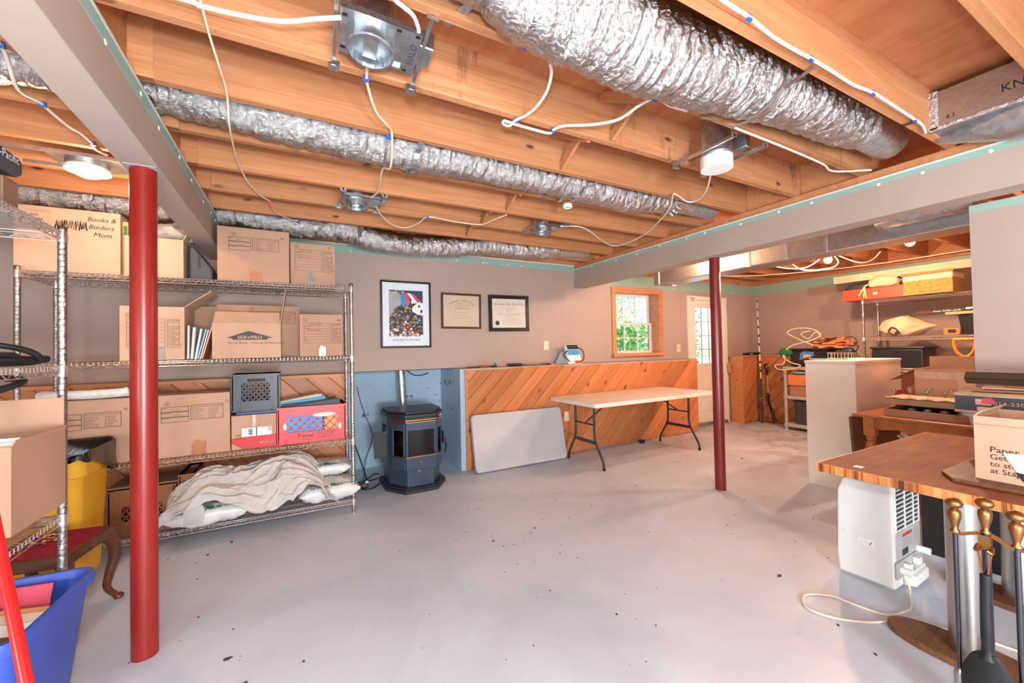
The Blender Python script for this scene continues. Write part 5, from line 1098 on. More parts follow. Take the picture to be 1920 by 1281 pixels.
for z in (0.34, 0.40, 0.46, 0.54): MB().box(-0.285, 0.268, z, -0.272, 0.275, z + 0.012).build('control_knob', M['white'], t)
MB().box(-0.03, 0.042, 0.19, 0.0, 0.046, 0.198).build('drawer_screw', M['brushed'], t)
MB().tube([(0.05, 0.92, 0.45), (0.02, 0.94, 1.138)], 0.048, 24).build('flue_pipe', M['galvanised'], t, 40)
MB().tube([(0.05, 0.56, 0.45), (0.05, 0.95, 0.45)], 0.05, 20).build('flue_elbow', M['galvanised'], t, 40)
for k, (pts, mt, r, lb) in enumerate((([(0.60, 4.93, 0.95), (0.66, 4.92, 0.70), (0.755, 4.92, 0.42), (0.75, 4.9, 0.30), (0.68, 4.86, 0.12), (0.64, 4.7, 0.01), (0.60, 4.5, 0.006)], 'wire_brown', 0.004, 'thin wire running down the blue wall left of the stove'),
      ([(0.50, 4.6, 0.45), (0.55, 4.5, 0.30), (0.60, 4.42, 0.12), (0.62, 4.35, 0.02), (0.60, 4.22, 0.008), (0.53, 4.28, 0.008), (0.60, 4.38, 0.012), (0.74, 4.45, 0.01)], 'rubber', 0.006, 'black power cord hanging behind the wire shelf post'),
      ([(0.50, 4.40, 0.008), (0.62, 4.46, 0.010), (0.72, 4.55, 0.03), (0.75, 4.48, 0.05)], 'rubber', 0.006, 'black cord looping up to the side of the stove'),
      ([(0.53, 4.22, 0.008), (0.58, 4.16, 0.008), (0.66, 4.18, 0.008), (0.735, 4.28, 0.012)], 'rubber', 0.006, 'black cord lying nearest on the floor beside the stove'))):
    tag(MB().tube(smooth_path(pts, 7), r, 8).build('power_cord', M[mt], None, 60), lb, 'cord', 'cords beside the stove')
tag(MB().box(0.60, 4.33, 0.014, 0.63, 4.36, 0.034).build('cord_adapter', M['white'], None, None, 0.004, 1), 'small white adapter on the cords beside the stove', 'adapter')

# ------------------------------------------------------------------ folding tables
def table_top(wx, wy, th, r=0.05, z=0.0):
    m = MB(); m.loft([rrect(wx - 0.02, wy - 0.02, r - 0.01, z), rrect(wx, wy, r, z + 0.006), rrect(wx, wy, r, z + th - 0.010), rrect(wx - 0.012, wy - 0.012, r - 0.006, z + th)]); return m
t = thing('folding_table', 'white folding table set up in front of the half wall', 'table', (3.715, 3.775, 0), R(1.5))
table_top(1.99, 0.86, 0.045, 0.05, 0.70).build('table_top', M['table_white'], t, 40)
for sx in (-1, 1):
    X = sx*0.80
    for sy in (-1, 1):
        pts = smooth_path([(X, sy*0.165, 0.70), (X, sy*0.165, 0.52), (X, sy*0.165, 0.36), (X, sy*0.185, 0.28), (X, sy*0.25, 0.17), (X, sy*0.30, 0.08), (X, sy*0.31, 0.015)], 6)
        MB().tube(pts, 0.0135, 12).build('leg', M['leg_metal'], t, 60); MB().cyl((X, sy*0.31, 0.0), (X, sy*0.31, 0.03), 0.0165, 12).build('foot_cap', M['rubber'], t)
    MB().bar((X, -0.20, 0.275), (X, 0.20, 0.275), 0.012, 0.035).build('leg_brace', M['leg_metal'], t); MB().tube([(X, -0.165, 0.47), (X, 0.165, 0.47)], 0.009, 10).build('cross_bar', M['leg_metal'], t)
    MB().tube([(X, 0.0, 0.47), (sx*0.40, 0.0, 0.695)], 0.008, 10).build('diagonal_brace', M['leg_metal'], t)
MB().tube([(-0.82, -0.20, 0.692), (0.82, -0.20, 0.692)], 0.010, 8).build('apron_rail', M['leg_metal'], t); MB().tube([(-0.82, 0.20, 0.692), (0.82, 0.20, 0.692)], 0.010, 8).build('apron_rail', M['leg_metal'], t)
t = thing('folded_table', 'grey folded table leaning against the pine half wall', 'table', (2.28, 4.083, 0)); t.rotation_euler = (R(90 - 12.3), 0, 0)
b = table_top(1.20, 0.62, 0.04, 0.05, 0.0).mesh('table_top', M['table_grey'], 40); o = put('table_top', b, t, (0, 0.312, 0.002), (0, R(1.0), R(0.0)))
MB().box(-0.58, 0.02, -0.028, 0.58, 0.60, -0.002).build('lower_half', M['table_edge'], t, None, 0.01, 2)
tag(MB().box(4.17, 4.135, 0, 4.245, 4.175, 0.045).build('rubber_block', M['black'], None, None, 0.005, 1), 'small black block on the floor under the folding table', 'block')
# ledge clutter on the half wall
ZC = ZH + 0.001
t = thing('tool', 'black long-nosed tool with red band on the half wall ledge', 'tool', (1.70, 4.33, ZC)); MB().tube([(0, 0, 0.006), (0.35, 0.0, 0.012)], 0.005, 8).build('shaft', M['black'], t); MB().box(0.17, -0.012, 0.0, 0.26, 0.012, 0.022).build('red_band', M['label_red'], t, None, 0.004, 1); m = MB(); m.tube([(0.34, 0, 0.012), (0.38, 0, 0.03), (0.36, 0, 0.05)], 0.006, 6); m.box(0.33, -0.02, 0.0, 0.38, 0.02, 0.02); m.build('tip', M['black'], t)
t = thing('screwdriver', 'black-handled screwdriver lying along the half wall ledge', 'screwdriver', (2.23, 4.34, ZC)); MB().tube([(0, 0, 0.016), (0.02, 0, 0.017), (0.19, 0, 0.017), (0.21, 0, 0.014)], [0.01, 0.017, 0.017, 0.009], 12).build('handle', M['black_plastic'], t, 50); MB().tube([(0.2, 0, 0.015), (0.55, 0, 0.010)], 0.005, 8).build('blade', M['dark_chrome'], t)
t = thing('screwdriver', 'thin screwdriver with brown handle right on the ledge', 'screwdriver', (2.60, 4.36, ZC)); MB().tube([(0, 0, 0.006), (0.12, 0, 0.008)], 0.004, 8).build('blade', M['brushed'], t); MB().tube([(0.11, 0, 0.010), (0.13, 0, 0.012), (0.26, 0, 0.012)], [0.006, 0.011, 0.011], 10).build('handle', M['frame_brown'], t, 50)
t = thing('boxed_item', 'boxed drive belt with teal and white print on the ledge', 'box', (3.04, 4.36, ZC), R(-6)); m = MB(); m.prism([(0.10, 0.0), (0.31, 0.0), (0.23, 0.255), (0.06, 0.255)], 0, 0.07, (0, 0.07, 0), FU, FV); m.build('carton', M['white'], t)
MB().prism([(0.085, 0.19), (0.247, 0.19), (0.23, 0.25), (0.066, 0.25)], 0, 0.002, (0, -0.001, 0), FU, FV).build('dark_header', M['black'], t); MB().prism([(0.09, 0.115), (0.268, 0.115), (0.25, 0.185), (0.075, 0.185)], 0, 0.002, (0, -0.001, 0), FU, FV).build('teal_panel', M['sky_print'], t); MB().prism([(0.20, 0.008), (0.307, 0.008), (0.30, 0.04), (0.19, 0.04)], 0, 0.002, (0, -0.001, 0), FU, FV).build('red_panel', M['label_red'], t)
MB().tube(smooth_path([(0.22, -0.004, 0.22), (0.31, -0.004, 0.17), (0.33, -0.004, 0.08), (0.30, -0.004, 0.03)], 6), 0.007, 8).build('belt', M['black'], t); MB().tube(smooth_path([(0.085, -0.004, 0.17), (0.03, -0.004, 0.13), (0.05, -0.004, 0.09), (0.12, -0.004, 0.03)], 6), 0.007, 8).build('belt', M['black'], t)
m = MB(); m.prism([(-0.055, 0.0), (0.13, 0.0), (0.09, 0.15), (0.03, 0.16)], 0, 0.05, (0, 0.125, 0), FU, FV); m.build('folded_sleeve', M['folder_grey'], t)
tag(MB().bar((2.86, 4.37, ZC + 0.006), (2.93, 4.36, ZC + 0.006), 0.012, 0.012).build('pencil_stub', M['handle_orange']), 'short orange pencil stub left of the boxed belt', 'pencil')

# ------------------------------------------------------------------ framed pictures, outlets
def framed(label, name, x0, x1, z0, z1, fw, mat, art, depth=0.022, tilt=0.0):
    w, h = x1 - x0, z1 - z0; t = thing(name, label, 'picture', ((x0 + x1)/2, YB - 0.001, (z0 + z1)/2), 0, 'framed pictures on the back wall'); t.rotation_euler = (0, R(tilt), 0); m = MB(); D = -depth
    m.box(-w/2, D, -h/2, w/2, 0, -h/2 + fw); m.box(-w/2, D, h/2 - fw, w/2, 0, h/2); m.box(-w/2, D, -h/2 + fw, -w/2 + fw, 0, h/2 - fw); m.box(w/2 - fw, D, -h/2 + fw, w/2, 0, h/2 - fw); m.build('frame', M[mat], t, None, 0.003, 1)
    MB().box(-w/2 + fw, -0.010, -h/2 + fw, w/2 - fw, -0.002, h/2 - fw).build('mat_board', M[art], t); return t, w, h
t, w, h = framed('tall framed street-race poster nearest the wire shelving', 'framed_poster', 0.795, 1.348, 1.371, 2.106, 0.022, 'frame_black', 'poster_mat')
MB().box(-0.185, -0.0115, -0.24, 0.185, -0.010, 0.265).build('crowd', M['crowd_print'], t)
def pp_(poly, mat, nm, z=-0.0122): return MB().prism(poly, 0, 0.0005, (0, z, 0), FU, FV).build(nm, M[mat], t)
pp_([(-0.03, 0.265), (0.185, 0.265), (0.185, 0.13), (0.06, 0.20)], 'stove_blue', 'printed_sky'); pp_([(-0.185, 0.25), (-0.10, 0.25), (-0.06, 0.20), (-0.06, 0.10), (-0.12, 0.08), (-0.185, -0.05)], 'gable_grey', 'printed_house', -0.0124)
pp_([(-0.06, 0.235), (-0.035, 0.235), (0.03, 0.17), (0.03, 0.10), (-0.06, 0.10)], 'tape_blue', 'printed_house', -0.0124); pp_([(-0.035, 0.235), (0.01, 0.235), (0.06, 0.16), (0.03, 0.10)], 'folder_pink', 'printed_roof', -0.0126); pp_([(0.01, 0.24), (0.05, 0.23), (0.13, 0.13), (0.06, 0.12)], 'poster_mat', 'printed_house', -0.0126); pp_([(0.05, 0.235), (0.09, 0.225), (0.17, 0.14), (0.12, 0.15)], 'folder_pink', 'printed_roof', -0.0128)
pp_([(0.065, 0.08), (0.14, 0.145), (0.185, 0.125), (0.185, 0.0), (0.12, 0.0), (0.065, 0.04)], 'white', 'printed_gable', -0.0130)
for a in ((0.13, 0.08, 0.155, 0.105), (0.155, 0.02, 0.18, 0.055), (0.158, -0.09, 0.182, -0.03)): pp_([(a[0], a[1]), (a[2], a[1]), (a[2], a[3]), (a[0], a[3])], 'stove_blue', 'printed_window', -0.0134)
m = MB(); rnd = random.Random(11); cs = {}
for k in range(44):
    x = rnd.uniform(-0.17, 0.17); z = -0.235 + rnd.random()**1.5*0.16; s = 0.016 - 0.03*(z + 0.235); c = rnd.choice(('file_manila', 'crate_red', 'white', 'handle_orange', 'folder_teal', 'folder_pink', 'white', 'poster_mat'))
    cs.setdefault(c, MB()).prism([(x + s*math.cos(q*.7), z + s*.75*math.sin(q*.7)) for q in range(9)], 0, 0.0004, (0, -0.0126 - k*1e-5, 0), FU, FV)
for c, mm in cs.items(): stuff(mm.build('printed_caps', M[c], t))
m = MB(); text(m, 'LIEGE-BASTOGNE-LIEGE', V(0, -0.0112, -0.29), FU, FV, 0.033, 0.5, 0, 0.85); squig(m, V(-0.10, -0.0112, -0.312), FU, FV, 0.20, 0.008, 4, 0.0012, 2); pr(t, m, 'ink_grey', 'lettering')
t, w, h = framed('tan certificate in a thin brown frame, middle picture', 'framed_certificate', 1.47, 1.965, 1.585, 2.0, 0.024, 'frame_brown', 'parchment', tilt=0.3); m = MB()
for k in range(16):                                   # arched heading, the first word unreadable
    ang = R(32 - k*4.27); c_, s_ = math.cos(ang), math.sin(ang); p = V(-0.27*s_, -0.0112, -0.155 + 0.27*c_)
    if k < 6: squig(m, p, V(c_, 0, s_), V(-s_, 0, c_), 0.016, 0.018, k + 1, 0.004, 1)
    elif k > 6: text(m, 'INSTITUTE'[k - 7], p, V(c_, 0, s_), V(-s_, 0, c_), 0.026)
for k, (z, h_, w_) in enumerate(((0.085, 0.010, 0.16), (0.062, 0.012, 0.19), (0.022, 0.022, 0.19), (-0.02, 0.010, 0.18), (-0.062, 0.008, 0.24), (-0.085, 0.007, 0.26))): squig(m, V(-w_/2, -0.0112, z), FU, FV, w_, h_, k + 20)
pr(t, m, 'ink_soft', 'lettering')
t, w, h = framed('pale certificate in a wide black frame, right picture', 'framed_certificate', 2.068, 2.63, 1.556, 2.005, 0.045, 'frame_black', 'parchment_light', tilt=-0.6); m = MB()
for k, (z, h_, w_, n_) in enumerate(((0.10, 0.032, 0.43, 5), (0.062, 0.015, 0.22, 3), (0.036, 0.018, 0.10, 1), (0.012, 0.015, 0.09, 2), (-0.016, 0.014, 0.33, 4), (-0.042, 0.015, 0.11, 3))): squig(m, V(-w_/2, -0.0112, z), FU, FV, w_, h_, k + 40, h_*0.2, n_)
for k in range(5): squig(m, V(-0.10, -0.0112, -0.07 - k*0.017), FU, FV, 0.29, 0.009, k + 60)
pr(t, m, 'ink_grey', 'lettering'); MB().prism([(-0.165 + 0.028*math.cos(k*.4), -0.12 + 0.028*math.sin(k*.4)) for k in range(16)], 0, 0.0006, (0, -0.0108, 0), FU, FV).build('seal', M['ink_grey'], t)
def plate(label, x, z, kind='outlet', mat='outlet', y=None):
    t = thing('wall_outlet' if kind == 'outlet' else 'light_switch', label, 'outlet' if kind == 'outlet' else 'switch', (x, (YB if y is None else y) - 0.0005, z)); MB().box(-0.04, -0.006, -0.062, 0.04, 0, 0.062).build('cover_plate', M[mat], t, None, 0.003, 2)
    if kind == 'outlet':
        for dz in (-0.022, 0.022): MB().box(-0.016, -0.008, dz - 0.014, 0.016, -0.006, dz + 0.014).build('socket', M['white'], t, None, 0.003, 1); m = MB(); m.box(-0.008, -0.0085, dz - 0.004, -0.005, -0.0078, dz + 0.006); m.box(0.005, -0.0085, dz - 0.004, 0.008, -0.0078, dz + 0.006); stuff(m.build('slot', M['black'], t))
    else: MB().lathe([(0.016, 0), (0.015, 0.012), (0.0, 0.014)], 16, (0, -0.006, 0), Matrix.Rotation(R(90), 3, 'X')).build('dimmer_knob', M['outlet'], t, 40)
    return t
plate('outlet on the wall right of the framed certificates', 2.893, 1.373); plate('dimmer switch between the window and the door', 5.399, 1.296, 'switch'); plate('outlet in the pine half wall below the folding table', 3.02, 0.47, y=YH)
# ------------------------------------------------------------------ right foreground: pedestal desk and what stands on it
t = thing('pedestal_desk', 'veneered desk with striped edge on brushed cylinder legs', 'desk', (2.25, 0.2, 0))
MB().box(0.004, 0.0, 0.712, 1.34, 0.876, 0.748).build('top_core', M['desk_veneer'], t, None, 0.002, 1)
MB().box(0.004, 0.0, 0.748, 1.34, 0.876, 0.7505).build('top_veneer', M['desk_veneer'], t)
m = MB(); m.box(0.0, 0.0, 0.712, 0.006, 0.88, 0.751); m.build('edge_band', M['desk_edge'], t, None, 0.001, 1); MB().box(0.006, 0.876, 0.712, 1.34, 0.88, 0.751).build('edge_band', M['desk_edge'], t)
for x in (0.23, 0.95):
    MB().lathe([(0.055, 0.03), (0.055, 0.712)], 32, (x, 0.444, 0)).build('cylinder_leg', M['brushed'], t, 40)
    m = MB(); pl = [(x + 0.115*math.cos(a*math.pi/16)*(abs(math.sin(a*math.pi/16))*0.0 + 1), 0.444 + 0.26*math.copysign(abs(math.sin(a*math.pi/16))**0.8, math.sin(a*math.pi/16))) for a in range(32)]; m.prism(pl, 0.0, 0.03); m.build('boat_foot', M['dark_oak'], t, None, 0.006, 2)
tag(MB().box(2.318, 0.925, 0.751, 2.352, 0.958, 0.7525).build('paper_tag', M['white']), 'tiny white paper tag lying near the desk corner', 'paper tag')
tag(MB().prism([(0, 0), (0.50, 0), (0.50, 0.62), (0.10, 0.62), (0.0, 0.56)], 0, 0.016).build('table_leaf', M['dark_oak'], None, None, 0.004, 2, loc=(2.405, 0.09, 0.7515)), 'dark wooden leaf lying on the desk under the open carton', 'board')
LU = V(0, -1, 0)                                     # reading direction on faces seen from -X
t = open_carton('open_carton', 'crumpled open carton with white shipping label on the desk', 2.482, 2.80, 0.16, 0.602, 0.7685, 1.025, 'card_a', flaps=(('b', 0.03, -40),), group='boxes on the desk')
m = MB(); 
for k, tx in enumerate(('Paper', 'Get more', 'to store', 'at Staples')): text(m, tx, V(-0.002, 0.40, 0.115 - k*0.028), LU, FV, 0.030 if k else 0.034)
pr(t, m, 'ink_soft', 'lettering')
m = MB(); m.add([(-0.003, 0.365, 0.118), (-0.003, 0.02, 0.14), (-0.003, 0.02, 0.0), (-0.003, 0.312, 0.012)], [(0, 1, 2, 3)]); m.build('shipping_label', M['white'], t); m = MB(); lu = V(0, -0.92, -0.0); lv = V(0, 0.0, 1)
for k in range(14): m.add([V(-0.0035, 0.29 - 0.0 - 0.022*(k/14), 0.110 - k*0.0052), V(-0.0035, 0.272 - 0.022*(k/14), 0.110 - k*0.0052), V(-0.0035, 0.272 - 0.022*(k/14), 0.1068 - k*0.0052 + 0.001*(k % 3)), V(-0.0035, 0.29 - 0.022*(k/14), 0.1068 - k*0.0052 + 0.001*(k % 3))], [(0, 1, 2, 3)])
for k in range(6): squig(m, V(-0.0035, 0.350 - k*0.005, 0.106 - k*0.009), LU, FV, 0.045, 0.005, k)
for k in range(5): squig(m, V(-0.0035, 0.245, 0.10 - k*0.014), LU, FV, 0.09, 0.006, k + 9)
stuff(m.build('print', M['ink_grey'], t)); m = MB(); m.add([(-0.0036, 0.335, 0.05), (-0.0036, 0.305, 0.047), (-0.0036, 0.29, 0.017), (-0.0036, 0.316, 0.018)], [(0, 1, 2, 3)]); m.build('label_logo', M['ink'], t)
MB().box(-0.0012, 0.0, 0.222, -0.0004, 0.44, 0.225).build('crease', M['card_d'], t)
t = thing('plastic_bin', 'pale grey tapered plastic bin under the black printed box', 'bin', (3.13, 0.20, 0.7525)); m = MB(); m.loft([rrect(0.30, 0.50, 0.04, 0.0), rrect(0.37, 0.58, 0.05, 0.185)]); o = m.build('shell', M['plastic_grey'], t, 40); o.location = (0.185, 0.30, 0); m = MB(); m.loft([rrect(0.40, 0.61, 0.05, 0.185), rrect(0.41, 0.62, 0.05, 0.20), rrect(0.40, 0.61, 0.05, 0.205)]); o = m.build('rim', M['plastic_grey'], t, 40); o.location = (0.185, 0.30, 0)
t = thing('printed_box', 'black box printed with white numbers on the grey bin', 'box', (3.112, 0.16, 0.9585)); MB().box(0, 0, 0, 0.42, 0.66, 0.10).build('carton', M['box_print_dark'], t, None, 0.002, 1); MB().box(-0.0012, 0, 0.088, 0.42, 0.6612, 0.1015).build('top_edge', M['card_a'], t); MB().box(-0.0012, 0, -0.0005, 0.42, 0.6612, 0.012).build('bottom_edge', M['card_a'], t)
m = MB(); text(m, '014-230 JK-2 or', V(-0.002, 0.525, 0.048), LU, FV, 0.025, 0, 0, 1.25); pr(t, m, 'card_c', 'lettering'); m = MB(); m.rect((-0.0025, 0, 0), LU, FV, -0.585, 0.045, -0.53, 0.075); m.rect((-0.0025, 0, 0), LU, FV, -0.58, 0.015, -0.535, 0.035); m.build('torn_label', M['card_c'], t); m = MB(); m.prism([(-0.565, 0.052), (-0.53, 0.052), (-0.515, 0.065), (-0.53, 0.084), (-0.56, 0.08)], 0, 0.0005, (-0.003, 0, 0), LU, FV); m.build('pink_sticker', M['folder_pink'], t)
for k in range(3): tag(MB().bar((3.16 + k*0.03, 0.80 - k*0.03, 1.065 + k*0.011), (3.26 + k*0.03, 0.10, 1.065 + k*0.011), 0.20 - k*0.03, 0.008).build('cardboard_sheet', M[('card_d', 'card_e', 'card_b')[k]]), ('flattened cardboard lying directly on the black printed box', 'middle sheet of flattened cardboard on the black box', 'topmost cardboard sheet beneath the square metal tube')[k], 'cardboard', 'flattened cardboard on the black box')
t = thing('square_tube', 'dark square metal tube end lying over the cardboard stack', 'tube', (3.17, 0.79, 1.12)); m = MB(); w = 0.022
for a in ((-w, -w, w, -w + 0.003), (-w, w - 0.003, w, w), (-w, -w, -w + 0.003, w), (w - 0.003, -w, w, w)): m.box(a[0], -0.9, a[1], a[2], 0.0, a[3])
o = m.build('tube_wall', M['olive_metal'], t); o.rotation_euler = (0, R(42), 0); o.location.z = 0.018; MB().box(-w + 0.004, -0.05, -w + 0.004, w - 0.004, -0.04, w - 0.004).build('inside', M['black'], t, rot=(0, R(42), 0), loc=(0, 0, 0.018))
t = thing('black_panel', 'black panel with grey foot standing behind the desk legs', 'panel', (3.43, -0.2, 0)); MB().box(0, 0, 0.03, 0.10, 1.27, 0.70).build('panel', M['black_plastic'], t, None, 0.004, 1); MB().box(-0.004, 0, 0.0, 0.104, 1.275, 0.03).build('foot_rail', M['gable_grey'], t)

# dehumidifier
t = thing('dehumidifier', 'white dehumidifier with rear grille under the desk', 'dehumidifier', (2.80, 0.985, 0), R(1))
m = MB(); m.prism([(0.0, 0.012), (0.255, 0.012), (0.262, 0.12), (0.252, 0.48), (0.225, 0.555), (0.0, 0.565)], 0, 0.36, (0, 0, 0), (0, 1, 0), (0, 0, 1)); m.build('body', M['plastic_white'], t, None, 0.012, 3)
MB().box(0.02, 0.02, 0.0, 0.34, 0.24, 0.012).build('base', M['plastic_grey'], t)
m = MB()
for r_ in range(10):
    z = 0.315 + r_*0.024; m.box(0.025, -0.004, z, 0.335, 0.0, z + 0.007)
for x in (0.02, 0.14, 0.255, 0.33): m.box(x, -0.005, 0.312, x + 0.008, 0.0, 0.56)
m.build('grille', M['plastic_white'], t); MB().box(0.024, -0.0005, 0.315, 0.336, 0.002, 0.555).build('grille_recess', M['dark_grey'], t)
MB().box(0.02, -0.003, 0.165, 0.34, 0.0, 0.31).build('rear_plate', M['gable_grey'], t); MB().box(0.10, -0.0045, 0.275, 0.225, -0.003, 0.29).build('warning_strip', M['label_red'], t)
m = MB()
for k in range(7): squig(m, V(0.10, -0.0045, 0.262 - k*0.008), FU, FV, 0.12, 0.005, k)
for k in range(5): squig(m, V(0.245, -0.0045, 0.285 - k*0.014), FU, FV, 0.07, 0.006, k + 9)
for k in range(8): m.rect((0, -0.0045, 0), FU, FV, 0.09, 0.175 + k*0.0045, 0.17, 0.178 + k*0.0045)
stuff(m.build('print', M['ink_grey'], t))
MB().box(0.0, -0.012, 0.07, 0.345, 0.0, 0.16).build('cord_bay', M['gable_grey'], t, None, 0.006, 2); MB().box(0.07, -0.05, 0.10, 0.25, -0.012, 0.115).build('cord_shelf', M['plastic_white'], t, None, 0.003, 1)
for x in (0.06, 0.19): MB().box(x, -0.045, 0.115, x + 0.035, -0.012, 0.15).build('cord_hook', M['plastic_white'], t, None, 0.004, 1)
for x, z in ((0.045, 0.115), (0.30, 0.165)): MB().cyl((x, -0.055, z), (x, 0.0, z), 0.019, 16).build('drain_spout', M['plastic_white'], t, 40)
m = MB(); m.loft([[V(0.10, -0.001, 0.015), V(0.33, -0.001, 0.015), V(0.33, -0.001, 0.085), V(0.10, -0.001, 0.085)], [V(0.12, -0.05, 0.02), V(0.31, -0.045, 0.02), V(0.31, -0.045, 0.07), V(0.12, -0.05, 0.07)]]); m.build('bucket_front', M['plastic_white'], t, None, 0.006, 2)
m = MB(); m.rect((-0.001, 0, 0), LU, FV, -0.155, 0.205, -0.085, 0.24); m.build('side_label', M['white'], t); m = MB()
for k in range(4): squig(m, V(-0.0015, 0.152, 0.229 - k*0.007), LU, FV, 0.045, 0.0045, k)
m.bar((-0.0014, 0.105, 0.21), (-0.0014, 0.097, 0.23), 0.0005, 0.004); stuff(m.build('label_print', M['ink_grey'], t)); MB().lathe([(0.016, 0), (0.015, 0.002), (0, 0.002)], 16, (-0.001, 0.215, 0.245), Matrix.Rotation(R(-90), 3, 'Y')).build('moulded_dimple', M['plastic_white'], t)
tag(MB().tube(smooth_path([(2.90, 0.975, 0.05), (2.88, 0.955, 0.02), (2.822, 0.936, 0.006), (2.713, 0.897, 0.006), (2.631, 0.897, 0.006), (2.528, 0.932, 0.006), (2.493, 1.047, 0.006), (2.477, 1.133, 0.006), (2.385, 1.202, 0.006), (2.307, 1.189, 0.006), (2.26, 1.141, 0.006), (2.284, 1.048, 0.006), (2.385, 0.95, 0.006), (2.52, 0.88, 0.006), (2.63, 0.76, 0.006), (2.70, 0.60, 0.006), (2.74, 0.3, 0.006)], 8), 0.0055, 10).build('power_cord', M['cable_cream'], None, 60), 'cream power cord looping over the floor from the dehumidifier', 'cord')

# fireplace tools
t = thing('fireplace_tool_stand', 'fireplace tool stand with brass handles in the lower right corner', 'fireplace tools', (2.05, 0.479, 0))
kn = lambda c: MB().lathe([(0.0, 0.118), (0.013, 0.115), (0.021, 0.107), (0.0235, 0.098), (0.020, 0.089), (0.011, 0.083), (0.009, 0.080), (0.016, 0.074), (0.018, 0.062), (0.016, 0.045), (0.010, 0.022), (0.008, 0.010), (0.014, 0.002), (0.014, 0.0)], 20, c)
kn((0, 0, 0.688)).build('finial', M['brass'], t, 60); MB().lathe([(0.011, 0.02), (0.011, 0.69)], 14).build('centre_rod', M['dark_chrome'], t, 40)
MB().lathe([(0.11, 0.0), (0.11, 0.012), (0.09, 0.02), (0.02, 0.026), (0.012, 0.05)], 32).build('base', M['iron_black'], t, 40)
m = MB(); pts = smooth_path([(0, 0.085, 0.664), (0, 0.06, 0.662), (0, 0.03, 0.675), (0, 0.0, 0.686), (0, -0.03, 0.674), (0, -0.06, 0.660), (0, -0.09, 0.662)], 6)
for a, b in zip(pts, pts[1:]): m.bar(a, b, 0.014, 0.010)
m.build('hook_bracket', M['brass'], t, 60)
m = MB(); m.box(-0.02, -0.014, 0.635, 0.004, 0.014, 0.682); m.tube(smooth_path([(-0.012, -0.016, 0.645), (-0.03, -0.018, 0.632), (-0.036, -0.008, 0.640)], 5), 0.006, 8); m.tube(smooth_path([(-0.012, 0.016, 0.645), (-0.03, 0.018, 0.632), (-0.036, 0.008, 0.640)], 5), 0.006, 8); m.build('shovel_hook', M['brass'], t, 60)
q = thing('fireplace_poker', 'brass-handled rod hanging at the left of the fireplace stand', 'poker', (2.05, 0.552, 0)); kn((0, 0, 0.665)).build('handle', M['brass'], q, 60); MB().lathe([(0.007, 0.10), (0.007, 0.664)], 12).build('shaft', M['dark_chrome'], q, 40); MB().lathe([(0.016, 0.03), (0.017, 0.17), (0.013, 0.185), (0.007, 0.19)], 16).build('sleeve', M['brushed'], q, 40)
q = thing('fireplace_brush', 'brass-handled rod at the right picture edge of the fireplace stand', 'brush', (2.05, 0.412, 0)); kn((0, 0, 0.667)).build('handle', M['brass'], q, 60); MB().lathe([(0.008, 0.12), (0.008, 0.666)], 12).build('shaft', M['dark_chrome'], q, 40); MB().lathe([(0.03, 0.03), (0.026, 0.15), (0.012, 0.17), (0.008, 0.18)], 16).build('bristle_head', M['iron_black'], q, 40)
q = thing('ash_shovel', 'black cast ash shovel hanging by copper wire from the stand', 'shovel', (2.018, 0.476, 0))
m = MB(); m.tube([(0, 0.016, 0.635), (0.0, 0.004, 0.545)], 0.0028, 6); m.tube([(0, -0.016, 0.635), (0.0, -0.004, 0.545)], 0.0028, 6); m.build('wire_loop', M['copper'], q)
pts = smooth_path([(0, 0, 0.56), (0, 0, 0.53), (0.0, 0.002, 0.45), (0, 0.003, 0.36), (0, 0.002, 0.28)], 6); m = MB(); m.tube(pts, [0.010] + [0.014]*(len(pts) - 6) + [0.013, 0.013, 0.014, 0.017, 0.022], 12); m.build('handle', M['iron_black'], q, 60)
m = MB(); m.grid(lambda u, v: V(-0.012 + 0.030*(2*u - 1)**2*(v*0.8 + .2) - 0.02*v, (u - .5)*2*(0.020 + 0.045*min(1, v*2.4)**0.6), 0.30 - v*0.21), 14, 14); m.build('scoop', M['iron_black'], q, 60, 0, 2, 0.004)

# ------------------------------------------------------------------ right middle: white cabinet, drop-leaf table
t = thing('white_cabinet', 'plain white melamine cabinet standing in the right room', 'cabinet', (4.33, 1.746, 0)); MB().box(0.0, 0.0, 0.0, 0.018, 0.398, 1.150).build('side_panel', M['cabinet_white'], t, None, 0.002, 1); MB().box(0.90, 0.0, 0.0, 0.918, 0.398, 1.150).build('side_panel', M['cabinet_white'], t, None, 0.002, 1); MB().box(0.018, 0.0, 0.0, 0.90, 0.012, 1.150).build('back_panel', M['cabinet_white'], t); MB().box(-0.008, -0.004, 1.150, 0.925, 0.402, 1.172).build('top_panel', M['cabinet_white'], t, None, 0.002, 1); MB().box(0.018, 0.38, 0.05, 0.90, 0.395, 1.14).build('door', M['cabinet_white'], t)
t = thing('drop_leaf_table', 'maple drop-leaf table with turned legs behind the desk', 'table', (4.05, 0.55, 0))
MB().box(0.0, 0.0, 0.728, 0.95, 1.12, 0.75).build('top', M['maple'], t, None, 0.005, 2)
m = MB(); m.prism([(0.0, 0.72), (0.92, 0.72), (0.92, 0.40), (0.85, 0.33), (0.10, 0.33), (0.04, 0.40)], -0.02, 0.0, (0.01, 1.125, 0), FU, FV); m.build('hanging_leaf', M['dark_oak'], t, None, 0.003, 1)
leg = [(0.0, 0.0), (0.018, 0.0), (0.022, 0.05), (0.03, 0.12), (0.022, 0.2), (0.034, 0.3), (0.03, 0.36), (0.022, 0.38), (0.036, 0.42), (0.040, 0.47), (0.034, 0.515), (0.024, 0.535), (0.033, 0.545), (0.030, 0.555), (0.034, 0.565), (0.034, 0.58)]
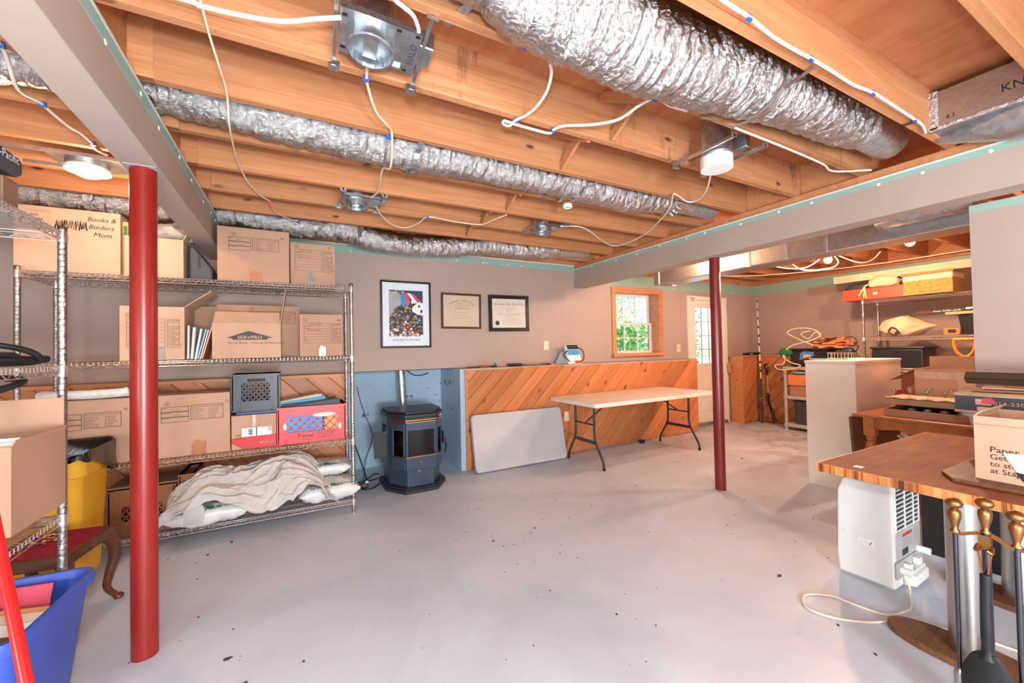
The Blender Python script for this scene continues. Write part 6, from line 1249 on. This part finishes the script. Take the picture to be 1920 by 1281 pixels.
for x in (0.07, 0.87):
    for y in (0.10, 1.02):
        l = MB().lathe(leg, 18, (x, y, 0)).build('leg', M['maple'], t, 50); MB().box(x - 0.036, y - 0.036, 0.58, x + 0.036, y + 0.036, 0.728).build('leg_block', M['maple'], l)
for x in (0.05, 0.87): MB().prism([(0.12, 0.728), (1.0, 0.728), (1.0, 0.64), (0.95, 0.635), (0.85, 0.65), (0.72, 0.615), (0.62, 0.60), (0.12, 0.60)], 0, 0.018, (x, 0, 0), (0, 1, 0), (0, 0, 1)).build('apron', M['maple'], t)
MB().box(0.06, 0.62, 0.60, 0.075, 0.63, 0.728).build('apron_joint', M['walnut'], t)
t = thing('leaf_support', 'pale folded wooden support hanging under the drop-leaf table', 'support'); MB().bar((4.30, 1.44, 0.66), (4.28, 1.38, 0.54), 0.02, 0.02).build('arm', M['liner_cream'], t); MB().bar((4.33, 1.47, 0.57), (4.28, 1.38, 0.535), 0.02, 0.02).build('brace', M['liner_cream'], t)
def tray(label, x0, x1, y0, y1, z0, z1, mat, holes=False):
    t = thing('carton_tray', label, 'tray', (x0, y0, z0), 0, 'shallow carton trays of glassware'); w, d, h = x1 - x0, y1 - y0, z1 - z0; m = MB()
    m.box(0, 0, 0, w, 0.005, h); m.box(0, d - 0.005, 0, w, d, h); m.box(0, 0.005, 0, 0.005, d - 0.005, h); m.box(w - 0.005, 0.005, 0, w, d - 0.005, h); m.box(0.005, 0.005, 0, w - 0.005, d - 0.005, 0.005); m.build('walls', M[mat], t)
    return t
tr1 = tray('lower shallow carton tray holding dark glassware', 4.14, 4.60, 0.98, 1.49, 0.7515, 0.805, 'card_d'); MB().box(0.01, 0.01, 0.01, 0.45, 0.50, 0.035).build('dark_liner', M['black'], tr1)
tr2 = tray('upper carton tray with round cut-outs and clear glasses', 4.25, 4.64, 1.00, 1.535, 0.8325, 0.882, 'card_b'); MB().box(0.0, 0.0, 0.044, 0.39, 0.535, 0.048).build('tray_deck', M['card_c'], tr2)
def goblet(mat, x, y, z, s, lb, grp):
    g = tag(MB().lathe([(0.030*s, 0), (0.030*s, 0.003), (0.006*s, 0.007), (0.0045*s, 0.05*s), (0.012*s, 0.06*s), (0.032*s, 0.085*s), (0.034*s, 0.11*s), (0.030*s, 0.135*s), (0.028*s, 0.135*s), (0.032*s, 0.11*s), (0.030*s, 0.087*s), (0.0, 0.064*s)], 20).build('wine_glass', M[mat], None, 60, loc=(x, y, z)), lb, 'glass', grp); return g
k = 0
LBG = ('clear glass nearest the left end of the upper tray', 'second clear glass from the left on the upper tray', 'third clear glass along the front of the upper tray', 'fourth clear glass along the front of the upper tray', 'fifth clear glass, by the black printed box', 'clear glass at the back left of the upper tray', 'clear glass at the back middle of the upper tray', 'clear glass at the back right of the upper tray')
for i in range(5): goblet('clear_ware', 4.30, 1.48 - i*0.10, 0.8815, 0.55, LBG[i], 'clear glasses on the upper tray'); MB().lathe([(0.036, 0.0), (0.036, 0.0006), (0.0, 0.0006)], 20, (0.05, 0.48 - i*0.10, 0.0482)).build('cut_out', M['black'], tr2)
for i in range(3): goblet('clear_ware', 4.45, 1.43 - i*0.12, 0.8815, 0.6, LBG[5 + i], 'clear glasses on the upper tray')
for i in range(4): tag(MB().lathe([(0.022, 0), (0.024, 0.002), (0.025, 0.030), (0.022, 0.030), (0.021, 0.004), (0, 0.004)], 16).build('drinking_glass', M['clear_ware'], None, 60, loc=(4.19, 1.34 - i*0.09, 0.7875)), ('small glass furthest left in the lower tray', 'second small glass from the left in the lower tray', 'third small glass from the left in the lower tray', 'small glass furthest right in the lower tray')[i], 'glass', 'small glasses in the lower tray')
t = open_carton('open_carton', 'taped open carton behind the trays of glasses', 4.68, 5.0, 0.95, 1.47, 0.7515, 1.10, 'card_a', flaps=(('b', 0.20, 122), ('r', 0.10, -10)), group='cartons on the drop-leaf table')
m = MB(); m.box(-0.0014, 0.0, 0.27, -0.0004, 0.52, 0.325); m.box(-0.0014, 0.02, 0.0, -0.0004, 0.26, 0.27); m.build('clear_tape', M['tape_clear'], t)
tag(MB().box(4.72, 1.53, 0.7515, 4.85, 1.62, 0.90).build('red_box', M['label_red'], None, None, 0.004, 1), 'bright red box half hidden beside the taped open carton', 'box')
t = thing('snow_shovel', 'orange D-handled shovel standing behind the taped carton', 'shovel', (5.60, 1.395, 0)); m = MB(); m.tube(smooth_path([(0, 0.065, 1.345), (0, 0.07, 1.30), (0, 0.05, 1.22), (0, 0.0, 1.175), (0, -0.05, 1.22), (0, -0.07, 1.30), (0, -0.065, 1.345)], 6), 0.0135, 12); m.tube([(0, 0.075, 1.345), (0, -0.075, 1.345)], 0.0155, 12); m.tube([(0, 0, 1.185), (0, 0, 1.10)], [0.017, 0.02], 12); m.build('d_handle', M['handle_orange'], t, 60); MB().cyl((0, 0, 0.4), (0, 0, 1.11), 0.014, 12).build('shaft', M['gable_grey'], t); MB().box(-0.02, -0.2, 0.0, 0.0, 0.2, 0.42).build('blade', M['handle_orange'], t, None, 0.01, 2)
# ------------------------------------------------------------------ right room: rack, cart, corner tools
wire_rack('wire_shelving', 'chrome wire shelving unit against the far right wall', (6.65, 0.80, 0), 0.43, 1.775, 1.905, (1.885, 1.395, 1.0, 0.12), 'x', 0.0155)
ZT = 1.892
t = thing('flat_box', 'flat orange-red box overhanging the top shelf in the right room', 'box', (6.594, 2.130, ZT)); MB().box(0, 0, 0, 0.42, 0.64, 0.145).build('carton', M['box_red'], t, None, 0.003, 1); MB().box(-0.001, 0.27, 0.055, 0, 0.31, 0.085).build('label', M['white'], t)
m = MB(); stuff_ = [m.rect((-0.0015, 0, 0), LU, FV, -0.306 + k*0.006, 0.06, -0.303 + k*0.006, 0.08) for k in range(6)]; stuff(m.build('barcode', M['ink'], t))
t = thing('jacket', 'dark folded jacket on the orange-red box', 'jacket', (6.796, 2.439, ZT + 0.147)); blob('folded_cloth', (0, 0, 0.03), 0.15, 0.36, 0.075, 'jacket_dark', t, 0.25, 2.5, 2, zmin=0.0)
t = thing('cloth_bag', 'cream drawstring bag slumped on the orange-red box', 'bag', (6.652, 2.343, ZT + 0.15)); blob('bag_body', (-0.02, 0, 0.055), 0.09, 0.16, 0.085, 'sack', t, 0.22, 2.6, 7, zmin=0.0); m = MB()
for k, (y1, z1) in enumerate(((0.24, -0.10), (0.19, -0.13), (0.16, -0.14), (0.22, -0.04))): m.tube(smooth_path([(-0.06, 0.13, 0.05), (-0.09, 0.17, 0.02), (-0.085, (0.17 + y1)/2, z1*0.4), (-0.083, y1, z1)], 5), 0.008, 6)
m.build('drawstring', M['sack'], t, 60)
t = thing('wicker_basket', 'wicker basket with cream cloth liner on the top shelf', 'basket', (6.594, 1.721, ZT)); m = MB(); n = 13
for k in range(n):
    z = 0.008 + k*0.0135; m2 = []
    for j in range(120):
        f = j/120*4; s = int(f); q = f - s; x, y = ((q*0.36, 0), (0.36, q*0.42), (0.36*(1 - q), 0.42), (0, 0.42*(1 - q)))[s]; d = 0.004*math.sin(j*math.pi/2 + k*math.pi); cx, cy = x - 0.18, y - 0.21; l = math.hypot(cx, cy); m2.append((x + cx/l*d, y + cy/l*d, z))
    m.tube(m2, 0.0068, 5, True)
stuff(m.build('woven_wall', M['wicker'], t, 60)); MB().box(0.008, 0.008, 0.003, 0.352, 0.412, 0.17).build('lining', M['wicker_dark'], t); m = MB(); m.box(-0.01, -0.008, 0.165, 0.37, 0.43, 0.235); m.build('cloth_liner', M['liner_cream'], t, None, 0.014, 3); m = MB(); m.tube([(-0.012, -0.02, 0.25), (-0.012, 0.44, 0.25)], 0.014, 10); m.build('rim_roll', M['shoe_orange'], t, 60)
t = thing('long_box', 'long narrow cardboard box lying across the top of the basket', 'box', (6.613, 1.253, 2.148)); MB().box(0, 0, 0, 0.13, 1.62, 0.095).build('carton', M['card_c'], t, None, 0.002, 1); MB().box(-0.001, 1.30, 0.0, 0.131, 1.32, 0.0955).build('tape', M['tape_clear'], t); MB().box(-0.001, 1.617, 0.001, 0.131, 1.622, 0.094).build('end_flap', M['liner_cream'], t); m = MB(); squig(m, V(-0.002, 1.52, 0.03), LU, FV, 0.10, 0.012, 3, 0, 1); pr(t, m, 'ink_soft', 'lettering')
tag(MB().tube([(6.86, 2.46, 2.11), (6.80, 1.88, 2.14)], 0.02, 12).build('purple_roll', M['purple'], None, 60), 'purple roll lying behind the wicker basket', 'roll')
ZT2 = 1.402
t = thing('cloth_sack', 'cream cloth sack tied with dark rope on the right rack', 'sack', (6.767, 2.140, ZT2)); blob('sack_body', (-0.01, 0.03, 0.11), 0.15, 0.26, 0.14, 'sack', t, 0.2, 2.2, 12, zmin=0.0, pinch=lambda p, n: V(p.x, p.y, p.z*(1.0 if p.y > -0.02 else max(0.25, 1 + p.y*3.0)))); m = MB(); m.tube(smooth_path([(-0.165, 0.12, 0.02), (-0.17, 0.16, 0.06), (-0.17, 0.13, 0.11), (-0.165, 0.09, 0.09), (-0.17, 0.07, 0.04), (-0.168, 0.10, 0.02)], 6, True), 0.009, 8, True); m.tube(smooth_path([(-0.167, 0.10, 0.03), (-0.175, 0.07, 0.06), (-0.17, 0.05, 0.03)], 6), 0.009, 8); m.build('tie_rope', M['wire_brown'], t, 60)
t = thing('measuring_gadget', 'orange handheld gadget with dark screen on the right rack', 'gadget', (6.681, 1.764, ZT2), 0); m = MB(); m.prism([(-0.06, 0), (0.06, 0), (0.075, 0.06), (0.05, 0.085), (-0.055, 0.075), (-0.075, 0.055)], 0, 0.045, (0.0, 0, 0), (0, 1, 0), (0, 0, 1)); m.build('case', M['shoe_orange'], t, None, 0.008, 2); MB().box(-0.004, -0.035, 0.022, 0.0, 0.03, 0.062).build('screen', M['black'], t)
t = thing('storage_tote', 'dark tote with orange label beside the grey wall', 'tote', (6.671, 1.272, ZT2)); m = MB(); m.loft([rrect(0.32, 0.40, 0.04, 0.0), rrect(0.36, 0.45, 0.05, 0.23)]); o = m.build('shell', M['bin_black'], t, 40); o.location = (0.18, 0.22, 0); MB().box(-0.02, 0.07, 0.11, -0.008, 0.30, 0.19).build('label', M['shoe_orange'], t); m = MB(); squig(m, V(-0.0205, 0.28, 0.165), LU, FV, 0.07, 0.014, 3, 0, 1); squig(m, V(-0.0205, 0.25, 0.13), LU, FV, 0.14, 0.014, 5, 0, 2); pr(t, m, 'ink_soft', 'lettering')
tag(MB().box(6.632, 1.234, ZT2 + 0.232, 7.28, 1.80, ZT2 + 0.262).build('flat_carton', M['card_c'], None, None, 0.003, 1), 'flat cardboard piece lying on the dark tote', 'cardboard')
t = thing('umbrella', 'long dark furled umbrella with lettered sleeve on the tote', 'umbrella', (6.748, 2.082, ZT2 + 0.275)); MB().bar((0, 0, 0.0), (0, -0.14, 0.005), 0.03, 0.045).build('handle', M['walnut'], t, None, 0.006, 2); MB().bar((0, -0.13, 0.008), (0, -0.42, 0.022), 0.03, 0.042).build('sleeve', M['black_plastic'], t, None, 0.005, 2); MB().bar((0, -0.40, 0.022), (0, -0.95, 0.05), 0.016, 0.02).build('shaft', M['white'], t); m = MB(); squig(m, V(-0.017, -0.15, 0.0), LU, FV, 0.25, 0.022, 7, 0.006, 3); pr(t, m, 'white', 'lettering')
ZT3 = 1.008
t = thing('storage_tote', 'black lidded tote standing on the low shelf behind the cabinet', 'tote', (6.632, 1.995, ZT3)); MB().box(0, 0, 0, 0.40, 0.50, 0.24).build('shell', M['bin_black'], t, None, 0.02, 3); MB().box(-0.015, -0.015, 0.235, 0.415, 0.515, 0.262).build('lid', M['bin_black'], t, None, 0.01, 2)
# plastic cart with odds and ends
t = thing('utility_cart', 'grey plastic shelf cart in the far right corner', 'cart', (6.70, 2.78, 0))
for z in (0.05, 0.48, 0.93):
    MB().box(0, 0, z, 0.40, 0.86, z + 0.05).build('shelf', M['plastic_grey'], t, None, 0.01, 2)
for x in (0.025, 0.375):
    for y in (0.025, 0.835): MB().cyl((x, y, 0.0), (x, y, 0.93), 0.022, 12).build('upright', M['plastic_grey'], t, 40)
t = thing('drawer_box', 'orange-tan box on the middle of the plastic cart', 'box', (6.72, 3.06, 0.695), 0); MB().box(0, 0, 0, 0.34, 0.52, 0.16).build('carton', M['shoe_orange'], t, None, 0.004, 1)
tag(MB().box(6.74, 3.06, 0.532, 7.06, 3.56, 0.693).build('cardboard_box', M['card_d'], None, None, 0.004, 1), 'brown box beneath the orange-tan box on the cart', 'box')
for k, (mt, lb) in enumerate((('binder_dark', 'dark green book on the orange-tan cart box'), ('folder_teal', 'teal book in the small stack on the cart'), ('file_manila', 'yellow booklet on top of the cart stack'))): tag(MB().box(6.72, 3.10, 0.857 + k*0.016, 7.0, 3.50, 0.871 + k*0.016).build('book', M[mt]), lb, 'book', 'books on the cart')
t = thing('storage_bin', 'small dark grey bin on the lowest cart shelf', 'bin', (6.74, 3.12, 0.102)); m = MB(); m.loft([rrect(0.26, 0.36, 0.03, 0.0), rrect(0.30, 0.40, 0.04, 0.33)]); o = m.build('shell', M['dark_grey'], t, 40); o.location = (0.15, 0.2, 0); MB().box(-0.01, -0.01, 0.33, 0.31, 0.41, 0.355).build('lid', M['dark_grey'], t, None, 0.008, 2)
tag(MB().box(6.705, 3.05, 0.102, 6.725, 3.11, 0.44).build('white_board', M['white']), 'thin white board edge standing beside the grey bin', 'board')
t = thing('storage_tote', 'black tote with blue tape on top of the plastic cart', 'tote', (6.72, 3.04, 0.982)); MB().box(0, 0, 0, 0.36, 0.50, 0.25).build('shell', M['bin_black'], t, None, 0.025, 3); MB().box(-0.015, -0.015, 0.245, 0.375, 0.515, 0.275).build('lid', M['black_plastic'], t, None, 0.01, 2); m = MB(); m.prism([(-0.36, 0.10), (-0.22, 0.14), (-0.16, 0.17), (-0.17, 0.22), (-0.30, 0.235), (-0.345, 0.20)], 0, 0.002, (-0.003, 0, 0), LU, FV); m.build('blue_tape', M['tape_blue'], t); m = MB(); m.prism([(-0.31, 0.13), (-0.20, 0.155), (-0.20, 0.185), (-0.30, 0.19)], 0, 0.002, (-0.006, 0, 0), LU, FV); m.build('tan_label', M['card_c'], t); MB().tube(smooth_path([(-0.01, 0.06, 0.20), (-0.03, 0.0, 0.22), (-0.03, -0.05, 0.18), (-0.01, -0.04, 0.12)], 5), 0.014, 8).build('handle', M['black_plastic'], t, 60)
t = thing('wire_basket', 'white wire basket beside the black taped tote', 'basket', (6.66, 2.72, 0.982)); m = MB()
for z in (0.0, 0.07, 0.14, 0.21): m.tube([(0, 0, z), (0.36, 0, z), (0.36, 0.28, z), (0, 0.28, z)], 0.0045, 6, True)
for k in range(8): y = 0.28*k/7; m.tube([(0, y, 0.21), (0, y, 0.0), (0.36, y, 0.0), (0.36, y, 0.21)], 0.004, 5)
for k in range(7): x = 0.36*k/6; m.tube([(x, 0, 0.21), (x, 0, 0.0), (x, 0.28, 0.0), (x, 0.28, 0.21)], 0.004, 5)
stuff(m.build('wire_mesh', M['plastic_cream'], t))
t = thing('plastic_bundle', 'orange plastic bags bundled with brown wire on the tote', 'bundle', (6.86, 3.02, 1.26)); blob('bag_heap', (0, 0, 0.06), 0.13, 0.27, 0.085, 'bag_orange', t, 0.45, 3.4, 21, zmin=0.0); m = MB(); rnd = random.Random(8)
m.tube(smooth_path([(-0.10 + rnd.uniform(-.05, .05), rnd.uniform(-.22, .2), rnd.uniform(.06, .15)) for _ in range(14)], 6), 0.006, 6); m.build('wire_tangle', M['wire_brown'], t, 60)
t = thing('extension_cord', 'cream extension cord looped over the tote and cart', 'cord', (0, 0, 0)); m = MB()
m.tube(smooth_path([(6.72, 3.20, 1.30), (6.70, 3.40, 1.40), (6.70, 3.55, 1.50), (6.72, 3.45, 1.56), (6.74, 3.25, 1.55), (6.74, 3.12, 1.46), (6.72, 3.22, 1.38), (6.70, 3.36, 1.34), (6.68, 3.52, 1.28), (6.66, 3.60, 1.14), (6.66, 3.50, 1.05), (6.66, 3.36, 1.0), (6.64, 3.50, 0.94), (6.65, 3.68, 0.94), (6.66, 3.72, 1.0), (6.67, 3.60, 1.03), (6.68, 3.58, 1.2)], 8), 0.009, 8); m.tube(smooth_path([(6.72, 3.24, 1.52), (6.70, 3.36, 1.48), (6.74, 3.28, 1.40), (6.74, 3.18, 1.50), (6.75, 3.12, 1.42)], 8), 0.008, 8); m.build('cord', M['cable_cream'], t, 60)
tag(MB().tube(smooth_path([(4.40, 2.09, 1.18), (4.36, 2.12, 1.19), (4.34, 2.05, 1.185), (4.42, 1.96, 1.185), (4.55, 1.90, 1.182), (4.62, 1.93, 1.19), (4.68, 1.98, 1.185)], 8), 0.006, 8).build('cord_loop', M['cable_teal'], None, 60), 'pale teal cord lying on top of the white cabinet', 'cord')
t = thing('knit_glove', 'green knit bundle hanging at the left of the taped tote', 'glove', (6.70, 3.56, 1.17)); blob('knit', (0, 0.02, 0.03), 0.05, 0.09, 0.06, 'knit_green', t, 0.35, 4, 3)
tag(MB().tube(smooth_path([(6.80, 2.86, 1.20), (6.80, 2.87, 1.35), (6.80, 2.82, 1.41), (6.80, 2.74, 1.40), (6.80, 2.71, 1.33), (6.80, 2.745, 1.31), (6.80, 2.70, 1.27), (6.80, 2.74, 1.20)], 7), 0.007, 8).build('wire_hanger', M['wire_brown'], None, 60), 'bent brown wire hook standing in the wire basket', 'hook')
tag(blob('cloth_bundle', (6.84, 2.86, 1.16), 0.13, 0.12, 0.09, 'jacket_dark', None, 0.3, 3, 17), 'dark bundle lying in the white wire basket', 'cloth')
tag(blob('blue_cloth', (6.80, 2.80, 1.22), 0.05, 0.05, 0.05, 'lid_blue', None, 0.3, 3, 19), 'small blue cloth at the top of the wire basket', 'cloth')
# corner: fishing rod, spade, ledge items
t = thing('fishing_rod', 'white and dark banded fishing rod standing in the corner', 'fishing rod', (6.97, 4.13, 0)); m = MB(); MB().tube([(0, 0, 0.0), (0.03, 0.03, 0.95)], [0.022, 0.016], 12).build('grip', M['dark_grey'], t, 40); MB().tube([(0.02, 0.02, 0.75), (0.07, 0.075, 2.12)], [0.014, 0.005], 10).build('blank', M['rod_white'], t, 40)
for k in range(9): z = 0.86 + k*0.15; f = (z - 0.75)/1.37; MB().cyl((0.02 + 0.05*f, 0.02 + 0.055*f, z), (0.02 + 0.05*(f + .03), 0.02 + 0.055*(f + .03), z + 0.04), 0.0155 - 0.009*f, 10).build('binding', M['wire_brown'], t); MB().cyl((0.02 + 0.05*f - 0.012, 0.02 + 0.055*f - 0.02, z + 0.02), (0.02 + 0.05*f, 0.02 + 0.055*f, z + 0.02), 0.006, 8).build('line_guide', M['dark_grey'], t)
MB().lathe([(0.04, -0.03), (0.04, -0.022), (0.02, -0.02), (0.02, 0.02), (0.04, 0.022), (0.04, 0.03)], 18, (-0.02, -0.04, 0.40), Matrix.Rotation(R(90), 3, 'Y')).build('reel', M['brushed'], t, 40); MB().box(-0.09, -0.05, 0.385, -0.02, -0.035, 0.41).build('reel_handle', M['black'], t)
t = thing('garden_spade', 'spade with black D-handle leaning in the corner', 'spade', (7.02, 4.03, 0)); t.rotation_euler = (R(-4), R(3), 0); m = MB(); m.tube(smooth_path([(-0.05, 0, 0.985), (-0.055, 0, 0.94), (-0.03, 0, 0.89), (0, 0, 0.86), (0.03, 0, 0.89), (0.055, 0, 0.94), (0.05, 0, 0.985)], 5), 0.011, 10); m.tube([(-0.055, 0, 0.985), (0.055, 0, 0.985)], 0.012, 10); m.tube([(0, 0, 0.87), (0, 0, 0.80)], 0.017, 12); m.build('d_handle', M['black_plastic'], t, 60); MB().cyl((0, 0, 0.48), (0, 0, 0.81), 0.017, 12).build('shaft', M['wood_handle'], t, 40); MB().tube(smooth_path([(0, 0, 0.50), (0, 0, 0.35), (0.005, -0.02, 0.26), (0.0, -0.01, 0.18)], 5), 0.018, 12).build('socket', M['iron_black'], t, 60)
m = MB(); m.grid(lambda u, v: V((u - .5)*0.20*(1 if v < .55 else max(0.12, math.sqrt(max(0, 1 - ((v - .55)/.45)**2)))), -0.02 + 0.03*(2*u - 1)**2*-1 - 0.03*v, 0.25 - v*0.245), 12, 14); m.build('blade', M['shovel_steel'], t, 60, 0, 2, 0.003)
t = thing('tool_case', 'black tool case lying on the corner half wall ledge', 'tool', (6.78, 4.28, ZH + 0.021)); MB().box(0, 0, 0, 0.42, 0.05, 0.045).build('bar', M['black_plastic'], t, None, 0.004, 1); MB().box(0.14, -0.002, 0.012, 0.22, 0.0, 0.03).build('vial', M['gable_grey'], t)
tag(MB().bar((6.60, 4.46, 1.02), (6.59, 4.44, 0.84), 0.05, 0.02, (0, 1, 0)).build('wood_latch', M['pine_trim'], None, None, 0.006, 1), 'small wooden latch block beside the door casing', 'latch')
# grit on the floor
m = MB(); rnd = random.Random(4)
for k in range(240):
    x = rnd.uniform(-0.9, 6.2); y = rnd.uniform(0.6, 3.6); s = rnd.uniform(0.0015, 0.005)*(1 if rnd.random() < .9 else 2)
    m.cbox((x, y, s*0.35), (s*2, s*1.3, s*0.7), Matrix.Rotation(rnd.uniform(0, 3), 3, 'Z'))
g = m.build('floor_grit', M['pebble']); g['kind'] = 'stuff'; g['label'] = 'dark grit specks scattered over the painted floor'; g['category'] = 'grit'
m = MB(); rnd = random.Random(9)
for k, (x, y) in enumerate(((2.45, 1.38), (-0.28, 2.2), (-0.2, 2.0))):
    tag(MB().prism([(0.02*math.cos(a)*rnd.uniform(.5, 1.2), 0.012*math.sin(a)*rnd.uniform(.5, 1.2)) for a in (0, 1, 2, 3, 4, 5)], 0, 0.003).build('paint_chip', M['pebble'], None, loc=(x, y, 0.0)), ('dark flake on the floor left of the dehumidifier', 'dark flake on the floor right of the red post', 'nearest dark flake by the foot of the red post')[k], 'debris')
